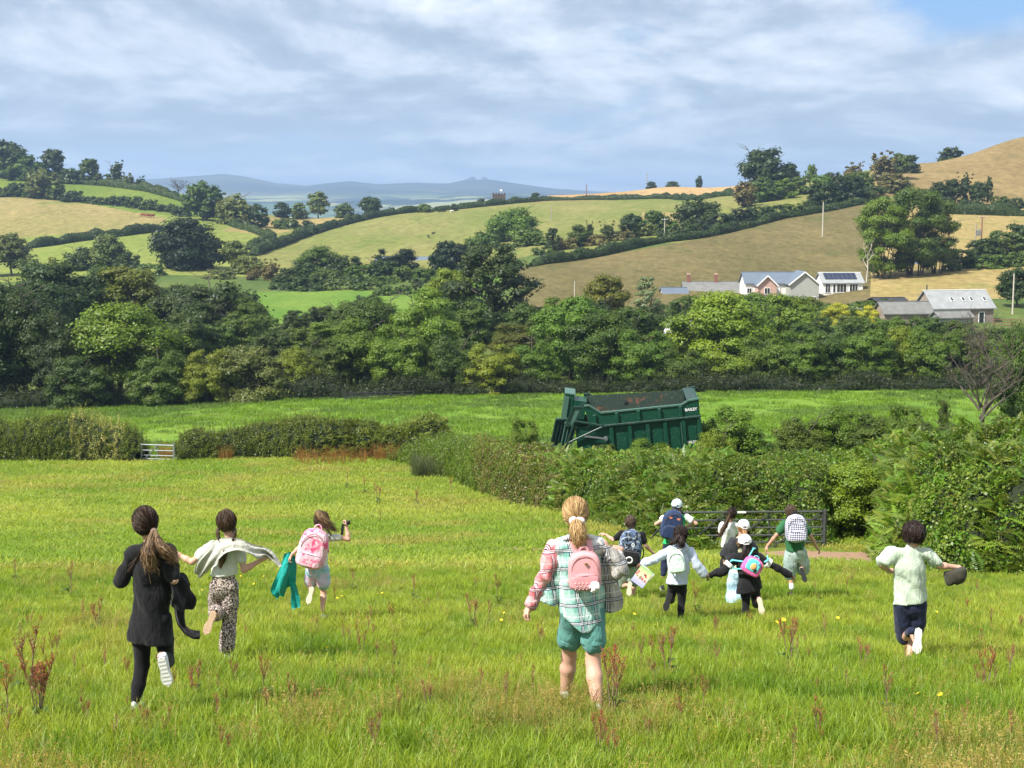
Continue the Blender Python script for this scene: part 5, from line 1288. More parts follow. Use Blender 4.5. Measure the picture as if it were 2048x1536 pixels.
# stone barn (px 1857-2010)
h = House('barn', 'long grey slate roofed stone barn with four skylights', 1925, 232, 648, 12, 'barn')
h.block(-5.2, 5.6, 0, 6.6, 2.7, M_STONE, 4, 'x', 2.6, M_GREYROOF)
sl = math.atan2(2.6, 3.3)
for sx in (-1.35, .7, 2.2, 4.6):
    m = MB(); yy = 1.35; m.box((sx, yy, 2.7 + yy * math.tan(sl) + .27), (.52, .95, .08), Matrix.Rotation(sl, 3, 'X')); f = h.part('skylight', m, M_TRIM)
    m = MB(); m.box((sx, yy, 2.7 + yy * math.tan(sl) + .30), (.40, .80, .08), Matrix.Rotation(sl, 3, 'X')); m.build('pane', M_GLASS, f)
h.window(-3.2, 1.2, .8, 1.0, -.01); h.window(3.4, 1.0, 1.0, 1.9, -.01, 0, 'door')
m = MB(); m.tube([(-4.9, 3.3, 5.2), (-4.9, 3.3, 6.4)], .1, 6); h.part('flue', m, M_BLACKROOF)
h = House('lean_to', 'grey planked lean-to against the front of the stone barn', 1908, 224, 655, 12, 'shed')
h.block(-2.5, 3.2, 0, 3.0, 1.6, M_GREYDOOR, 3, 'x', .8, M_OLDROOF)
h = House('outbuilding', 'low stone outbuilding with mossy slate roof left of the barn', 1812, 228, 645, 6, 'outbuilding')
h.block(-3.6, 4.4, 0, 5, 1.5, M_STONE, 3, 'x', 1.6, M_OLDROOF)
h = House('outbuilding', 'flat black roofed shed behind the mossy outbuilding', 1778, 240, 625, 4, 'outbuilding')
h.block(-2.2, 3.0, 0, 4, 1.9, M_BLACKROOF, 3, 'x', .4, M_BLACKROOF)
h = House('shed', 'white sheet roofed shed half hidden behind the trees', 1358, 196, 680, -24, 'shed')
h.block(-1.9, 1.5, 0, 5, 1.0, M_DARKWOOD, 3, 'x', 1.4, M_SHEDROOF)
h = House('barn', 'wide blue grey barn roof showing between the trees below the pale pasture', 800, 432, 541, -10, 'barn')
h.block(-8.5, 8.5, 0, 12, 2.0, M_DARKWOOD, 3, 'x', 1.9, M_SLATE)
# church tower on the ridge
p = P3(998, 404, 775); r = empty('church_tower', tuple(p), 'square dark stone church tower with battlements on the ridge', 'church tower')
m = MB(); m.box((0, 0, .0), (7.0, 7.0, 8.0)); m.build('wall', M_TOWER, r)
m = MB(); m.box((0, 0, 3.9), (7.3, 7.3, .25)); m.build('string_course', M_TOWER, r)
for k in range(5):
    for sx in (-1, 1):
        m = MB(); m.box((-3.0 + k * 1.5, sx * 3.3, 4.5), (.9, .45, .95)); m.build('battlement', M_TOWER, r)
for k in range(3):
    for sx in (-1, 1): m = MB(); m.box((sx * 3.3, -1.5 + k * 1.5, 4.5), (.45, .9, .95)); m.build('battlement', M_TOWER, r)
for sx in (-1, 1): m = MB(); m.box((sx * 1.2, -3.48, 1.2), (.9, .12, 1.9)); m.build('belfry_window', M_BLACKROOF, r)
m = MB(); m.tube([(1.6, 0, 4), (1.6, 0, 7)], .12, 5); f = m.build('flagpole', M_TRIM, r); m = MB(); m.box((1.0, 0, 6.4), (1.3, .05, .8)); m.build('flag', M_TRIM, f)

# ------------------------------------------------------------------ poles, gates, fences
M_POLE = simple('grey_pole_wood', (.30, .26, .21), .85, .15, 3); M_PALEPOLE = simple('pale_pole_wood', (.46, .42, .35), .8, .12, 3); M_STEEL = simple('galvanised_steel', (.27, .29, .30), .45, .12, 8, metal=.6)
M_BLACKSTEEL = simple('dark_painted_steel', (.062, .068, .064), .5, .25, 8, metal=.3); M_WIRE = simple('wire', (.10, .10, .10), .6)
def pole(px, top, base, Y, label, mat=None, bar=True, rad=.14, twin=False):
    p = P3(px, base, Y); z1 = zof(top, Y); r = empty('telegraph_pole', tuple(p), label, 'pole', 'telegraph poles'); L = z1 - p.z
    z0 = Hs(p.x, Y) - p.z - .5; m = MB(); m.tube([(0, 0, min(z0, -.3)), (0, 0, L)], [rad, rad * .7], 8); m.build('post', mat or M_POLE, r)
    if bar:
        m = MB(); m.box((0, -.16, L - .5), (1.9, .1, .14)); b = m.build('crossarm', mat or M_POLE, r)
        for k in (-.85, 0, .85): t = MB(); t.tube([(k, -.16, L - .43), (k, -.16, L - .15)], .06, 6); t.build('insulator', M_TRIM, b)
    return p, z1
w0 = pole(1645, 404, 470, 398, 'pale telegraph pole standing in the middle of the brown hill', M_PALEPOLE, False, .2)
w1 = pole(1963, 431, 476, 378, 'taller of the two poles carrying a transformer in the golden field', M_BRICKD, True, .22)
w2 = pole(1951, 446, 477, 378, 'shorter of the two poles carrying a transformer in the golden field', M_POLE, False, .2)
m = MB(); p = P3(1957, 466, 378); m.box((0, 0, 0), (1.0, .8, 1.5), bev=.1); m.tube([(-.3, 0, .75), (-.3, 0, 1.1)], .07, 6); m.tube([(.3, 0, .75), (.3, 0, 1.1)], .07, 6); o = m.build('transformer', M_STEEL, loc=tuple(p)); tag(o, 'small grey transformer hung between the two field poles', 'transformer')
pole(1103, 411, 448, 560, 'pole standing alone in the pale pasture behind the domed tree', M_POLE, False, .24)
pole(1173, 369, 396, 745, 'dark pole at the lower edge of the orange field', M_BRICKD, False, .26)
pole(1294, 346, 367, 935, 'tallest skyline pole on top of the orange field', M_POLE, True, .26)
pole(1329, 436, 472, 430, 'pale pole among the hedge trees above the brown hill', M_PALEPOLE, True, .16)
pole(1149, 562, 592, 292, 'short pale post at the foot of the brown hill', M_PALEPOLE, False, .12)
pole(2025, 547, 625, 245, 'tall pale pole right of the grey barn', M_PALEPOLE, False, .16)
pole(694, 428, 444, 715, 'small pole on the skyline hedge', M_POLE, False, .2)
m = MB()
for k in range(2):
    a = Vector((w0[0].x, w0[0].y, w0[1] - .3 - .0 * k)); b = Vector((w1[0].x, w1[0].y + k * .5, w1[1] - .4)); m.tube([a.lerp(b, t) - Vector((0, 0, 3.0 * 4 * t * (1 - t) * (1 + .2 * k))) for t in np.linspace(0, 1, 14)], .022, 4, False)
tag(m.build('overhead_wires', M_WIRE), 'sagging wires between the brown hill pole and the transformer poles', 'wires')

def bar_gate(name, label, px0, px1, rails, Y0, Y1, mat, verts, diags, rad, posts=True):
    """rails: photo rows of each rail at the left end; ground-true gate between two posts"""
    a = lambda px, t, py: P3(px, py, Y0 + (Y1 - Y0) * t)
    A = P3(px0, rails[-1], Y0); r = empty(name, tuple(A), label, 'gate'); off = A
    L = lambda t, py: a(px0 + (px1 - px0) * t, t, py) - off
    for i, py in enumerate(rails):
        m = MB(); m.tube([L(0, py), L(1, py + RS)], rad * (1.25 if i == 0 else 1), 8); m.build('rail', mat, r)
    for t in [0] + verts + [1]:
        m = MB(); m.tube([L(t, rails[0]) + Vector((0, .03, .02)), L(t, rails[-1]) + Vector((0, .03, -.02))], rad * 1.15, 8); m.build('upright', mat, r)
    for t0, p0, t1, p1 in diags:
        m = MB(); m.bar(L(t0, p0) + Vector((0, -.03, 0)), L(t1, p1) + Vector((0, -.03, 0)), rad * 1.5, rad * 1.5); m.build('brace', mat, r)
    if posts:
        for t, e in ((-.02, 0), (1.02, 1)):
            q = L(t, rails[0]); g = Hs(q.x + off.x, q.y + off.y) - off.z; m = MB(); m.tube([(q.x, q.y, g - .3), (q.x, q.y, q.z + .08)], .055, 8); m.build('gate_post', mat, r)
    return r, L
RS = -2.0
r, L = bar_gate('field_gate', 'long dark metal bar gate on the earth track at the foot of the bank', 1366, 1645, [1025, 1041, 1056.5, 1071.5, 1085.5, 1097], 38.6, 38.2, M_BLACKSTEEL, [.30, .62],
    [(.02, 1090, .29, 1028), (.31, 1095, .61, 1028), (.63, 1095, .98, 1028)], .027)
m = MB(); m.box(L(.42, 1024) + Vector((0, -.035, .0)), (.24, .02, .05)); m.build('label_plate', M_TRIM, r)
RS = 2.0
bar_gate('field_gate', 'small grey metal gate in the gap between the two far field hedges', 283, 347, [889, 900, 910, 917, 922], 89.6, 89.2, M_STEEL, [.5], [(.05, 921, .48, 892)], .035)
RS = 0
def rail_fence(label, pts, h, rails, mat, spacing, name='fence', lo=0, group=None):
    P = [Vector((x, y, Hs(x, y))) for x, y in pts]; r = empty(name, tuple(P[0]), label, 'fence', group); o = P[0]; prev = None
    L = [0]
    for a, b in zip(P[:-1], P[1:]): L.append(L[-1] + (b - a).length)
    n = max(2, int(L[-1] / spacing) + 1)
    for i in range(n):
        s = L[-1] * i / (n - 1); x = float(np.interp(s, L, [p.x for p in P])); y = float(np.interp(s, L, [p.y for p in P])); q = Vector((x, y, Hs(x, y))) - o
        m = MB(); m.box(q + Vector((0, 0, h / 2)), (.13, .13, h + .3)); m.build('post', mat, r)
        if prev is not None:
            for k in range(rails):
                z = h * (.92 - .38 * k); m = MB(); m.bar(prev + Vector((0, -.085, z)), q + Vector((0, -.085, z)), .04, .11 if mat is not M_POLE else .05); m.build('rail', mat, r)
        prev = q
rail_fence('low dark post and rail fence under the front trees, middle', [(ray(p, 800)[0] * 154, 154) for p in (690, 740, 790, 828)], .8, 3, M_BLACKROOF, 2.2)
rail_fence('brown post and rail fence right of the grey barn', [(ray(p, 640)[0] * 228, 228) for p in (1988, 2030, 2090)], 1.2, 3, M_BRICKD, 2.2)
rail_fence('tall enclosure fence on the green lawn right of the brick house', [(ray(1838, 540)[0] * 352, 352), (ray(1870, 535)[0] * 356, 356), (ray(1902, 532)[0] * 360, 360)], 2.0, 2, M_PALEPOLE, 2.0)
rail_fence('metal hurdle fence at the top of the golden slope', [(ray(1924, 540)[0] * 335, 335), (ray(1965, 535)[0] * 338, 338)], 1.2, 3, M_STEEL, 2.4)
rail_fence('line of thin posts along the lower edge of the golden slope', [(ray(p, 610)[0] * 268, 268) for p in (1700, 1760, 1850)], 1.1, 1, M_POLE, 4.5)
# picnic table and hut by the enclosure
p = P3(1888, 545, 350); z = Hs(p.x, p.y); r = empty('picnic_table', (p.x, p.y, z), 'white picnic table on the lawn beside the enclosure fence', 'picnic table')
m = MB(); m.box((0, 0, .75), (2.2, .9, .1)); m.build('table_top', M_TRIM, r)
for s_ in (-1, 1):
    m = MB(); m.box((0, s_ * .8, .45), (2.2, .3, .07)); m.build('bench', M_TRIM, r)
    m = MB(); m.bar((s_ * .8, -.7, 0), (s_ * .8, .2, .7), .1); m.build('leg', M_TRIM, r); m = MB(); m.bar((s_ * .8 + .11, .7, 0), (s_ * .8 + .11, -.2, .7), .1); m.build('leg', M_TRIM, r)
p = P3(1862, 540, 356); h = House('garden_hut', 'small pale green hut inside the enclosure fence', 1862, 356, 543, 10, 'hut'); h.block(-.9, .9, 0, 1.8, 1.3, M_WHITEWALL, 2, 'x', .6, M_GREYROOF)
# sheep and cattle specks in the pastures
M_WOOL = simple('wool', (.70, .66, .58), .95); M_REDHIDE = simple('red_hide', (.22, .07, .035), .8); M_BLKHIDE = simple('black_hide', (.03, .025, .02), .8)
def beast(px, py, lo, hi, mat, s, label, cat, group, yaw):
    g = G(px, py, lo, hi); r = empty(cat.replace(' ', '_'), tuple(g), label, cat, group, yaw)
    iv, ff = ico(); B = []; n = 0; FFs = []
    def el(c, q):
        nonlocal n; B.append(iv * np.array(q) + np.array(c)); FFs.append(ff + n); n += len(iv)
    el((0, 0, .85 * s), (.72 * s, .3 * s, .36 * s)); el((.55 * s, 0, .92 * s), (.3 * s, .24 * s, .3 * s)); el((.95 * s, 0, .95 * s), (.24 * s, .13 * s, .15 * s)); el((.82 * s, 0, .98 * s), (.2 * s, .13 * s, .17 * s))
    obj('body', mesh_np('body', np.concatenate(B), np.concatenate(FFs), smooth=True), mat, r)
    for a in (-.42, .45):
        for b in (-.17, .17): m = MB(); m.tube([(a * s, b * s, .62 * s), ((a - .03) * s, b * s, .35 * s), (a * s, b * s, 0)], [.10 * s, .06 * s, .05 * s], 6); m.build('leg', mat, r)
for i, px in enumerate((285, 291, 297, 305)): beast(px, 434 + i * .6, 600, 700, M_REDHIDE, 1.5, f"{ORD[i]} from left of the red cattle lying at the end of the hay field", 'cow', 'red cattle', .3 * i)
beast(903, 426, 600, 760, M_WOOL, 1.2, 'single white sheep near the top of the pale pasture', 'sheep', None, .5)
beast(857, 476, 430, 600, M_BLKHIDE, 1.0, 'black cow standing left in the pale pasture', 'cow', None, 2); beast(866, 470, 430, 600, M_BLKHIDE, .9, 'black cow just right of the other one in the pale pasture', 'cow', None, .2)

# ------------------------------------------------------------------ the green farm trailer
def paint(name, col, rust=.0):
    m, nt, out = newmat(name); tc = nd(nt, 'ShaderNodeTexCoord'); p = nd(nt, 'ShaderNodeBsdfPrincipled')
    n = noise(nt, tc.outputs['Object'], 1.3, 7, .65, .4); f = noise(nt, tc.outputs['Object'], 9, 6, .7)
    c = mixc(nt, f, tuple(k * .75 for k in col), tuple(k * 1.25 for k in col)); thr = .72 - rust * .3
    c = mixc(nt, maprange(nt, n, thr, thr + .10), c, (.20, .075, .04)); c = mixc(nt, maprange(nt, f, .52, .74, 0, .42), c, (.20, .22, .17))
    nt.links.new(c, p.inputs['Base Color']); p.inputs['Roughness'].default_value = .42; nt.links.new(p.outputs[0], out.inputs[0]); return m
M_GRN = paint('trailer_green_paint', (.004, .055, .030)); M_GRND = paint('worn_dark_green_paint', (.010, .040, .028), .35); M_GRNL = paint('pale_worn_green_paint', (.06, .135, .10), .05)
M_RUST = paint('rusty_inside', (.030, .050, .038), .55); M_TYRE = simple('tyre_rubber', (.02, .02, .02), .9)
def trailer():
    Y0 = 66.5; p = P3(1171, 911, Y0)
    r = empty('farm_trailer', tuple(p), 'dark green ribbed farm trailer tilted in the undergrowth with its tailgate open', 'farm trailer')
    r.rotation_euler = (math.radians(6), math.radians(-6.2), math.radians(-3)); W = 2.45; T = .05
    def part(nm, m, mat, par=None): return m.build(nm, mat, par or r)
    RZ = 1.40
    # near and far sides: upper boards with a sloped cut at the left end, lower boards
    for yy, far in ((0.0, 0), (W, 1)):
        m = MB(); m.prism([(-.35, -.25), (5.62, -.25), (5.62, RZ), (-.35, RZ)], yy, yy + T); part('side_panel', m, M_GRN)
        m = MB(); m.prism([(.35, RZ + .002), (5.62, RZ + .002), (5.62, 2.22), (5.12, 2.17), (4.82, 2.0), (.92, 2.0), (.42, 2.42), (.18, 2.42)], yy, yy + T); part('side_panel', m, M_GRN)
        o = -.06 if not far else T + .06
        for x in (.62, 1.68, 2.72, 3.72, 4.72): m = MB(); m.box((x, yy + o, (RZ + 2.0) / 2 + .02), (.17, .10, 2.0 - RZ - .08), bev=.02); part('rib', m, M_GRN)
        for x in (1.36, 2.24, 3.10, 3.94, 4.80, 5.56): m = MB(); m.box((x, yy + o, (RZ - .25) / 2 - .05), (.19, .12, RZ + .12), bev=.02); part('rib', m, M_GRN)
        m = MB(); m.bar((.95, yy + o * 1.5, RZ), (5.66, yy + o * 1.5, RZ), .13, .11, bev=.02); part('side_rail', m, M_GRND)
        rim = [(.18, 2.45), (.42, 2.45), (.94, 2.03), (4.80, 2.03), (5.12, 2.20), (5.66, 2.25)]
        m = MB()
        for a, b in zip(rim[:-1], rim[1:]): m.bar((a[0], yy + .02, a[1]), (b[0], yy + .02, b[1]), .13, .07)
        part('top_rim', m, M_GRNL if not far else M_GRND)
        if not far:
            for x0, x1 in ((1.50, 2.12), (2.38, 2.98), (3.24, 3.82), (4.08, 4.66), (4.94, 5.44)):   # pressed arches in the lower boards
                n = 8; mid = (x0 + x1) / 2; hw = (x1 - x0) / 2 - .06; poly = [(mid - hw, -.2), (mid + hw, -.2), (mid + hw, .85)] + [(mid + hw * math.cos(a), .85 + .13 * math.sin(a)) for a in np.linspace(.2, math.pi - .2, n)] + [(mid - hw, .85)]
                m = MB(); m.prism(poly, yy - .028, yy - .002); part('pressed_panel', m, M_GRN)
            m = MB(); m.bar((4.68, -.14, 1.2), (4.70, -.14, -.15), .03, .03); m.bar((4.68, -.14, -.16), (4.2, -.14, -.2), .04, .04); part('pipe', m, M_GRNL)
    m = MB(); m.box((5.62 - .03, W / 2, 1.0), (.05, W, 2.45)); part('front_board', m, M_GRN)
    m = MB(); m.box((2.6, W / 2, -.22), (5.9, W, .06)); part('floor', m, M_RUST)
    m = MB(); m.add([(.2, W - .02, 2.38), (5.1, W - .02, 2.15), (5.1, W - .25, .2), (.2, W - .25, .2)], [(0, 1, 2, 3)]); m.add([(.2, W - .06, 2.38), (5.1, W - .06, 2.15), (5.1, W - .29, .2), (.2, W - .29, .2)], [(3, 2, 1, 0)]); part('inner_wall', m, M_RUST)
    m = MB(); m.box((2.2, W - .1, 1.85), (.14, .12, .12)); part('lamp_bracket', m, M_TYRE)
    m = MB(); m.box((5.3, W / 2, 2.22), (.5, W * .98, .04)); part('front_ledge', m, M_GRND)
    # sloping rear frame with its pale window panel, and the V arms
    A = Vector((.10, 0, 2.42)); B = Vector((-.40, 0, 1.55))
    for yy in (-.02, W * .30): m = MB(); m.bar(A + Vector((0, yy, 0)), B + Vector((0, yy, 0)), .08, .10); part('frame_bar', m, M_GRND)
    m = MB(); V = [A + Vector((-.02, .03, 0)), A + Vector((-.45, .05, .02)), B + Vector((-.40, .05, .0)), B + Vector((-.02, .03, 0))]; m.add(V + [v + Vector((0, .04, 0)) for v in V], [(0, 1, 2, 3), (7, 6, 5, 4), (0, 4, 5, 1), (1, 5, 6, 2), (2, 6, 7, 3), (3, 7, 4, 0)]); part('rear_window_panel', m, M_GRNL)
    for a, b in ((V[0], V[1]), (V[1], V[2]), (V[2], V[3]), (V[3], V[0])): m = MB(); m.bar(a + Vector((0, -.04, 0)), b + Vector((0, -.04, 0)), .06, .06); part('frame_bar', m, M_GRND)
    for a, b in (((1.05, -.12, RZ), (-.35, -.12, 1.78)), ((1.05, -.12, RZ), (-.80, -.12, .72)), ((-.35, -.12, 1.78), (-.80, -.12, .72))): m = MB(); m.bar(a, b, .09, .10, bev=.015); part('lift_arm', m, M_GRND)
    m = MB(); m.bar((.05, -.16, 1.0), (1.05, -.16, .78), .07, .07); m.tube([(1.06, -.24, .78), (1.06, -.04, .78)], .09, 10); part('ram', m, M_STEEL)
    # raised tailgate box behind
    M = Matrix.Rotation(math.radians(14), 3, 'Y')
    m = MB(); m.box((-.62, W - .55, 2.15), (.46, 1.1, 1.25), M, .03); tg = part('tailgate', m, M_GRN)
    m = MB(); m.box((-.76, W - 1.14, 2.17), (.26, .06, 1.05), M); m.build('tailgate_panel', M_GRNL, tg)
    for c in ((-.62, W - .55, 2.82), ): m = MB(); m.box((-.46, W - .55, 2.79), (.52, 1.16, .06), M); m.build('edge_bar', M_GRNL, tg)
    m = MB(); m.box((-.1, W - .6, 1.95), (.62, 1.0, .9), M); part('rear_door', m, M_GRN)
    # barred rear door leaning out, in two leaves
    for leaf, (x0, yo) in enumerate(((-1.25, 1.0), (-.78, .05))):
        top = [Vector((x0 + k * .17, yo + k * .05, 1.72 - .03 * k)) for k in range(4)]; bot = [t + Vector((-.46, -.02, -1.45)) for t in top]
        for a, b in zip(top, bot): m = MB(); m.bar(a, b, .07, .05); part('grille_bar', m, M_GRNL if leaf else M_GRND)
        m = MB(); m.bar(top[0] + Vector((-.03, -.04, 0)), top[3] + Vector((.03, -.04, 0)), .10, .08); m.bar(bot[0] + Vector((-.03, -.04, .1)), bot[3] + Vector((.03, -.04, .1)), .10, .08); part('grille_rail', m, M_GRNL)
        m = MB(); V = [top[0] + Vector((0, .06, 0)), top[3] + Vector((0, .06, 0)), bot[3] + Vector((0, .06, .1)), bot[0] + Vector((0, .06, .1))]; m.add(V + [v + Vector((0, .03, 0)) for v in V], [(0, 1, 2, 3), (7, 6, 5, 4), (0, 4, 5, 1), (1, 5, 6, 2), (2, 6, 7, 3), (3, 7, 4, 0)]); part('door_plate', m, M_GRN if leaf else M_GRND)
    for x in (2.0, 3.2):
        for yy in (.1, W - .4):
            m = MB(); m.tube([(x, yy, -.75), (x, yy + .3, -.75)], [.52, .52], 20); w = part('wheel', m, M_TYRE); m = MB(); m.tube([(x, yy - .02, -.75), (x, yy + .32, -.75)], .26, 12); m.build('rim', M_GRNL, w)
    m = MB(); m.bar((-.2, W / 2, -.45), (5.6, W / 2, -.45), .3, .3); part('chassis', m, M_TYRE)
    for tx, tz, sz in ((5.22, 1.70, .15), (5.10, .10, .13)):
        cu = bpy.data.curves.new('lettering', 'FONT'); cu.body = 'BAILEY'; cu.size = sz * 1.25; cu.extrude = .004; cu.align_x = 'CENTER'; cu.offset = .006
        to = bpy.data.objects.new('tmp', cu); COL.objects.link(to); bpy.context.view_layer.update()
        me = bpy.data.meshes.new_from_object(to.evaluated_get(bpy.context.evaluated_depsgraph_get())); bpy.data.objects.remove(to)
        me.materials.clear(); o = obj('lettering', me, M_TRIM, r); o.rotation_euler = (math.pi / 2, 0, 0); o.location = (tx, -.012 if tz > 1 else -.035, tz)
trailer()
# ------------------------------------------------------------------ people: bodies and clothes grown from distance fields
import openvdb as vdb
def smin(a, b, k):
    h = np.clip(.5 + .5 * (b - a) / k, 0, 1); return b * (1 - h) + a * h - k * h * (1 - h)
class Field:
    """union of tapered limbs and ellipsoids, blended smoothly, meshed as one closed skin"""
    def __init__(s, voxel=.010): s.p = []; s.cuts = []; s.vox = voxel; s.folds = None; s.bands = []
    def limb(s, a, b, ra, rb, k=.03, sq=1.0): s.p.append(('c', np.array(a, float), np.array(b, float), ra, rb, k, sq)); return s
    def chain(s, pts, rad, k=.03, sq=1.0):
        for i in range(len(pts) - 1): s.limb(pts[i], pts[i + 1], rad[i], rad[i + 1], k, sq)
        return s
    def ball(s, c, r, k=.03, R=None): s.p.append(('e', np.array(c, float), np.array(r, float) * np.ones(3), R, None, k, 1)); return s
    def cut(s, point, normal): s.cuts.append((np.array(point, float), np.array(normal, float) / np.linalg.norm(normal))); return s
    def mesh(s, name):
        lo = np.full(3, 1e9); hi = -lo
        for q in s.p:
            if q[0] == 'c': r = max(q[3], q[4]); a = np.minimum(q[1], q[2]) - r; b = np.maximum(q[1], q[2]) + r
            else: r = q[2].max(); a = q[1] - r; b = q[1] + r
            lo = np.minimum(lo, a); hi = np.maximum(hi, b)
        v = s.vox; lo -= .035; hi += .035; n = np.ceil((hi - lo) / v).astype(int) + 1
        D = np.full(n, .12, np.float32)
        ax = [lo[i] + v * np.arange(n[i]) for i in range(3)]
        for q in s.p:
            m = q[5] + 4 * v + .02
            if q[0] == 'c': r = max(q[3], q[4]) + m; a = np.minimum(q[1], q[2]) - r; b = np.maximum(q[1], q[2]) + r
            else: r = q[2].max() + m; a = q[1] - r; b = q[1] + r
            i0 = np.clip(((a - lo) / v).astype(int), 0, n); i1 = np.clip(((b - lo) / v).astype(int) + 2, 0, n)
            sl = tuple(slice(i0[i], i1[i]) for i in range(3))
            X, Y, Z = np.meshgrid(ax[0][sl[0]], ax[1][sl[1]], ax[2][sl[2]], indexing='ij', sparse=True)
            if q[0] == 'c':
                A, B, ra, rb, k, sq = q[1], q[2], q[3], q[4], q[5], q[6]
                Ay, By = A[1] / sq, B[1] / sq; Yq = Y / sq
                d = np.array([B[0] - A[0], By - Ay, B[2] - A[2]]); L = d @ d + 1e-12
                t = np.clip(((X - A[0]) * d[0] + (Yq - Ay) * d[1] + (Z - A[2]) * d[2]) / L, 0, 1)
                dist = np.sqrt((X - A[0] - t * d[0]) ** 2 + (Yq - Ay - t * d[1]) ** 2 + (Z - A[2] - t * d[2]) ** 2) - (ra + (rb - ra) * t)
                if sq < 1: dist = dist * (sq * .5 + .5)
            else:
                dx, dy, dz = X - q[1][0], Y - q[1][1], Z - q[1][2]
                if q[3] is not None:
                    R = np.array(q[3]); dx, dy, dz = (dx * R[0][0] + dy * R[0][1] + dz * R[0][2]), (dx * R[1][0] + dy * R[1][1] + dz * R[1][2]), (dx * R[2][0] + dy * R[2][1] + dz * R[2][2])
                r = q[2]; k0 = np.sqrt((dx / r[0]) ** 2 + (dy / r[1]) ** 2 + (dz / r[2]) ** 2); k = q[5]
                dist = (k0 - 1) * r.min()
            D[sl] = smin(D[sl], dist, max(k, 1e-4))
        if s.folds:
            idx = np.nonzero(np.abs(D) < .05); x, y, z = [ax[i][idx[i]] for i in range(3)]
            amp, fr, slant, seed = s.folds
            f = fbm(x * fr + z * slant * fr, y * fr + z * fr * .22, seed, 3) - .5 + .6 * (fbm(z * fr * .8 + x * fr * .5, y * fr * .6 + x * 2, seed + 3, 2) - .5)
            f = np.sign(f) * np.abs(f * 2) ** .8 * .5
            D[idx] += (amp * 4.6 * f).astype(np.float32)
        for pt, nn in s.cuts:
            X, Y, Z = np.meshgrid(*ax, indexing='ij', sparse=True)
            if callable(nn): continue
            D = np.maximum(D, (X - pt[0]) * nn[0] + (Y - pt[1]) * nn[1] + (Z - pt[2]) * nn[2])
        D[0] = D[-1] = .1; D[:, 0] = D[:, -1] = .1; D[:, :, 0] = D[:, :, -1] = .1
        g = vdb.FloatGrid(.12); g.copyFromArray(D.astype(np.float32))
        pts, quads = g.convertToQuads(0.0)
        P = pts * v + lo
        a, b, c, d = [P[quads[:, i]] for i in range(4)]
        vol = np.einsum('ij,ij->i', a, np.cross(b, c)).sum()
        if vol < 0: quads = quads[:, ::-1]
        return mesh_np(name, P, np.ascontiguousarray(quads).astype(np.int32), smooth=True)
def V3(*a): return np.array(a, float)
def unit(v): v = np.array(v, float); return v / (np.linalg.norm(v) + 1e-9)

def hand(f, w, d, n, side, s=1.0, curl=.5, thumb=1.0):
    """palm from wrist w along d, palm faces n, thumb on +side"""
    d = unit(d); n = unit(n - d * np.dot(n, d)); sd = unit(np.cross(d, n)) * side
    f.limb(w - d * .02, w + d * .045 * s, .024 * s, .026 * s, .012); f.limb(w + d * .03 * s + sd * .018 * s, w + d * .075 * s + sd * .024 * s, .014 * s, .012 * s, .012)
    f.limb(w + d * .03 * s - sd * .018 * s, w + d * .07 * s - sd * .024 * s, .014 * s, .012 * s, .012)
    for i, (o, L) in enumerate(((.029, .066), (.010, .074), (-.010, .068), (-.028, .052))):
        p = w + d * (.078 - .004 * abs(i - 1)) * s + sd * o * s; a = 0.15; Ls = [L * .46 * s, L * .31 * s, L * .23 * s]; r = .0088 * s
        q0 = p - d * .02 * s
        f.limb(q0, p, r * 1.1, r * 1.05, .004)
        for j, l in enumerate(Ls):
            a += curl * (1.15 if j else .75); dd = d * math.cos(a) + n * math.sin(a) + sd * o * 1.2
            q = p + unit(dd) * l; f.limb(p, q, r * (1 - .09 * j), r * (.93 - .09 * j), .003); p = q
    p = w + d * .022 * s + sd * .024 * s; q = p + unit(d * .7 + sd * .75 * thumb + n * .3) * .034 * s; t = q + unit(d * .9 + sd * .25 * thumb + n * (.3 + curl * .5)) * .030 * s
    f.limb(p, q, .0115 * s, .010 * s, .006); f.limb(q, t, .0098 * s, .0085 * s, .003)

M_SKINS = {}
def skin(name, col):
    m, nt, out = newmat('skin_' + name); tc = nd(nt, 'ShaderNodeTexCoord'); p = nd(nt, 'ShaderNodeBsdfPrincipled')
    n = noise(nt, tc.outputs['Object'], 14, 5, .6); c = mixc(nt, n, tuple(k * .86 for k in col), (min(1, col[0] * 1.15), col[1] * 1.08, col[2] * 1.06))
    nt.links.new(c, p.inputs['Base Color']); p.inputs['Roughness'].default_value = .55; p.inputs['Specular IOR Level'].default_value = .35
    p.inputs['Subsurface Weight'].default_value = .12; p.inputs['Subsurface Radius'].default_value = (.010, .004, .002); p.inputs['Subsurface Scale'].default_value = 1
    nt.links.new(p.outputs[0], out.inputs[0]); return m
SK_FAIR = skin('fair', (.56, .34, .25)); SK_TAN = skin('tanned', (.46, .26, .17)); SK_BROWN = skin('brown', (.15, .075, .048)); SK_MID = skin('light_brown', (.34, .19, .125))
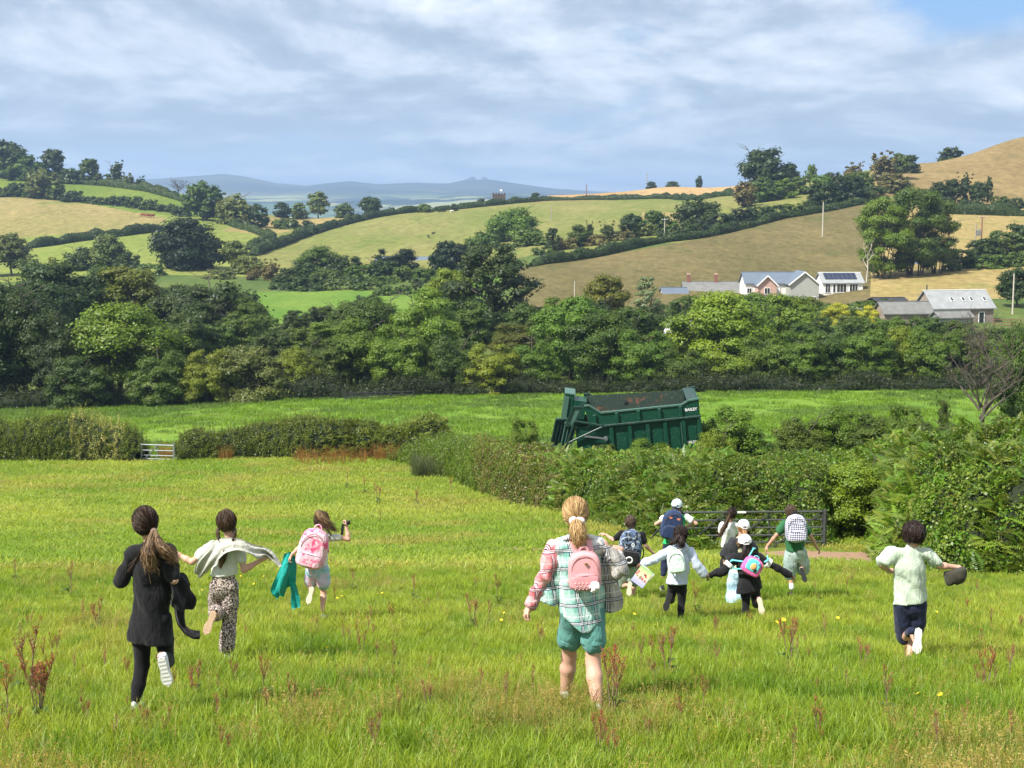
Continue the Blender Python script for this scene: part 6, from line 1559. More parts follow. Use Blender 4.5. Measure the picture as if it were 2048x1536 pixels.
def cloth(name, colfn, rough=.85, bump=.25, bscale=140, sheen=.2, wr=.5):
    m, nt, out = newmat(name); tc = nd(nt, 'ShaderNodeTexCoord'); o = tc.outputs['Object']; p = nd(nt, 'ShaderNodeBsdfPrincipled')
    c = colfn(nt, o) if callable(colfn) else mixc(nt, noise(nt, o, 9, 5, .6), tuple(k * .82 for k in colfn), tuple(min(1, k * 1.15) for k in colfn))
    if isinstance(c, tuple): p.inputs['Base Color'].default_value = c + (1,)
    else: nt.links.new(c, p.inputs['Base Color'])
    p.inputs['Roughness'].default_value = rough; p.inputs['Specular IOR Level'].default_value = .2; p.inputs['Sheen Weight'].default_value = sheen * .5
    b = nd(nt, 'ShaderNodeBump'); b.inputs['Strength'].default_value = min(1, wr * 1.5); b.inputs['Distance'].default_value = .030
    w = noise(nt, vmap(nt, o, rot=(.2, .3, .2), scale=(1, 1, .40)), 15, 5, .6, .9); nt.links.new(w, b.inputs['Height']); nt.links.new(b.outputs[0], p.inputs['Normal'])
    nt.links.new(p.outputs[0], out.inputs[0]); return m
def hairmat(name, col, col2):
    m, nt, out = newmat(name); p = nd(nt, 'ShaderNodeBsdfPrincipled'); a = nd(nt, 'ShaderNodeAttribute', attribute_name='rnd'); tc = nd(nt, 'ShaderNodeTexCoord')
    w = noise(nt, vmap(nt, tc.outputs['Object'], scale=(1, 1, .22)), 70, 4, .6, .4)
    k = mathn(nt, 'ADD', mathn(nt, 'MULTIPLY', a.outputs['Fac'], .8), mathn(nt, 'MULTIPLY', mathn(nt, 'SUBTRACT', w, .3), .8), clamp=True)
    nt.links.new(mixc(nt, k, col, col2), p.inputs['Base Color']); p.inputs['Roughness'].default_value = .5; p.inputs['Specular IOR Level'].default_value = .3
    b = nd(nt, 'ShaderNodeBump'); b.inputs['Distance'].default_value = .006; nt.links.new(w, b.inputs['Height']); nt.links.new(b.outputs[0], p.inputs['Normal'])
    nt.links.new(p.outputs[0], out.inputs[0]); return m
H_DARK = hairmat('dark_brown_hair', (.010, .006, .004), (.055, .030, .018)); H_BROWN = hairmat('brown_hair', (.026, .015, .009), (.115, .065, .034)); H_BLOND = hairmat('blond_hair', (.22, .125, .05), (.62, .42, .19))
H_STREAK = hairmat('sun_streaked_hair', (.035, .020, .012), (.34, .21, .10)); H_BLACK = hairmat('black_hair', (.008, .005, .005), (.045, .026, .020)); H_RED = hairmat('ginger_blond_hair', (.25, .11, .04), (.55, .32, .15))
H_SHORT = hairmat('short_brown_hair', (.040, .026, .018), (.13, .085, .055))

# a shoe, canonical: heel at origin, toe along +x, sole facing -z, unit length
def shoe_meshes():
    n = 26; out = []
    for i in range(n):
        a = 2 * math.pi * i / n; x = .5 - .5 * math.cos(a); w = np.interp(x, [0, .06, .2, .45, .72, .9, 1], [.0, .11, .135, .115, .18, .14, .0])
        out.append((x, w * (1 if a < math.pi else -1) * (1 if x < .5 or a < math.pi else .96)))
    m = MB(); bot = [(x, y, 0) for x, y in out]; top = [(x * 1.01 - .005, y * 1.04, .10) for x, y in out]
    m.add(bot + top, [list(range(n))[::-1], list(range(n, 2 * n))] + [[i, (i + 1) % n, (i + 1) % n + n, i + n] for i in range(n)])
    for k in range(7):       # tread bars
        x = .12 + k * .13; w = np.interp(x, [0, .06, .2, .45, .72, .9, 1], [.0, .11, .135, .115, .18, .14, .0]) * .8; m.box((x, 0, -.002), (.045, w * 2, .010))
    sole = m
    u = MB(); R = []; prof = [(.0, .36, .09), (.05, .44, .12), (.18, .47, .13), (.34, .42, .125), (.5, .33, .125), (.68, .25, .15), (.85, .20, .145), (.96, .14, .09), (1.0, .09, .03)]; kk = 12; Vv = []; Fv = []
    for i, (x, h, w) in enumerate(prof):
        for j in range(kk + 1):
            a = math.pi * j / kk; Vv.append((x, math.cos(a) * w, .09 + math.sin(a) ** .75 * (h - .09)))
    for i in range(len(prof) - 1):
        for j in range(kk): a = i * (kk + 1) + j; Fv.append((a, a + kk + 1, a + kk + 2, a + 1))
    Fv.append(list(range(kk + 1))); u.add(Vv, Fv)
    return sole, u
SOLE_MB, UPPER_MB = shoe_meshes()
def shoe(parent, heel, toe, solen, L, msole, mup, width=1.0):
    t = unit(toe); n = -unit(np.array(solen) - t * np.dot(solen, t)); sd = np.cross(n, t)
    M = Matrix([[t[0] * L, sd[0] * L * width, n[0] * L, heel[0]], [t[1] * L, sd[1] * L * width, n[1] * L, heel[1]], [t[2] * L, sd[2] * L * width, n[2] * L, heel[2]], [0, 0, 0, 1]])
    u = MB(); u.add([M @ Vector(v) for v in UPPER_MB.v], UPPER_MB.f); o = u.build('shoe', mup, parent, smooth=True)
    s = MB(); s.add([M @ Vector(v) for v in SOLE_MB.v], SOLE_MB.f); s.build('sole', msole, o); return o
def strands(name, paths, mat, parent, r=.0016, seed=0):
    """paths: (n, k, 3) array of hair strands -> thin three sided blades"""
    P = np.array(paths); n, k, _ = P.shape; rng = np.random.default_rng(seed)
    T = np.gradient(P, axis=1); T /= np.linalg.norm(T, axis=2, keepdims=True) + 1e-9
    R = rng.normal(size=(n, 1, 3)); S = np.cross(T, R); S /= np.linalg.norm(S, axis=2, keepdims=True) + 1e-9
    w = r * np.linspace(1, .35, k)[None, :, None] * rng.uniform(.7, 1.5, (n, 1, 1))
    V = np.stack([P - S * w, P + S * w], 2).reshape(-1, 3)
    i = np.arange(n)[:, None] * (2 * k) + np.arange(k - 1)[None] * 2; i = i.ravel()
    Q = np.stack([i, i + 1, i + 3, i + 2], 1); rnd = np.repeat(rng.random(n), k - 1)
    return obj(name, mesh_np(name, V, Q, smooth=True, attrs={'rnd': ('FACE', 'FLOAT', rnd)}), mat, parent)

class Person:
    def __init__(s, label, Y, J, k=1.0, skin=SK_FAIR, fwd=(0, 1, 0), group=None, headr=None, legk=1.0):
        s.legk = legk; s.Y = Y; s.k = k; s.skin = skin; s.fwd = unit(fwd)
        fx = J.get('foot', J['ankR']); gx = P3(fx[0], fx[1], Y).x
        s.base = Vector((gx, Y, Hs(gx, Y))); s.r = empty('person', tuple(s.base), label, 'person', group)
        s.J = {n: s.pt(*v) for n, v in J.items()}
        s.body(headr)
    def pt(s, px, py, d=0.0): return np.array((P3(px, py, s.Y + d) - s.base)[:])
    def body(s, headr):
        J = s.J; k = s.k; f = Field(.0085); R = k
        h = J['head']; nk = J['neck']; up = unit(h - nk + V3(0, 0, .05)); fw = s.fwd; s.up = up; s.hr = (headr or .100 * (.55 + .45 * k))
        hr = s.hr; side = unit(np.cross(up, fw)); s.side = side; s.h = h
        Rm = np.stack([side, fw, up])
        f.ball(h, (hr * .83, hr * .98, hr * 1.05), .02, Rm); f.ball(h + fw * hr * .35 - up * hr * .6, (hr * .58, hr * .62, hr * .55), .04, Rm)
        f.limb(h + fw * hr * .98 - up * hr * .12, h + fw * hr * 1.12 - up * hr * .35, hr * .08, hr * .13, .012)
        for sg in (-1, 1): f.ball(h + side * sg * hr * .86 - up * hr * .18, (hr * .10, hr * .20, hr * .30), .008, Rm)
        f.limb(h - up * hr * .6, nk - up * .03, .050 * R, .056 * R, .03)
        sh = (J['shL'] + J['shR']) / 2; hp = (J['hipL'] + J['hipR']) / 2; W = np.linalg.norm(J['shL'] - J['shR']); HW = max(np.linalg.norm(J['hipL'] - J['hipR']), .12 * k)
        s.shm = sh; s.hpm = hp; s.W = W; s.HW = HW
        ch = sh * .72 + hp * .28; ws = sh * .38 + hp * .62; s.ch = ch; s.ws = ws
        f.limb(J['shL'] * .85 + J['shR'] * .15 - up * .02, J['shR'] * .85 + J['shL'] * .15 - up * .02, .046 * R, .046 * R, .03)
        f.limb(ch, ws, W * .40, W * .36, .03, .62); f.limb(ws, hp, W * .36, max(W * .38, HW * .8), .03, .68)
        for S in 'LR':
            a, e, w = J['sh' + S], J['el' + S], J['wr' + S]
            f.chain([a, a * .5 + e * .5, e], [.046 * R, .040 * R, .034 * R], .025); m = e * .65 + w * .35
            f.chain([e, m, w], [.034 * R, .036 * R, .022 * R], .015)
            hp_, kn, an = J['hip' + S], J['kn' + S], J['ank' + S]
            f.chain([hp_, hp_ * .5 + kn * .5, kn], [.070 * R, .063 * R, .046 * R * s.legk], .03); m = kn * .68 + an * .32
            f.chain([kn, m, an], [.045 * R * s.legk, .049 * R * s.legk, .031 * R * s.legk], .02)
            ft = J.get('toe' + S)
            if ft is None: ft = an + s.fwd * .12 * k - V3(0, 0, .055 * k)
            ft = an + (ft - an) * .75; hl = an - V3(0, 0, .012 * k); f.limb(hl, ft, .026 * R, .016 * R, .012)
        s.bf = f
    def hands(s, L, R):
        for S, (d, n, c, sc) in (('L', L), ('R', R)):
            hand(s.bf, s.J['wr' + S], V3(*d), V3(*n), 1, sc * (.62 + .38 * s.k), c)
        o = obj('body', s.bf.mesh('body'), s.skin, s.r); s.bodyo = o
        # face
        h, hr, fw, up, sd = s.h, s.hr, s.fwd, s.up, s.side
        for sg in (-1, 1):
            m = MB(); c = h + sd * sg * hr * .34 + fw * hr * .90 - up * hr * .02; iv, ff = ico(); m.add([c + v * hr * .13 for v in iv], [list(q) for q in ff]); e = m.build('eye', M_EYEW, s.r, True)
            m = MB(); m.add([c + fw * hr * .075 + v * hr * .07 for v in iv], [list(q) for q in ff]); m.build('pupil', M_EYED, e, True)
        m = MB(); c = h + fw * hr * .93 - up * hr * .66; m.add([c + sd * v[0] * hr * .22 + fw * v[1] * hr * .08 + up * v[2] * hr * .07 for v in ico()[0]], [list(q) for q in ico()[1]]); m.build('mouth', M_LIP, s.r, True)
    def arm_pt(s, S, t):
        a, e, w = s.J['sh' + S], s.J['el' + S], s.J['wr' + S]
        return a + (e - a) * t if t <= 1 else e + (w - e) * (t - 1)
    def leg_pt(s, S, t):
        a, e, w = s.J['hip' + S], s.J['kn' + S], s.J['ank' + S]
        return a + (e - a) * t if t <= 1 else e + (w - e) * (t - 1)
    def top(s, name, mat, hem, sleeve=(.6, .6), hemw=1.0, ease=.012, folds=(.006, 14, .35, 3), hemtilt=(0, 0, -1), rs=(.058, .052), split=None, sleevemats=None, lean=0, deep=.70, collar=.0, sepsleeve=False, extra=()):
        """shirt, hoodie or coat; hem = px, py of its lower edge centre"""
        J = s.J; k = s.k; f = Field(.010); f.folds = folds; hb = s.pt(*hem); W = s.W
        up = V3(0, 0, 1)
        f.limb(J['shL'] * .88 + J['shR'] * .12 - up * .010, J['shR'] * .88 + J['shL'] * .12 - up * .010, .048 * k + ease, .048 * k + ease, .03)
        f.limb(J['neck'] - up * .03, s.ch, .055 * k, W * .40 + ease, .04, .7)
        f.limb(s.ch, s.ws, W * .425 + ease, W * .41 + ease, .025, deep - .04); lo = hb + (hb - s.ws) * .12
        f.limb(s.ws, lo, W * .41 + ease, (W * .43 + ease) * hemw, .025, deep + .04)
        if collar: f.limb(s.J['neck'] - up * .03, s.J['neck'] + up * .01, .062 * k, .062 * k + collar, .03)
        outs = []
        for S, t in zip('LR', sleeve):
            if t <= 0: continue
            g = f if not sepsleeve else Field(.009)
            if sepsleeve: g.folds = (folds[0], folds[1] * 1.4, .9, folds[3] + 7)
            a = J['sh' + S] - up * .006; ts = [x for x in (.5, 1.0, 1.5) if x < t - .12] + [t]; pts = [a] + [s.arm_pt(S, x) for x in ts]; r0, r1 = rs
            rr = [r0 * k * .88 + ease * .7] + [(r0 + (r1 - r0) * min(1, x / max(t, 1))) * k * .88 + ease * .7 for x in ts]
            g.chain(pts, rr, .016)
            d = unit(pts[-1] - pts[-2])
            if not sepsleeve: s._slcut = True
            else: g.cut(pts[-1], d); outs.append((S, g))
            if not sepsleeve:   # trim the rounded end of the sleeve locally
                s_end = pts[-1] + d * .0
        f.cut(hb, hemtilt)
        for q_, n_ in extra: f.cut(s.pt(*q_), n_)
        o = obj(name, f.mesh(name), mat, s.r)
        for i, (S, g) in enumerate(outs):
            obj('sleeve', g.mesh('sleeve'), (sleevemats or (mat, mat))['LR'.index(S)], s.r)
        return o
    def bottom(s, name, mat, waist, legs=(1.0, 1.0), ease=.012, folds=(.005, 16, .2, 5), flare=0.0, hips=1.0):
        J = s.J; k = s.k; f = Field(.010); f.folds = folds; wb = s.pt(*waist)
        f.limb(wb, s.hpm, s.W * .37 + min(ease, .008), (max(s.W * .37, s.HW * .8) + ease * .6) * hips, .025, .70)
        for S, t in zip('LR', legs):
            a, kn, an = J['hip' + S], J['kn' + S], J['ank' + S]
            base = {0: .078, .5: .073, 1: .056, 1.5: .051, 2: .036}
            ts = [x for x in (0, .5, 1.0, 1.5) if x < t - .1] + [t]; pts = [s.leg_pt(S, x) for x in ts]
            rr = [np.interp(x, list(base), list(base.values())) * k + ease + flare * x * x * .5 for x in ts]
            rr[0] = .080 * k + ease * .5; f.chain(pts, rr, .016)
        return obj(name, f.mesh(name), mat, s.r)
    def scalp(s, mat, tie=None, n=900, vol=1.07, low=-.55, seed=1, messy=.004, name='hair', front=.35, length=.9):
        """hair over the skull; strands run to the tie point, or fall downwards"""
        h, hr, fw, up, sd = s.h, s.hr, s.fwd, s.up, s.side; f = Field(.008); Rm = np.stack([sd, fw, up])
        f.ball(h - fw * hr * .06 + up * hr * .04, (hr * .88 * vol, hr * 1.0 * vol, hr * 1.06 * vol), .01, Rm)
        f.cut(h + fw * hr * front, unit(fw + up * -.55)); f.cut(h + up * hr * low, unit(-up + fw * .35)); f.folds = (messy, 40, .2, seed)
        o = obj(name, f.mesh(name), mat, s.r)
        rng = np.random.default_rng(seed); d = sphdirs(n * 3, rng); loc = d @ np.stack([sd, fw, up])   # local dirs to world
        d = d[(d[:, 2] > low - .1) & (d[:, 1] < front + .5 * np.clip(d[:, 2], 0, 1))][:n]
        K = 9; t = np.linspace(0, 1, K)
        if tie is not None:
            tl = np.array([np.dot(tie - h, sd), np.dot(tie - h, fw), np.dot(tie - h, up)]); tl /= np.linalg.norm(tl); e = np.repeat(tl[None], len(d), 0)
        else:
            e = d + np.array([0, -.15, -length]) + rng.normal(size=d.shape) * .25; e /= np.linalg.norm(e, axis=1, keepdims=True)
        P = d[:, None] * (1 - t[None, :, None]) + e[:, None] * t[None, :, None]; P /= np.linalg.norm(P, axis=2, keepdims=True)
        rr = np.array([hr * .88 * vol, hr * vol, hr * 1.06 * vol]) * 1.0
        P = P * rr * (1.01 + .05 * np.sin(t * math.pi)[None, :, None] * rng.uniform(0, 1, (len(d), 1, 1))) + rng.normal(size=(len(d), 1, 3)) * messy * .6
        Wd = P @ np.stack([sd, fw, up]) + h - fw * hr * .06 + up * hr * .04
        strands('hair_strands', Wd, mat, o, .0017 * (hr / .09), seed); return o
    def tail(s, mat, pts, rad, n=160, seed=2, parent=None, name='ponytail', wave=.012, fly=.02, core=True):
        """a lock of hair along photo points (px, py, depth)"""
        P = np.array([s.pt(*p) if len(p) > 2 and not isinstance(p, np.ndarray) else p for p in pts]); rng = np.random.default_rng(seed)
        K = 14; t = np.linspace(0, 1, K); tt = np.linspace(0, 1, len(P)); C = np.stack([np.interp(t, tt, P[:, i]) for i in range(3)], 1)
        for _ in range(2): C[1:-1] = .25 * C[:-2] + .5 * C[1:-1] + .25 * C[2:]
        Rr = np.interp(t, tt, rad); o = None
        if core:
            f = Field(.0075); f.chain(list(C[::2]) + [C[-1]], list(Rr[::2] * .82) + [Rr[-1] * .6], .012); f.folds = (.005, 55, .1, seed); o = obj(name, f.mesh(name), mat, parent or s.r)
        off = rng.normal(size=(n, 1, 3)); off /= np.linalg.norm(off, axis=2, keepdims=True); off *= rng.uniform(.3, 1.1, (n, 1, 1))
        ph = rng.uniform(0, 6.28, (n, 1)); A = C[None] + off * Rr[None, :, None] + (np.sin(t[None] * 7 + ph) * wave * t[None])[..., None] * rng.normal(size=(n, 1, 3)) + off * (t[None, :, None] ** 2) * fly * rng.uniform(-.3, 1, (n, 1, 1))
        q = strands('hair_strands', A, mat, o or parent or s.r, .0022, seed); return o or q
    def cap(s, mat, tilt=0.0, brim=True):
        h, hr, fw, up, sd = s.h, s.hr, s.fwd, s.up, s.side; u2 = unit(up - fw * .12); f2 = unit(fw + up * .12); Rm = np.stack([sd, f2, u2])
        f = Field(.007); f.ball(h + up * hr * .10, (hr * 1.04, hr * 1.14, hr * 1.12), .01, Rm); f.cut(h + up * hr * .02, -u2)
        o = obj('cap', f.mesh('cap'), mat, s.r)
        if brim:
            m = MB(); N = 12; V = []
            for r_ in (0, 1):
                for i in range(N + 1):
                    a = math.pi * (i / N) ; x = math.cos(a) * hr * .85; y = math.sin(a) * hr * (.75 + .85 * r_)
                    V.append(h + up * hr * (.06 - .12 * r_) + sd * x + f2 * (y if r_ else math.sin(a) * hr * .85))
            V += [v + u2 * .004 for v in V]; n = 2 * (N + 1); Fq = [(i, i + 1, i + N + 2, i + N + 1) for i in range(N)] + [(i + n, i + N + 1 + n, i + N + 2 + n, i + 1 + n) for i in range(N)]
            m.add(V, Fq); m.build('brim', mat, o)
        m = MB(); c = h + up * hr * .10 + u2 * hr * 1.12; m.add([c + v * hr * .09 for v in ico()[0]], [list(q) for q in ico()[1]]); m.build('button', mat, o, True)
        # rear opening: dark arch with its strap
        m = MB(); c = h - f2 * hr * 1.10 + u2 * hr * .14; V = [c + sd * hr * .34 * math.cos(a) + u2 * hr * .26 * math.sin(a) - f2 * .008 for a in np.linspace(0, math.pi, 9)]; V += [v + f2 * .01 for v in V]
        m.add(V, [list(range(9))[::-1]] + [(i, i + 1, i + 10, i + 9) for i in range(8)]); m.build('rear_opening', M_EYED, o)
        m = MB(); m.bar(c + sd * hr * .42 - u2 * hr * .03 - f2 * .010, c - sd * hr * .42 - u2 * hr * .03 - f2 * .010, .006, .016); m.build('strap', mat, o)
        return o
M_EYEW = simple('eye_white', (.75, .73, .70), .3, .02); M_EYED = simple('near_black', (.010, .009, .008), .6, .1); M_LIP = simple('lips', (.35, .12, .10), .5, .05)

def sheet(name, rows, mat, label=None, cat=None, base=None, thick=.006, parent=None, fold=.02, seed=0, fr=9.0):
    """cloth sheet lofted through rows of world points; wavy, with thickness"""
    R = [np.array([np.array(p[:]) for p in r]) for r in rows]; m = 14; n = 5 * (len(R) - 1) + 1
    def res(A, k):
        t = np.linspace(0, 1, k); tt = np.linspace(0, 1, len(A)); B = np.stack([np.interp(t, tt, A[:, i]) for i in range(3)], 1)
        return B
    R = np.stack([res(r, m) for r in R]); t = np.linspace(0, 1, n); tt = np.linspace(0, 1, len(R))
    S = np.stack([[np.interp(t, tt, R[:, j, i]) for j in range(m)] for i in range(3)], -1).transpose(1, 0, 2)
    for _ in range(2): S[1:-1] = .25 * S[:-2] + .5 * S[1:-1] + .25 * S[2:]
    N = np.cross(np.gradient(S, axis=0), np.gradient(S, axis=1)); N /= np.linalg.norm(N, axis=2, keepdims=True) + 1e-9
    u = np.linspace(0, 1, n)[:, None]; v = np.linspace(0, 1, m)[None]
    w = np.sin(v * fr + 3 * np.sin(u * 3 + seed) + seed) * fold * (.4 + .6 * u) + (fbm(u * 5 + seed, v * 7, seed, 3) - .5) * fold * 1.6
    S = S + N * w[..., None]; A = S.reshape(-1, 3); B = (S + N * thick).reshape(-1, 3); V = np.concatenate([A, B]); k = n * m
    i = np.arange((n - 1) * (m - 1)); a = (i // (m - 1)) * m + i % (m - 1); Q = np.stack([a, a + 1, a + m + 1, a + m], 1)
    rim = [(j, j + 1) for j in range(m - 1)] + [((n - 1) * m + j + 1, (n - 1) * m + j) for j in range(m - 1)] + [((r + 1) * m, r * m) for r in range(n - 1)] + [(r * m + m - 1, (r + 1) * m + m - 1) for r in range(n - 1)]
    E = np.array([(q, p, p + k, q + k) for p, q in rim]); Q = np.concatenate([Q[:, ::-1], Q + k, E])
    b = np.array(base[:]) if base is not None else np.zeros(3)
    o = obj(name, mesh_np(name, V - b, Q, smooth=True), mat, parent, loc=tuple(b) if base is not None else None)
    if label: tag(o, label, cat)
    return o
def rbox(name, M, size, mat, parent, r=.25, taper=1.0, top=.35, seed=0, wr=.0, n=12):
    """soft bag body: rounded superellipse block; M maps local (x right, y out, z up)"""
    V = []; sx, sy, sz = [q / 2 for q in size]; nz = 14; rng = np.random.default_rng(seed)
    for j in range(nz + 1):
        z = -1 + 2 * j / nz; rr = (1 - abs(z) ** (6.0 if z < 0 else 1.25 / max(top, .1))) ** (.25 if z < 0 else .42) if abs(z) < 1 else 0.02
        rr = max(rr, .30 if z < 0 else .12)
        for i in range(n * 2):
            a = math.pi * i / n; c, s_ = math.cos(a), math.sin(a); e = .42
            x = np.sign(c) * abs(c) ** e * sx * rr * (1 + (1 - taper) * -z * .5); y = np.sign(s_) * abs(s_) ** e * sy * (rr ** .5) * (1.0 + .15 * -z)
            q = 1 + (rng.random() - .5) * wr; V.append((x * q, y * q, z * sz))
    Fq = [(j * 2 * n + i, j * 2 * n + (i + 1) % (2 * n), (j + 1) * 2 * n + (i + 1) % (2 * n), (j + 1) * 2 * n + i) for j in range(nz) for i in range(2 * n)]
    Fq += [list(range(2 * n))[::-1], [nz * 2 * n + i for i in range(2 * n)]]
    m = MB(); m.add([M @ Vector(v) for v in V], Fq); return m.build(name, mat, parent, smooth=True)
def bag(name, label, person, cpx, cpy, w, h, dep, tilt, mat, d, pitch=0.0, pocket=None, strapm=None, straps=True, handle=None, top=.35, wr=.03, cat='backpack', zipm=None, yaw=0, seed=1):
    """backpack on a person's back, centre shown at (cpx, cpy); d = depth offset of its centre"""
    c = P3(cpx, cpy, person.Y + d); r = empty(name, tuple(c), label, cat)
    M = Matrix.Rotation(yaw, 4, 'Z') @ Matrix.Rotation(pitch, 4, 'X') @ Matrix.Rotation(tilt, 4, 'Y')
    rbox('bag_body', M, (w, dep, h), mat, r, top=top, wr=wr, seed=seed)
    if pocket:
        pm, pw, ph, pz = pocket; rbox('pocket', M @ Matrix.Translation((0, -dep / 2 - .002, pz * h)), (w * pw, dep * .45, h * ph), pm, r, top=.4, wr=wr, seed=seed + 1)
        z = MB(); zz = pz * h + ph * h * .42; z.tube([M @ Vector((w * pw * .42 * k, -dep * .5 - dep * .2 + abs(k) * .01, zz)) for k in np.linspace(-1, 1, 7)], .004, 5); z.build('zip', zipm or M_ZIP, r)
    z = MB(); z.tube([M @ Vector((w * .40 * math.cos(a), -dep * .50 + .006, h * (.02 + .40 * math.sin(a)))) for a in np.linspace(0, math.pi, 11)], .0035, 5); z.build('zip', zipm or M_ZIP, r)
    hm = handle or strapm or mat
    z = MB(); z.tube([M @ Vector((w * .13 * math.cos(a), dep * .30, h * (.46 + .11 * math.sin(a)))) for a in np.linspace(0, math.pi, 9)], .009 if w > .26 else .011, 6); z.build('handle', hm, r)
    if straps:
        for sg, S in ((-1, 'L'), (1, 'R')):
            a = M @ Vector((sg * w * .22, dep * .5, h * .40)); sh = Vector(person.J['sh' + S] * .68 + person.J['sh' + ('R' if S == 'L' else 'L')] * .32) + person.base - c + Vector((0, 0, .075 * person.k)); fr = sh + Vector((sg * .02, .11, -.07)); lo = Vector(person.ch) + person.base - c + Vector((sg * person.W * .36, .10, -.12)); bt = M @ Vector((sg * w * .45, dep * .45, -h * .36))
            z = MB(); pts = [a, sh + Vector((0, -.03, 0)), sh + Vector((0, .05, -.005)), fr, lo]
            for p, q in zip(pts[:-1], pts[1:]): z.bar(p, q, .045, .012)
            z.bar(lo, bt, .02, .006); z.build('shoulder_strap', strapm or mat, r)
    return r, M
M_ZIP = simple('zip', (.10, .09, .09), .4, .05)
# ------------------------------------------------------------------ cloth colours
def c_plaid(base, dark, light, pale=None, s=1.0):
    def f(nt, o):
        sp = nd(nt, 'ShaderNodeSeparateXYZ'); nt.links.new(vmap(nt, o, rot=(0, .10, 0)), sp.inputs[0])
        def lines(v, per, ph, w):
            a = mathn(nt, 'FRACT', mathn(nt, 'ADD', mathn(nt, 'MULTIPLY', v, 1 / per), ph)); return mathn(nt, 'LESS_THAN', mathn(nt, 'ABSOLUTE', mathn(nt, 'SUBTRACT', a, .5)), w)
        X = mathn(nt, 'ADD', sp.outputs[0], mathn(nt, 'MULTIPLY', sp.outputs[1], .7)); Z = sp.outputs[2]; P = .140 * s
        col = mixc(nt, noise(nt, o, 3.0, 3, .5), tuple(k * .9 for k in base), base)
        for v in (X, Z):
            col = mixc(nt, mathn(nt, 'MULTIPLY', lines(v, P, .0, .20), .45), col, pale or light)
        for v in (X, Z):
            for ph in (.36, .44, .52):
                col = mixc(nt, mathn(nt, 'MULTIPLY', lines(v, P, ph, .030), .95), col, dark)
            for ph in (.40, .48, .05):
                col = mixc(nt, mathn(nt, 'MULTIPLY', lines(v, P, ph, .022), .85), col, light)
        return col
    return f
def c_leopard(nt, o):
    v = nd(nt, 'ShaderNodeTexVoronoi', feature='F1'); v.inputs['Scale'].default_value = 60; v.inputs['Randomness'].default_value = 1
    w = noise(nt, o, 60, 3, .6); nt.links.new(o, v.inputs['Vector'])
    d = mathn(nt, 'ADD', v.outputs['Distance'], mathn(nt, 'MULTIPLY', mathn(nt, 'SUBTRACT', w, .5), .45))
    ring = mathn(nt, 'MULTIPLY', mathn(nt, 'GREATER_THAN', d, .26), mathn(nt, 'LESS_THAN', d, .52))
    c = mixc(nt, mathn(nt, 'LESS_THAN', d, .26), (.46, .38, .33), (.20, .14, .12)); return mixc(nt, ring, c, (.012, .010, .012))
def c_noise(a, b, c=None, s=5, lo=.42, hi=.58, s2=9):
    def f(nt, o):
        r = mixc(nt, maprange(nt, noise(nt, o, s, 4, .6, .8), lo, hi), a, b)
        if c: r = mixc(nt, maprange(nt, noise(nt, vmap(nt, o, loc=(3, 7, 1)), s2, 4, .6, .8), .50, .62), r, c)
        return r
    return f
def c_checker(nt, o):
    ch = nd(nt, 'ShaderNodeTexChecker'); ch.inputs['Scale'].default_value = 42; nt.links.new(vmap(nt, o, rot=(0, .75, 0)), ch.inputs['Vector'])
    ch.inputs[1].default_value = (.70, .70, .82, 1); ch.inputs[2].default_value = (.10, .10, .16, 1); return ch.outputs[0]
def c_floral(nt, o):
    v = nd(nt, 'ShaderNodeTexVoronoi', feature='F1'); v.inputs['Scale'].default_value = 15; nt.links.new(o, v.inputs['Vector'])
    sp = nd(nt, 'ShaderNodeSeparateColor'); nt.links.new(v.outputs['Color'], sp.inputs[0])
    c = mixc(nt, maprange(nt, noise(nt, o, 20, 3, .5), .45, .6), (.66, .74, .68), (.50, .66, .58))
    return mixc(nt, mathn(nt, 'MULTIPLY', mathn(nt, 'LESS_THAN', v.outputs['Distance'], .30), mathn(nt, 'GREATER_THAN', sp.outputs[0], .55)), c, (.72, .22, .22))
C_BLACK = cloth('black_jersey', (.010, .010, .012)); C_LEGG = cloth('black_leggings', (.008, .008, .010), wr=.2); C_WHITE = cloth('white_cotton', (.74, .74, .73)); C_WHITE2 = cloth('offwhite_cotton', (.66, .68, .62))
C_LEOP = cloth('leopard_print', c_leopard); C_GREYJ = cloth('pale_grey_green_jacket', c_noise((.42, .42, .36), (.52, .51, .45)), wr=.9); C_LINING = cloth('mauve_lining', (.22, .16, .17))
C_TEALP = cloth('teal_plaid', c_plaid((.19, .43, .37), (.02, .035, .08), (.72, .76, .76), (.50, .66, .62))); C_PINKP = cloth('pink_plaid', c_plaid((.72, .20, .22), (.10, .02, .06), (.85, .62, .62), (.80, .42, .42)))
C_GREYP = cloth('grey_plaid', c_plaid((.34, .31, .27), (.03, .035, .07), (.55, .55, .54), (.42, .40, .37))); C_PALEP = cloth('cream_plaid', c_plaid((.66, .60, .54), (.08, .08, .20), (.78, .76, .74), (.60, .64, .66)))
C_TEALS = cloth('sea_green_shorts', (.10, .27, .24)); C_PINKB = cloth('pink_leatherette', (.68, .33, .35), .45, wr=.12, sheen=0); C_PINKD = cloth('pink_quilted', (.60, .28, .30), .45, wr=.2, sheen=0)
C_TIED = cloth('pink_tie_dye', c_noise((.78, .50, .58), (.80, .10, .24), (.78, .55, .62), 9, .44, .60, 12)); C_TIES = cloth('blue_pink_tie_dye', c_noise((.62, .42, .50), (.22, .50, .60), (.55, .50, .66), 5)); C_TEAL = cloth('teal_nylon', (.008, .30, .26), .5, wr=.8)
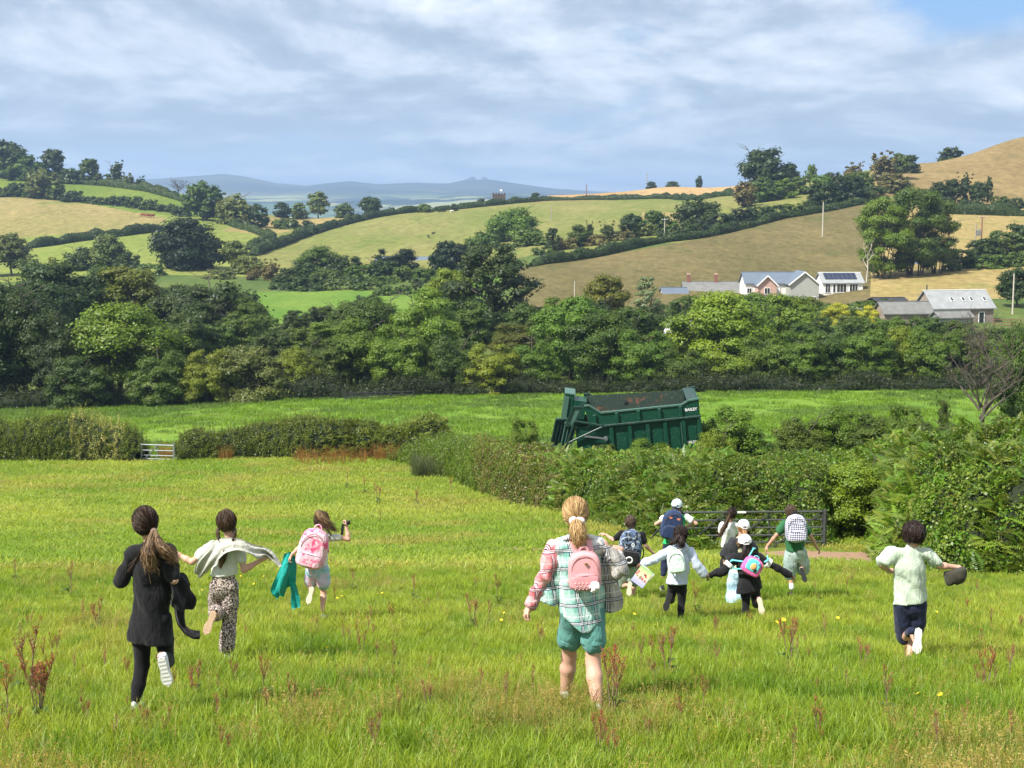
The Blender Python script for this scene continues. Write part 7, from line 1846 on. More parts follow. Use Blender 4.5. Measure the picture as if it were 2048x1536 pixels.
C_CAMO = cloth('blue_black_pattern', c_noise((.012, .014, .022), (.06, .10, .19), (.35, .42, .50), 13, .46, .54, 17)); C_BLKB = cloth('black_nylon', (.014, .014, .017), .6); C_SAGE = cloth('sage_shorts', c_noise((.20, .27, .22), (.30, .37, .31)), wr=.8)
C_NAVYB = cloth('navy_nylon', (.022, .040, .10), .6); C_NAVY = cloth('navy_cotton', (.016, .022, .055)); C_GREENT = cloth('bright_green_cotton', (.03, .42, .14)); C_HOOD = cloth('pale_blue_fleece', (.52, .58, .72), .95)
C_FLOR = cloth('floral_print', c_floral); C_CHAR = cloth('charcoal_knit', (.030, .032, .036)); C_CREAM = cloth('cream_cotton', (.52, .50, .34)); C_JEAN = cloth('light_blue_denim', c_noise((.36, .52, .66), (.46, .62, .75)), wr=.9)
C_HOTP = cloth('hot_pink_nylon', (.78, .14, .38), .45); C_TURQ = cloth('turquoise_nylon', (.16, .62, .66), .5); C_DGREEN = cloth('dark_green_cotton', (.030, .13, .052)); C_CHECK = cloth('checker_print', c_checker, wr=.2)
C_PALEJ = cloth('washed_grey_denim', c_noise((.30, .40, .38), (.42, .52, .50)), wr=.9); C_MINT = cloth('pale_mint_cotton', (.48, .56, .45)); C_CAPW = cloth('white_cap', (.78, .79, .80)); C_CAPG = cloth('pale_grey_cap', (.46, .54, .55)); C_OLIVE = cloth('dark_olive_felt', (.040, .038, .026))
R_WHITE = simple('white_rubber', (.66, .66, .62), .7, .06, 20); R_CREAM = simple('cream_rubber', (.60, .55, .42), .75, .06, 20); R_TAN = simple('tan_rubber', (.55, .39, .25), .8, .1, 25); R_BLACK = simple('black_rubber', (.022, .022, .024), .7, .1); U_WHITE = simple('white_canvas_shoe', (.70, .71, .72), .7, .05)
U_BLACK = simple('black_shoe_upper', (.02, .02, .022), .6, .1); U_NAVY = simple('navy_shoe_upper', (.02, .025, .05), .6, .1); U_PINK = simple('pink_shoe_upper', (.62, .26, .28), .7, .08)
FWD = (0, 1, 0); DOWN = (0, 0, -1)
def std_shoe(p, S, ms, mu, L=.24):          # planted foot, toes away
    a = p.J['ank' + S]; z = min(a[2] - .07 * p.k, .03); shoe(p.r, V3(a[0], a[1] - .06 * p.k, z), FWD, DOWN, L * (.4 + .6 * p.k), ms, mu)
def kick_shoe(p, heel, toe, ms, mu, L=None, tilt=.15, width=1.0):    # heel and toe as photo points with depths, sole towards the viewer
    a, b = p.pt(*heel), p.pt(*toe); a[1] -= .045; b[1] -= .05; d = b - a; shoe(p.r, a, d, V3(0, -1, -tilt), L or np.linalg.norm(d), ms, mu, width)

# 1 girl in black, nearest on the left
J = dict(head=(291, 1042), neck=(302, 1082), shL=(266, 1106), shR=(337, 1102), elL=(240, 1168, -.03), wrL=(250, 1140, .22), elR=(348, 1160, -.08), wrR=(352, 1128, .18),
         hipL=(284, 1238), hipR=(324, 1238), knL=(284, 1330, .03), ankL=(270, 1410, -.05), knR=(334, 1322, .20), ankR=(322, 1312, -.17), toeR=(338, 1356, -.22), foot=(272, 1424))
p1 = Person('girl running in a long black tunic and leggings, brown ponytail flying, white shoe raised', 9.9, J, .88, SK_FAIR)
p1.hands(((.2, .3, .9), (1, .2, 0), .9, .95), ((-.1, .4, .8), (-1, .2, 0), .9, .95))
p1.top('tunic', C_BLACK, (300, 1283), (.90, .88), 1.26, .018, (.008, 11, .5, 3), (-.10, 0, -1), rs=(.052, .048))
p1.bottom('leggings', C_LEGG, (304, 1200), (1.86, 1.9), .004, (.001, 14, .2, 5))
p1.scalp(H_DARK, tie=p1.pt(308, 1061, -.085), n=1300, seed=3, messy=.003)
p1.tail(H_STREAK, [(308, 1061, -.095), (300, 1090, -.15), (296, 1112, -.17), (302, 1136, -.16)], (.018, .034, .048, .030), 260, 5, wave=.022, fly=.05)
p1.tail(H_STREAK, [(308, 1061, -.095), (318, 1090, -.14), (334, 1104, -.14), (352, 1120, -.12)], (.016, .032, .040, .018), 200, 6, wave=.022, fly=.04)
p1.tail(H_DARK, [(304, 1066, -.095), (284, 1098, -.13), (268, 1128, -.15), (260, 1142, -.15)], (.010, .016, .010, .003), 50, 7, wave=.015, fly=.03, core=False)
m = MB(); c = p1.pt(308, 1062, -.098); m.tube([Vector(c) + Vector((math.cos(a) * .020, 0, math.sin(a) * .014)) for a in np.linspace(0, 6.28, 12)], .007, 6, False); m.build('hair_tie', C_LINING, p1.r, True)
std_shoe(p1, 'L', R_WHITE, U_WHITE); kick_shoe(p1, (324, 1311, -.20), (341, 1371, -.16), R_WHITE, U_WHITE, .235)
q = lambda px, py, d=0: P3(px, py, 9.9 + d)
sheet('jacket', [[q(333, 1150, -.08), q(352, 1146, .02), q(362, 1150, .12)], [q(338, 1175, -.10), q(366, 1172, 0), q(378, 1178, .12)], [q(342, 1200, -.08), q(370, 1205, 0), q(386, 1200, .1)], [q(346, 1215, -.06), q(366, 1222, 0), q(380, 1214, .08)]], C_BLACK, 'black jacket bundled under the right arm of the girl in black', 'jacket', q(356, 1150, .05), .02, fold=.025, seed=2)
sheet('jacket_sleeve', [[q(346, 1200, -.05), q(366, 1205, .0)], [q(350, 1232, -.04), q(366, 1236, 0)], [q(354, 1252, -.04), q(368, 1254, 0)], [q(368, 1268, -.04), q(376, 1262, 0)], [q(386, 1278, -.04), q(388, 1266, 0)], [q(400, 1278, -.04), q(400, 1268, 0)]], C_BLACK, None, None, q(356, 1150, .05), .03, fold=.006, seed=4)
_jk = [o for o in COL.objects if o.name == 'jacket'][0]; _sl = [o for o in COL.objects if o.name == 'jacket_sleeve'][0]; _sl.parent = _jk; _sl.location = (0, 0, 0)

# 2 girl in leopard trousers
J = dict(head=(453, 1042), neck=(460, 1074), shL=(428, 1089), shR=(478, 1088), elL=(384, 1124, .02), wrL=(354, 1108, .06), elR=(488, 1140, -.05), wrR=(524, 1119, .02),
         hipL=(434, 1172), hipR=(462, 1172), knL=(431, 1222, .22), ankL=(434, 1228, -.14), toeL=(418, 1255, -.2), knR=(459, 1240, .03), ankR=(453, 1297, -.05), foot=(453, 1306))
p2 = Person('girl running in leopard print trousers and white tee with two braids and a grey jacket', 13.4, J, .86, SK_FAIR)
p2.hands(((-1, .2, .15), (0, -.3, -1), .3, .95), ((.9, .1, .4), (0, .3, -1), .9, .95))
p2.top('tee_shirt', C_WHITE2, (448, 1150), (.62, .55), 1.0, .014, (.006, 14, .4, 8), (.05, 0, -1), rs=(.062, .060))
p2.bottom('leopard_trousers', C_LEOP, (447, 1140), (1.80, 1.96), .014, (.003, 16, .2, 5), .016, 1.12)
p2.scalp(H_BROWN, n=900, seed=13, messy=.006, low=-.75, length=1.2, vol=1.09)
p2.tail(H_BROWN, [(437, 1056, -.03), (434, 1066, -.06), (437, 1076, -.08), (441, 1086, -.09)], (.020, .016, .016, .012), 60, 15, wave=.006, fly=.01)
p2.tail(H_BROWN, [(468, 1056, -.03), (470, 1064, -.06), (467, 1074, -.08), (466, 1084, -.09)], (.020, .016, .016, .012), 60, 16, wave=.006, fly=.01)
p2.tail(H_BROWN, [(456, 1092, -.13), (450, 1105, -.15), (445, 1118, -.15), (441, 1134, -.15)], (.020, .034, .034, .014), 110, 17, wave=.010, fly=.02)
std_shoe(p2, 'R', R_TAN, U_WHITE); kick_shoe(p2, (431, 1219, -.16), (411, 1269, -.20), R_TAN, U_NAVY, .25, width=.95)
q = lambda px, py, d=0: P3(px, py, 13.4 + d)
sheet('jacket', [[q(388, 1145, -.08), q(401, 1158, -.02)], [q(394, 1122, -.12), q(420, 1140, -.10)], [q(418, 1098, -.15), q(434, 1122, -.19)], [q(424, 1082, -.10), q(450, 1106, -.20)], [q(452, 1075, -.08), q(474, 1100, -.20)], [q(482, 1076, -.10), q(500, 1108, -.18)], [q(505, 1088, -.08), q(517, 1118, -.10)], [q(530, 1094, -.02), q(532, 1112, -.02)], [q(548, 1106, 0), q(540, 1120, .0)], [q(563, 1132, .0), q(558, 1134, 0)]], C_GREYJ, 'pale grey green jacket slung across the back of the leopard print girl', 'jacket', q(530, 1110), .012, fold=.022, seed=5, fr=12)

# 3 girl with the pink tie dye backpack
J = dict(head=(643, 1039), neck=(640, 1062), shL=(618, 1073), shR=(660, 1073), elL=(600, 1094, -.02), wrL=(583, 1110, -.06), elR=(697, 1078, .0), wrR=(693, 1054, .03),
         hipL=(623, 1138), hipR=(646, 1138), knL=(622, 1176, .20), ankL=(625, 1181, -.12), toeL=(620, 1200, -.16), knR=(647, 1184, .03), ankR=(645, 1220, -.05), foot=(645, 1230))
p3 = Person('girl running with a pink tie dye backpack, arm raised with a camera', 17.8, J, .82, SK_FAIR)
p3.hands(((-.5, -.1, -.9), (.8, 0, -.3), .8, .95), ((0, .15, 1), (-1, .2, 0), .9, .95))
p3.top('tee_shirt', C_WHITE2, (636, 1130), (.30, .45), 1.0, .012, (.005, 14, .4, 21), rs=(.058, .056))
p3.bottom('shorts', C_TIES, (635, 1122), (.62, .62), .022, (.004, 16, .3, 22), .05)
p3.scalp(H_BROWN, n=800, seed=23, messy=.010, low=-.6, length=.6, vol=1.12)
p3.tail(H_STREAK, [(636, 1026, -.07), (645, 1036, -.10), (655, 1046, -.09), (664, 1054, -.05)], (.045, .052, .040, .014), 260, 24, wave=.025, fly=.07)
p3.tail(H_BROWN, [(640, 1044, -.09), (652, 1052, -.10), (663, 1056, -.09), (672, 1060, -.08)], (.030, .030, .016, .004), 120, 25, wave=.025, fly=.05, core=False)
p3.tail(H_DARK, [(645, 1050, -.08), (655, 1060, -.12), (660, 1068, -.13), (661, 1076, -.12)], (.020, .014, .009, .004), 40, 26, wave=.012, fly=.03, core=False)
std_shoe(p3, 'R', R_CREAM, U_WHITE); kick_shoe(p3, (626, 1171, -.14), (616, 1208, -.20), R_CREAM, U_WHITE, .235, width=.92)
bag('backpack', 'pink tie dye backpack on the girl with the raised camera', p3, 626, 1096, .37, .53, .20, math.radians(15), C_TIED, -.24, math.radians(6), (C_TIED, .80, .36, -.24), C_TIED, top=.5, wr=.05, seed=3)
q = lambda px, py, d=0: P3(px, py, 17.8 + d)
sheet('jacket', [[q(569, 1107, -.05), q(582, 1104, -.05), q(590, 1112, -.02)], [q(560, 1134, -.06), q(577, 1126, -.10), q(591, 1136, 0)], [q(549, 1160, -.06), q(570, 1152, -.12), q(590, 1158, 0)], [q(543, 1182, -.04), q(560, 1180, -.08), q(580, 1172, 0)], [q(553, 1197, -.02), q(558, 1194, -.04), q(566, 1188, 0)]], C_TEAL, 'teal jacket trailing from the left hand of the girl with the pink backpack', 'jacket', q(583, 1110, -.05), .012, fold=.035, seed=7, fr=11)
sheet('jacket_sleeve', [[q(577, 1160, -.04), q(588, 1158, -.02)], [q(582, 1182, -.04), q(594, 1178, 0)], [q(581, 1202, -.03), q(600, 1196, 0)], [q(583, 1217, -.02), q(600, 1214, 0)]], C_TEAL, None, None, q(583, 1110, -.05), .02, fold=.012, seed=8)
_jk = [o for o in COL.objects if o.name == 'jacket.002'][0]; _sl = [o for o in COL.objects if o.name == 'jacket_sleeve.001'][0]; _sl.parent = _jk; _sl.location = (0, 0, 0)
c = P3(694, 1046, 17.83); r = empty('camera', tuple(c), 'small black camera held up in the hand of the pink backpack girl', 'camera')
m = MB(); m.box((0, 0, .0), (.085, .04, .055), Matrix.Rotation(-.3, 3, 'Y'), .008); m.build('camera_body', M_EYED, r); m = MB(); m.tube([(0, .02, 0), (0, .055, 0)], .02, 10); m.build('lens', M_EYED, r); m = MB(); m.bar((-.05, -.01, -.01), (-.065, -.03, -.15), .035, .014, bev=.004); m.build('wrist_strap', M_EYED, r)

# 4 woman in the checked shirt
J = dict(head=(1151, 1024), neck=(1155, 1064), shL=(1110, 1092), shR=(1205, 1090), elL=(1088, 1152, -.05), wrL=(1060, 1214, -.02), elR=(1236, 1142, -.02), wrR=(1237, 1098, .10),
         hipL=(1143, 1222), hipR=(1187, 1222), knL=(1138, 1312, .16), ankL=(1131, 1388, .22), knR=(1186, 1324, -.03), ankR=(1195, 1418, -.22), foot=(1190, 1432, 0))
p4 = Person('blond woman walking in a checked shirt and sea green shorts with a small pink backpack', 10.4, J, 1.0, SK_FAIR, headr=.098, legk=1.24)
p4.hands(((-.55, .1, -.85), (.7, 0, -.5), .95, 1.0), ((-.75, -.1, .15), (.1, 0, -1), .75, 1.0))
p4.top('shirt', C_TEALP, (1166, 1256), (0, 0), 1.08, .024, (.010, 9, .5, 31), (.0, 0, -1), deep=.66, extra=[((1122, 1226), (-.8, 0, -1)), ((1210, 1230), (.8, 0, -1))])
g = Field(.010); g.folds = (.011, 11, .4, 33); J_ = p4.pt
g.limb(J_(1122, 1120, -.02), J_(1104, 1190, -.04), .085, .075, .04, .5); g.limb(J_(1104, 1190, -.04), J_(1092, 1232, -.06), .07, .045, .03, .5); g.cut(J_(1096, 1208, -.05), (-.35, 0, -1)); obj('shirt_tail', g.mesh('shirt_tail'), C_TEALP, p4.r)
g = Field(.010); g.folds = (.011, 11, .4, 34); g.limb(J_(1205, 1140, 0), J_(1222, 1200, .0), .085, .075, .04, .5); g.limb(J_(1222, 1200, 0), J_(1232, 1240, -.02), .07, .045, .03, .5); g.cut(J_(1230, 1222, 0), (.3, 0, -1)); obj('shirt_tail', g.mesh('shirt_tail'), C_GREYP, p4.r)
g = Field(.009); g.folds = (.004, 12, .4, 35); a, b = p4.J['shL'], p4.J['shR']; g.limb(a * .86 + b * .14 - V3(0, 0, .012), b * .86 + a * .14 - V3(0, 0, .012), .076, .076, .03, .95); g.cut(J_(1155, 1105), DOWN); obj('yoke', g.mesh('yoke'), C_PALEP, p4.r)
g = Field(.008); g.limb(p4.J['neck'] + V3(-.10, -.06, -.035), p4.J['neck'] + V3(.03, -.085, -.01), .020, .016, .01); g.limb(p4.J['neck'] + V3(.03, -.085, -.01), p4.J['neck'] + V3(.11, -.04, -.03), .016, .02, .01); obj('collar', g.mesh('collar'), C_PALEP, p4.r)
for S, mat, t, rr, sd in (('L', C_PINKP, 1.90, (.056, .055, .052, .046, .038), 36), ('R', C_GREYP, 1.70, (.060, .064, .066, .056, .040), 37)):
    g = Field(.009); g.folds = (.009, 15, .9, sd); ts = [0, .5, 1.0, 1.5, t]; g.chain([p4.arm_pt(S, x) for x in ts], list(rr), .02); e = p4.arm_pt(S, t); g.cut(e, unit(e - p4.arm_pt(S, t - .2))); obj('sleeve', g.mesh('sleeve'), mat, p4.r)
    g = Field(.008); g.limb(p4.arm_pt(S, t - .10), p4.arm_pt(S, t + .02), rr[-1] + .006, rr[-1] + .008, .005); g.folds = (.006, 30, .9, sd + 4); obj('cuff', g.mesh('cuff'), mat, p4.r)
p4.bottom('shorts', C_TEALS, (1166, 1215), (.62, .62), .022, (.005, 13, .3, 38), .03, 1.0)
for S in 'LR':
    g = Field(.008); e = p4.leg_pt(S, .64); d = unit(e - p4.leg_pt(S, .45)); g.limb(e - d * .045, e, .098, .100, .01); g.cut(e, d); g.cut(e - d * .045, -d); obj('shorts_hem', g.mesh('shorts_hem'), C_TEALS, p4.r)
p4.scalp(H_BLOND, tie=p4.pt(1153, 1040, -.115), n=1800, seed=43, messy=.005, vol=1.10)
p4.tail(H_BLOND, [(1153, 1042, -.10), (1154, 1056, -.14), (1157, 1070, -.15), (1157, 1086, -.15)], (.030, .066, .074, .036), 480, 44, wave=.016, fly=.02)
g = Field(.006); c = p4.pt(1153, 1042, -.11)
for a in np.linspace(0, 6.28, 11): g.ball(c + V3(math.cos(a) * .042, -.005, math.sin(a) * .020), .017, .006)
g.folds = (.003, 40, .2, 4); obj('scrunchie', g.mesh('scrunchie'), cloth('scrunchie_cotton', c_noise((.75, .68, .66), (.70, .50, .48), None, 60)), p4.r)
std_shoe(p4, 'L', R_WHITE, U_WHITE, .26); std_shoe(p4, 'R', R_WHITE, U_WHITE, .26)
rb, M = bag('backpack', 'small pink leatherette backpack with a fluffy charm on the woman in the checked shirt', p4, 1169, 1141, .245, .300, .12, math.radians(-2), C_PINKB, -.215, math.radians(2), (C_PINKD, .84, .40, -.22), C_PINKB, top=.42, wr=.0, cat='backpack', zipm=simple('dusky_zip', (.42, .20, .21), .5))
for i in range(4):          # quilting studs, heart badge, charm
    for j in range(3):
        m = MB(); c = M @ Vector((-.075 + i * .028 + (j % 2) * .014, -.098, -.115 + j * .024)); m.add([c + Vector(v) * .0042 for v in ico()[0]], [list(q) for q in ico()[1]]); m.build('stud', simple('pearl_stud', (.75, .70, .66), .3) if not i and not j else bpy.data.materials['pearl_stud'], rb, True)
m = MB(); m.prism([(0, -.014), (.014, .002), (.010, .011), (.003, .011), (0, .007), (-.003, .011), (-.010, .011), (-.014, .002)], -.070, -.064, M @ Matrix.Translation((.012, 0, .065))); m.build('heart_badge', simple('gold_metal', (.50, .34, .14), .3, .05, metal=.8), rb)
g = Field(.005); c = np.array(M @ Vector((.065, -.115, -.095)))
for v in sphdirs(12, np.random.default_rng(4)): g.ball(c + v * V3(.026, .012, .024), .016, .006)
g.folds = (.004, 60, .2, 9); obj('fluffy_charm', g.mesh('fluffy_charm'), simple('white_fluff', (.80, .76, .76), .95), rb)

# 5 boy with the black patterned backpack
J = dict(head=(1261, 1044), neck=(1263, 1060), shL=(1243, 1067), shR=(1284, 1069), elL=(1227, 1080, .0), wrL=(1212, 1070, .06), elR=(1290, 1090, -.02), wrR=(1306, 1106, .0),
         hipL=(1250, 1132), hipR=(1268, 1132), knL=(1245, 1172, .20), ankL=(1257, 1170, -.12), toeL=(1257, 1186, -.15), knR=(1268, 1165, .04), ankR=(1267, 1192, -.02), foot=(1266, 1200))
p5 = Person('boy running with a large black patterned backpack, black tee and sage green shorts', 21.5, J, .80, SK_FAIR)
p5.hands(((-.9, .2, .3), (0, 0, -1), .5, .95), ((.6, .1, -.7), (-.7, 0, -.5), .5, .95))
p5.top('tee_shirt', C_BLACK, (1262, 1126), (.62, .62), 1.0, .014, rs=(.062, .062)); p5.bottom('shorts', C_SAGE, (1260, 1118), (.85, .85), .030, (.006, 14, .3, 51), .05)
p5.scalp(H_SHORT, n=900, seed=53, messy=.006, low=-.42, length=.5, vol=1.07)
std_shoe(p5, 'R', R_CREAM, U_NAVY); kick_shoe(p5, (1260, 1161, -.13), (1257, 1193, -.18), R_CREAM, U_NAVY, .235)
r5, M = bag('backpack', 'large black and blue patterned backpack with a white ring on the dark haired boy', p5, 1260, 1096, .36, .60, .24, math.radians(8), C_CAMO, -.25, math.radians(4), (C_BLKB, .86, .42, -.20), C_BLKB, top=.5, wr=.04, seed=5)
m = MB(); c = Vector((-.015, -.245, -.12)); m.tube([M @ (c + Vector((math.cos(a) * .05, 0, math.sin(a) * .046))) for a in np.linspace(0, 6.28, 17)], .011, 6, False); m.build('white_ring', M_TRIM, r5, True)
m = MB(); c = Vector((.02, -.16, .10)); m.tube([M @ (c + Vector((math.cos(a) * .022, 0, math.sin(a) * .026))) for a in np.linspace(0, 6.28, 13)], .005, 5, False); m.bar(M @ (c + Vector((-.008, 0, -.012))), M @ (c + Vector((.010, 0, .012))), .006); m.build('badge', M_TRIM, r5)
m = MB(); m.tube([M @ Vector(v) for v in ((.19, -.02, .05), (.22, -.04, -.05), (.20, -.06, -.16), (.23, -.03, -.28))], .010, 5); m.build('loose_strap', C_BLKB, r5)

# 6 boy in the pale cap with the navy backpack
J = dict(head=(1354, 1011), neck=(1353, 1026), shL=(1335, 1034), shR=(1373, 1035), elL=(1312, 1048, -.02), wrL=(1328, 1052, .18), elR=(1392, 1047, -.02), wrR=(1374, 1053, .18),
         hipL=(1336, 1090), hipR=(1353, 1090), knL=(1330, 1124, .06), ankL=(1326, 1152, -.02), knR=(1355, 1122, .1), ankR=(1358, 1140, -.1), foot=(1327, 1176))
p6 = Person('boy in a pale grey cap and white sleeved tee with a navy backpack, elbows out', 22.5, J, .84, SK_FAIR)
p6.hands(((.6, .6, 0), (0, 0, -1), .8, .95), ((-.6, .6, 0), (0, 0, -1), .8, .95))
p6.top('tee_shirt', C_GREENT, (1345, 1087), (0, 0), 1.06, .016); 
for S in 'LR':
    g = Field(.009); g.folds = (.005, 18, .6, 61); g.chain([p6.J['sh' + S] + V3(0, 0, .0), p6.arm_pt(S, .58)], [.068, .060], .02); e = p6.arm_pt(S, .58); g.cut(e, unit(p6.J['el' + S] - p6.J['sh' + S])); obj('sleeve', g.mesh('sleeve'), C_WHITE, p6.r)
p6.bottom('trousers', C_NAVY, (1345, 1080), (1.85, 1.85), .018, (.005, 16, .3, 62)); p6.cap(C_CAPG); p6.scalp(H_SHORT, n=300, seed=63, low=-.5, length=.5, vol=1.0, name='hair')
std_shoe(p6, 'L', R_WHITE, U_BLACK); std_shoe(p6, 'R', R_WHITE, U_BLACK)
r6, M = bag('backpack', 'navy blue backpack with dangling straps on the boy in the pale cap', p6, 1344, 1049, .34, .50, .20, math.radians(12), C_NAVYB, -.24, math.radians(4), (C_NAVYB, .86, .45, -.2), C_NAVYB, top=.5, wr=.04, seed=6)
for a, b in (((-.17, 0, -.08), (-.30, -.05, -.30)), ((.17, 0, -.02), (.28, -.05, -.22))): m = MB(); m.bar(M @ Vector(a), M @ Vector(b), .035, .012); m.build('loose_strap', C_BLKB, r6)
for x in (-.06, .07): m = MB(); m.box(M @ Vector((x, -.085, .13)), (.05, .012, .03), M.to_3x3()); m.build('orange_patch', simple('coral_patch', (.60, .22, .14), .7) if x < 0 else bpy.data.materials['coral_patch'], r6)

# 7 girl in the pale blue hoodie
J = dict(head=(1361, 1067), neck=(1360, 1090), shL=(1341, 1102), shR=(1380, 1102), elL=(1313, 1116, -.02), wrL=(1286, 1128, .0), elR=(1394, 1130, -.02), wrR=(1408, 1149, .0),
         hipL=(1346, 1162), hipR=(1364, 1162), knL=(1342, 1200, .18), ankL=(1337, 1190, -.14), toeL=(1330, 1212, -.2), knR=(1363, 1202, .03), ankR=(1361, 1236, -.05), foot=(1361, 1246))
p7 = Person('girl running in a pale blue hoodie and black leggings with dark curly hair', 18.4, J, .82, SK_BROWN)
p7.hands(((-.85, .1, -.2), (.2, 0, -1), .8, .95), ((.75, 0, -.55), (-.3, .2, -.9), .7, .95))
p7.top('hoodie', C_HOOD, (1354, 1167), (1.88, 1.88), 1.10, .026, (.008, 11, .5, 71), rs=(.064, .052))
g = Field(.009); n_ = p7.J['neck']; g.ball(n_ + V3(0, -.06, -.045), (.105, .055, .060), .02); g.ball(n_ + V3(-.06, -.01, -.01), (.05, .06, .05), .02); g.ball(n_ + V3(.06, -.01, -.01), (.05, .06, .05), .02); g.folds = (.006, 14, .9, 72); obj('hood', g.mesh('hood'), C_HOOD, p7.r)
g = Field(.009); c = p7.pt(1354, 1163); g.ball(c, (p7.W * .45, .155, .03), .01); g.cut(c + V3(0, 0, -.018), DOWN); obj('hem_band', g.mesh('hem_band'), C_HOOD, p7.r)
p7.bottom('leggings', C_LEGG, (1354, 1145), (1.80, 1.95), .006, (.002, 14, .2, 5)); p7.scalp(H_BLACK, n=900, seed=73, messy=.008, low=-.7, length=.8, vol=1.10)
p7.tail(H_BLACK, [(1360, 1072, -.09), (1352, 1080, -.12), (1346, 1085, -.13), (1340, 1088, -.12)], (.045, .050, .035, .016), 170, 74, wave=.020, fly=.04)
p7.tail(H_BLACK, [(1362, 1074, -.09), (1362, 1082, -.13), (1363, 1088, -.14), (1364, 1092, -.13)], (.045, .055, .050, .025), 170, 75, wave=.020, fly=.03)
std_shoe(p7, 'R', R_BLACK, U_BLACK); kick_shoe(p7, (1340, 1184, -.15), (1329, 1223, -.2), R_BLACK, U_BLACK, .25)
bag('backpack', 'small white and mint floral backpack on the girl in the pale hoodie', p7, 1352, 1123, .235, .31, .14, math.radians(-8), C_FLOR, -.235, 0, (C_FLOR, .84, .42, -.2), C_FLOR, top=.5, wr=.02, seed=7)
# magazine in her left hand, flat printed cover
c = P3(1284, 1153, 18.35); r = empty('magazine', tuple(c), 'colourful magazine held in the left hand of the girl in the hoodie', 'magazine'); M = Matrix.Rotation(math.radians(-12), 4, 'Z') @ Matrix.Rotation(math.radians(33), 4, 'Y')
for i, (z, mt) in enumerate(((0, None), (.004, M_TRIM), (.008, M_TRIM))):
    m = MB(); m.box((0, 0, 0), (.19, .003, .26)); 
    if i == 0:
        mt, nt, out = newmat('printed_cover'); tc = nd(nt, 'ShaderNodeTexCoord'); o = tc.outputs['Object']; sp = nd(nt, 'ShaderNodeSeparateXYZ'); nt.links.new(o, sp.inputs[0]); p_ = nd(nt, 'ShaderNodeBsdfPrincipled')
        cc = ramp(nt, maprange(nt, sp.outputs[2], -.13, .13, 0, 1, False), [(0, (.42, .42, .74)), (.3, (.55, .52, .80)), (.42, (.80, .74, .55)), (.75, (.62, .74, .36)), (1, (.30, .50, .22))])
        vv = nd(nt, 'ShaderNodeTexVoronoi'); vv.inputs['Scale'].default_value = 22; nt.links.new(o, vv.inputs['Vector']); mk = mathn(nt, 'MULTIPLY', mathn(nt, 'LESS_THAN', vv.outputs['Distance'], .42), mathn(nt, 'MULTIPLY', mathn(nt, 'GREATER_THAN', sp.outputs[2], -.05), mathn(nt, 'LESS_THAN', sp.outputs[2], .06)))
        sv = nd(nt, 'ShaderNodeSeparateColor'); nt.links.new(vv.outputs['Color'], sv.inputs[0]); cc = mixc(nt, mk, cc, ramp(nt, sv.outputs[0], [(0, (.75, .10, .12)), (.35, (.80, .30, .30)), (.6, (.10, .06, .05)), (1, (.80, .55, .40))])); nt.links.new(cc, p_.inputs['Base Color']); p_.inputs['Roughness'].default_value = .3; nt.links.new(p_.outputs[0], out.inputs[0])
    o = m.build('cover' if i == 0 else 'pages', mt, r); o.matrix_local = M @ Matrix.Translation((.006 * i, z, .002 * i)) @ Matrix.Rotation(.06 * i, 4, 'Y')

# 8 far girl with the long ponytail
J = dict(head=(1463, 1027), neck=(1460, 1042), shL=(1446, 1050), shR=(1471, 1050), elL=(1441, 1066, .06), wrL=(1444, 1056, .18), elR=(1475, 1068, .04), wrR=(1472, 1060, .18),
         hipL=(1451, 1096), hipR=(1463, 1096), knL=(1447, 1118, .18), ankL=(1443, 1136, .0), knR=(1462, 1134, .02), ankR=(1461, 1164, -.02), foot=(1461, 1176))
p8 = Person('far girl in a white tee and black knee socks with a long dark ponytail', 24.0, J, .82, SK_MID)
p8.hands(((.2, .5, .6), (1, 0, 0), .8, .9), ((-.2, .5, .6), (-1, 0, 0), .8, .9)); p8.top('tee_shirt', C_WHITE, (1455, 1094), (.7, .7), 1.05, .020, (.008, 14, .4, 81))
p8.bottom('shorts', C_BLACK, (1456, 1088), (.45, .45), .014)
for S in 'LR': g = Field(.008); g.chain([p8.leg_pt(S, 1.12), p8.leg_pt(S, 1.5), p8.leg_pt(S, 1.95)], [.050, .050, .036], .01); obj('knee_sock', g.mesh('knee_sock'), C_LEGG, p8.r)
p8.scalp(H_DARK, tie=p8.pt(1459, 1028, -.09), n=500, seed=83); p8.tail(H_BROWN, [(1459, 1030, -.10), (1455, 1042, -.16), (1448, 1056, -.18), (1440, 1072, -.16)], (.020, .035, .042, .022), 200, 84, wave=.02, fly=.05)
std_shoe(p8, 'R', R_WHITE, U_BLACK); kick_shoe(p8, (1442, 1136, -.06), (1440, 1154, .02), R_BLACK, U_BLACK, .2)

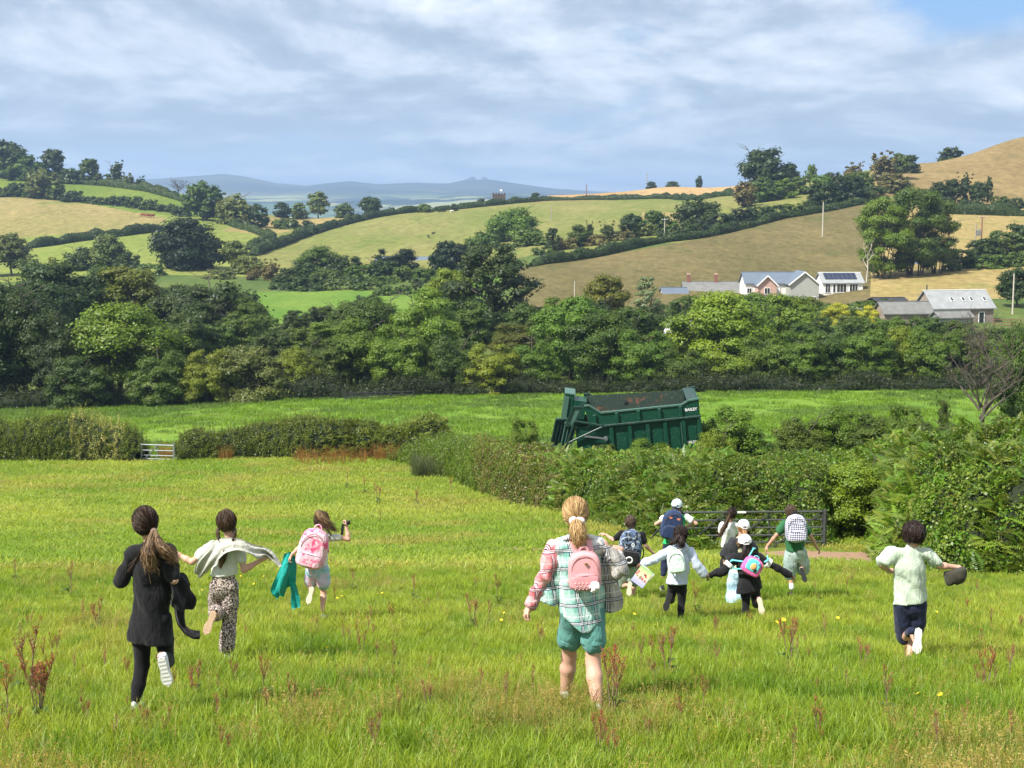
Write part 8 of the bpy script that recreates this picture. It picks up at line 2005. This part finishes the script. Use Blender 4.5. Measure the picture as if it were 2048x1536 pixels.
# 9 girl in the white cap and dark cardigan
J = dict(head=(1487, 1053), neck=(1483, 1070), shL=(1466, 1081), shR=(1500, 1082), elL=(1451, 1108, .0), wrL=(1449, 1122, .12), elR=(1508, 1106, .05), wrR=(1504, 1096, .2),
         hipL=(1467, 1144), hipR=(1484, 1144), knL=(1466, 1180, .05), ankL=(1468, 1208, -.04), knR=(1484, 1178, .16), ankR=(1486, 1190, -.08), foot=(1468, 1220))
p9 = Person('fair haired girl in a white cap, dark cardigan and baggy pale blue jeans', 20.8, J, .82, SK_FAIR)
p9.hands(((0, .5, -.8), (1, 0, 0), .6, .9), ((-.3, .5, .5), (-1, 0, 0), .6, .9)); p9.top('cream_top', C_CREAM, (1476, 1142), (0, 0), 1.0, .014)
g = Field(.010); g.folds = (.010, 12, .5, 91); a = p9.J['shL']; g.chain([a + V3(.03, 0, -.02), p9.arm_pt('L', .6), p9.arm_pt('L', 1.0), p9.arm_pt('L', 1.25)], [.080, .085, .075, .055], .03); g.limb(a + V3(.03, -.05, -.05), p9.pt(1460, 1122, -.06), .075, .085, .03, .6); obj('cardigan', g.mesh('cardigan'), C_CHAR, p9.r)
g = Field(.010); g.folds = (.010, 12, .5, 92); a = p9.J['shR']; g.chain([a + V3(-.02, 0, -.02), p9.arm_pt('R', .6), p9.arm_pt('R', 1.0), p9.arm_pt('R', 1.4)], [.080, .078, .07, .055], .03); g.limb(a + V3(-.02, -.04, -.05), p9.pt(1497, 1125, -.04), .07, .08, .03, .6); obj('cardigan', g.mesh('cardigan'), C_CHAR, p9.r)
p9.bottom('baggy_jeans', C_JEAN, (1476, 1136), (1.98, 1.9), .030, (.009, 12, .3, 93), .035, 1.1); p9.cap(C_CAPW); p9.scalp(H_RED, n=400, seed=94, low=-.75, length=1.2, vol=1.03)
p9.tail(H_RED, [(1488, 1062, -.09), (1490, 1070, -.12), (1486, 1080, -.13), (1478, 1088, -.12)], (.040, .045, .035, .015), 160, 95, wave=.02, fly=.04)
std_shoe(p9, 'L', R_WHITE, U_WHITE); std_shoe(p9, 'R', R_WHITE, U_WHITE)
m = MB(); g = Field(.009); g.ball(p9.pt(1470, 1162, -.04), (.02, .02, .05), .01)

# 10 girl in black with the pink and turquoise bag, hand in hand
J = dict(head=(1490, 1084), neck=(1492, 1102), shL=(1473, 1113), shR=(1515, 1113), elL=(1446, 1143, -.02), wrL=(1420, 1151, .0), elR=(1555, 1137, -.02), wrR=(1581, 1151, .0),
         hipL=(1490, 1172), hipR=(1510, 1172), knL=(1492, 1206, .04), ankL=(1490, 1240, -.04), knR=(1513, 1208, .20), ankR=(1516, 1200, -.12), toeR=(1523, 1222, -.18), foot=(1491, 1252))
p10 = Person('girl in a white cap and long black top running hand in hand, arms spread wide', 18.9, J, .82, SK_BROWN)
p10.hands(((-.9, 0, .1), (0, .2, -1), .7, .95), ((.7, 0, -.5), (-.4, 0, -.8), .5, .95))
p10.top('long_top', C_BLACK, (1499, 1181), (1.85, 1.85), 1.28, .016, (.009, 11, .6, 101), (.25, 0, -1), rs=(.062, .050))
for S in 'LR':
    for t, w, mt in ((.55, .030, C_WHITE), (.46, .006, C_BLACK), (.64, .006, C_BLACK)):
        if mt is C_BLACK: continue
        g = Field(.007); c = p10.arm_pt(S, t); d = unit(p10.J['el' + S] - p10.J['sh' + S]); g.limb(c - d * w, c + d * w, .072, .070, .005); g.cut(c + d * w, d); g.cut(c - d * w, -d); obj('white_band', g.mesh('white_band'), mt, p10.r)
p10.bottom('leggings', C_LEGG, (1500, 1160), (1.95, 1.75), .010, (.003, 14, .2, 5)); p10.cap(C_CAPW); p10.scalp(H_BLACK, n=400, seed=103, low=-.8, length=1.2, vol=1.03)
p10.tail(H_BLACK, [(1490, 1094, -.09), (1489, 1102, -.12), (1487, 1110, -.13), (1483, 1116, -.13)], (.035, .032, .020, .008), 120, 104, wave=.012, fly=.02)
std_shoe(p10, 'L', R_WHITE, U_BLACK); kick_shoe(p10, (1517, 1193, -.13), (1526, 1237, -.18), R_CREAM, U_PINK, .25, width=1.0)
r10, M = bag('backpack', 'x', p10, 1505, 1132, .27, .255, .13, math.radians(30), C_HOTP, -.235, 0, None, C_TURQ, straps=False, top=.42, wr=.01, seed=10)
r10['label'] = 'hot pink and turquoise small backpack tilted on the girl in the long black top'
rbox('front_panel', M @ Matrix.Translation((-.01, -.055, .02)), (.19, .045, .18), C_TURQ, r10, top=.4, wr=0)
m = MB(); m.add([M @ (Vector((-.005, -.080, .01)) + Vector((v[0] * .042, v[1] * .010, v[2] * .050))) for v in ico()[0]], [list(q) for q in ico()[1]]); m.build('orange_patch', simple('orange_print', (.80, .42, .16), .6), r10, True)
m = MB(); m.add([M @ (Vector((.040, -.082, -.03)) + Vector((v[0] * .022, v[1] * .006, v[2] * .028))) for v in ico()[0]], [list(q) for q in ico()[1]]); m.build('dark_patch', M_EYED, r10, True)
m = MB(); m.add([M @ (Vector((.045, -.078, .075)) + Vector((v[0] * .018, v[1] * .006, v[2] * .018))) for v in ico()[0]], [list(q) for q in ico()[1]]); m.build('blue_patch', simple('blue_print', (.20, .30, .62), .5), r10, True)
o10 = Vector(r10.location)
for pts in ([(1497, 1114, -.15), (1507, 1097, -.08), (1510, 1096, .03)], [(1487, 1123, -.20), (1465, 1120, -.10), (1458, 1124, .0)], [(1488, 1137, -.20), (1474, 1138, -.12), (1466, 1136, -.05)], [(1530, 1124, -.18), (1536, 1120, -.08), (1534, 1112, .0)]):
    m = MB(); P_ = [P3(a, b, 18.9 + d) - o10 for a, b, d in pts]
    for a, b in zip(P_[:-1], P_[1:]): m.bar(a, b, .010, .034, up=(0, -1, 0))
    m.build('shoulder_strap', C_TURQ, r10)

# 11 boy in the dark green tee with the checker backpack
J = dict(head=(1582, 1023), neck=(1587, 1038), shL=(1569, 1047), shR=(1607, 1048), elL=(1553, 1070, -.03), wrL=(1535, 1092, .0), elR=(1621, 1072, -.03), wrR=(1633, 1094, .0),
         hipL=(1581, 1106), hipR=(1602, 1106), knL=(1580, 1146, .08), ankL=(1583, 1176, -.02), knR=(1605, 1140, .22), ankR=(1604, 1136, -.10), toeR=(1607, 1154, -.16), foot=(1584, 1187))
p11 = Person('boy in a dark green tee and baggy washed shorts with a checkered backpack', 21.3, J, .84, SK_TAN)
p11.hands(((-.4, .1, -.9), (.9, 0, -.2), .35, 1.0), ((.6, .1, -.75), (-.5, 0, -.6), .35, 1.0))
p11.top('tee_shirt', C_DGREEN, (1591, 1101), (.62, .62), 1.02, .016, rs=(.066, .064)); p11.bottom('baggy_shorts', C_PALEJ, (1592, 1090), (1.05, .98), .036, (.009, 12, .3, 111), .03, 1.0)
m = MB(); c = p11.pt(1601, 1104, -.185); m.box(c, (.085, .008, .045), Matrix.Rotation(-.04, 3, 'Y')); m.build('waist_patch', C_WHITE2, p11.r)
p11.scalp(H_SHORT, n=900, seed=113, messy=.005, low=-.35, length=.4, vol=1.06)
std_shoe(p11, 'L', R_BLACK, U_BLACK); kick_shoe(p11, (1601, 1134, -.12), (1610, 1163, -.16), R_BLACK, U_WHITE, .235)
g = Field(.008); g.limb(p11.leg_pt('L', 1.80), p11.leg_pt('L', 1.98), .040, .038, .01); obj('sock', g.mesh('sock'), C_WHITE, p11.r)
bag('backpack', 'black and white checkered backpack on the boy in the green tee', p11, 1592, 1056, .325, .43, .20, math.radians(-3), C_CHECK, -.24, math.radians(3), (C_CHECK, .86, .38, -.22), C_BLKB, top=.5, wr=.02, seed=11)

# 12 boy in the pale tee and navy shorts with the hat
J = dict(head=(1827, 1067), neck=(1826, 1088), shL=(1786, 1104), shR=(1854, 1104), elL=(1761, 1128, -.02), wrL=(1779, 1142, .18), elR=(1878, 1131, .0), wrR=(1910, 1134, .04),
         hipL=(1806, 1208), hipR=(1838, 1208), knL=(1808, 1276, .14), ankL=(1822, 1262, -.16), toeL=(1830, 1290, -.22), knR=(1826, 1272, .12), ankR=(1817, 1318, -.03), foot=(1818, 1328))
p12 = Person('dark haired boy running in a pale mint tee and navy shorts, swinging a hat', 13.5, J, .92, SK_FAIR, headr=.108)
p12.hands(((.6, .5, 0), (0, 0, -1), .8, .95), ((.9, .1, -.1), (0, 0, -1), .85, .95))
p12.top('tee_shirt', C_MINT, (1820, 1204), (.80, .72), 1.05, .018, (.011, 12, .3, 121), (.12, 0, -1), rs=(.066, .066)); p12.bottom('shorts', C_NAVY, (1821, 1190), (.95, .80), .024, (.006, 13, .3, 122), .02, 1.0)
p12.scalp(H_BLACK, n=1100, seed=123, messy=.006, low=-.45, length=.5, vol=1.10)
g = Field(.008); a = p12.J['ankL']; b = p12.leg_pt('L', 1.72); g.limb(a, b, .040, .044, .01); obj('sock', g.mesh('sock'), C_NAVY, p12.r)
std_shoe(p12, 'R', R_WHITE, U_NAVY); kick_shoe(p12, (1836, 1253, -.18), (1831, 1310, -.24), R_WHITE, U_NAVY, .26, width=.95)
c = P3(1908, 1153, 13.5); g = Field(.008); g.ball((0, 0, .0), (.095, .075, .075), .03); g.limb((-.05, -.03, -.05), (.05, -.02, .05), .05, .055, .03); g.limb((-.07, 0, -.03), (-.02, 0, -.07), .03, .03, .03); g.folds = (.010, 12, .5, 125); g.cut((.0, 0, .070), (-.35, 0, 1))
o = obj('hat', g.mesh('hat'), C_OLIVE, loc=tuple(c)); tag(o, 'dark olive soft hat swung in the right hand of the boy in navy shorts', 'hat')
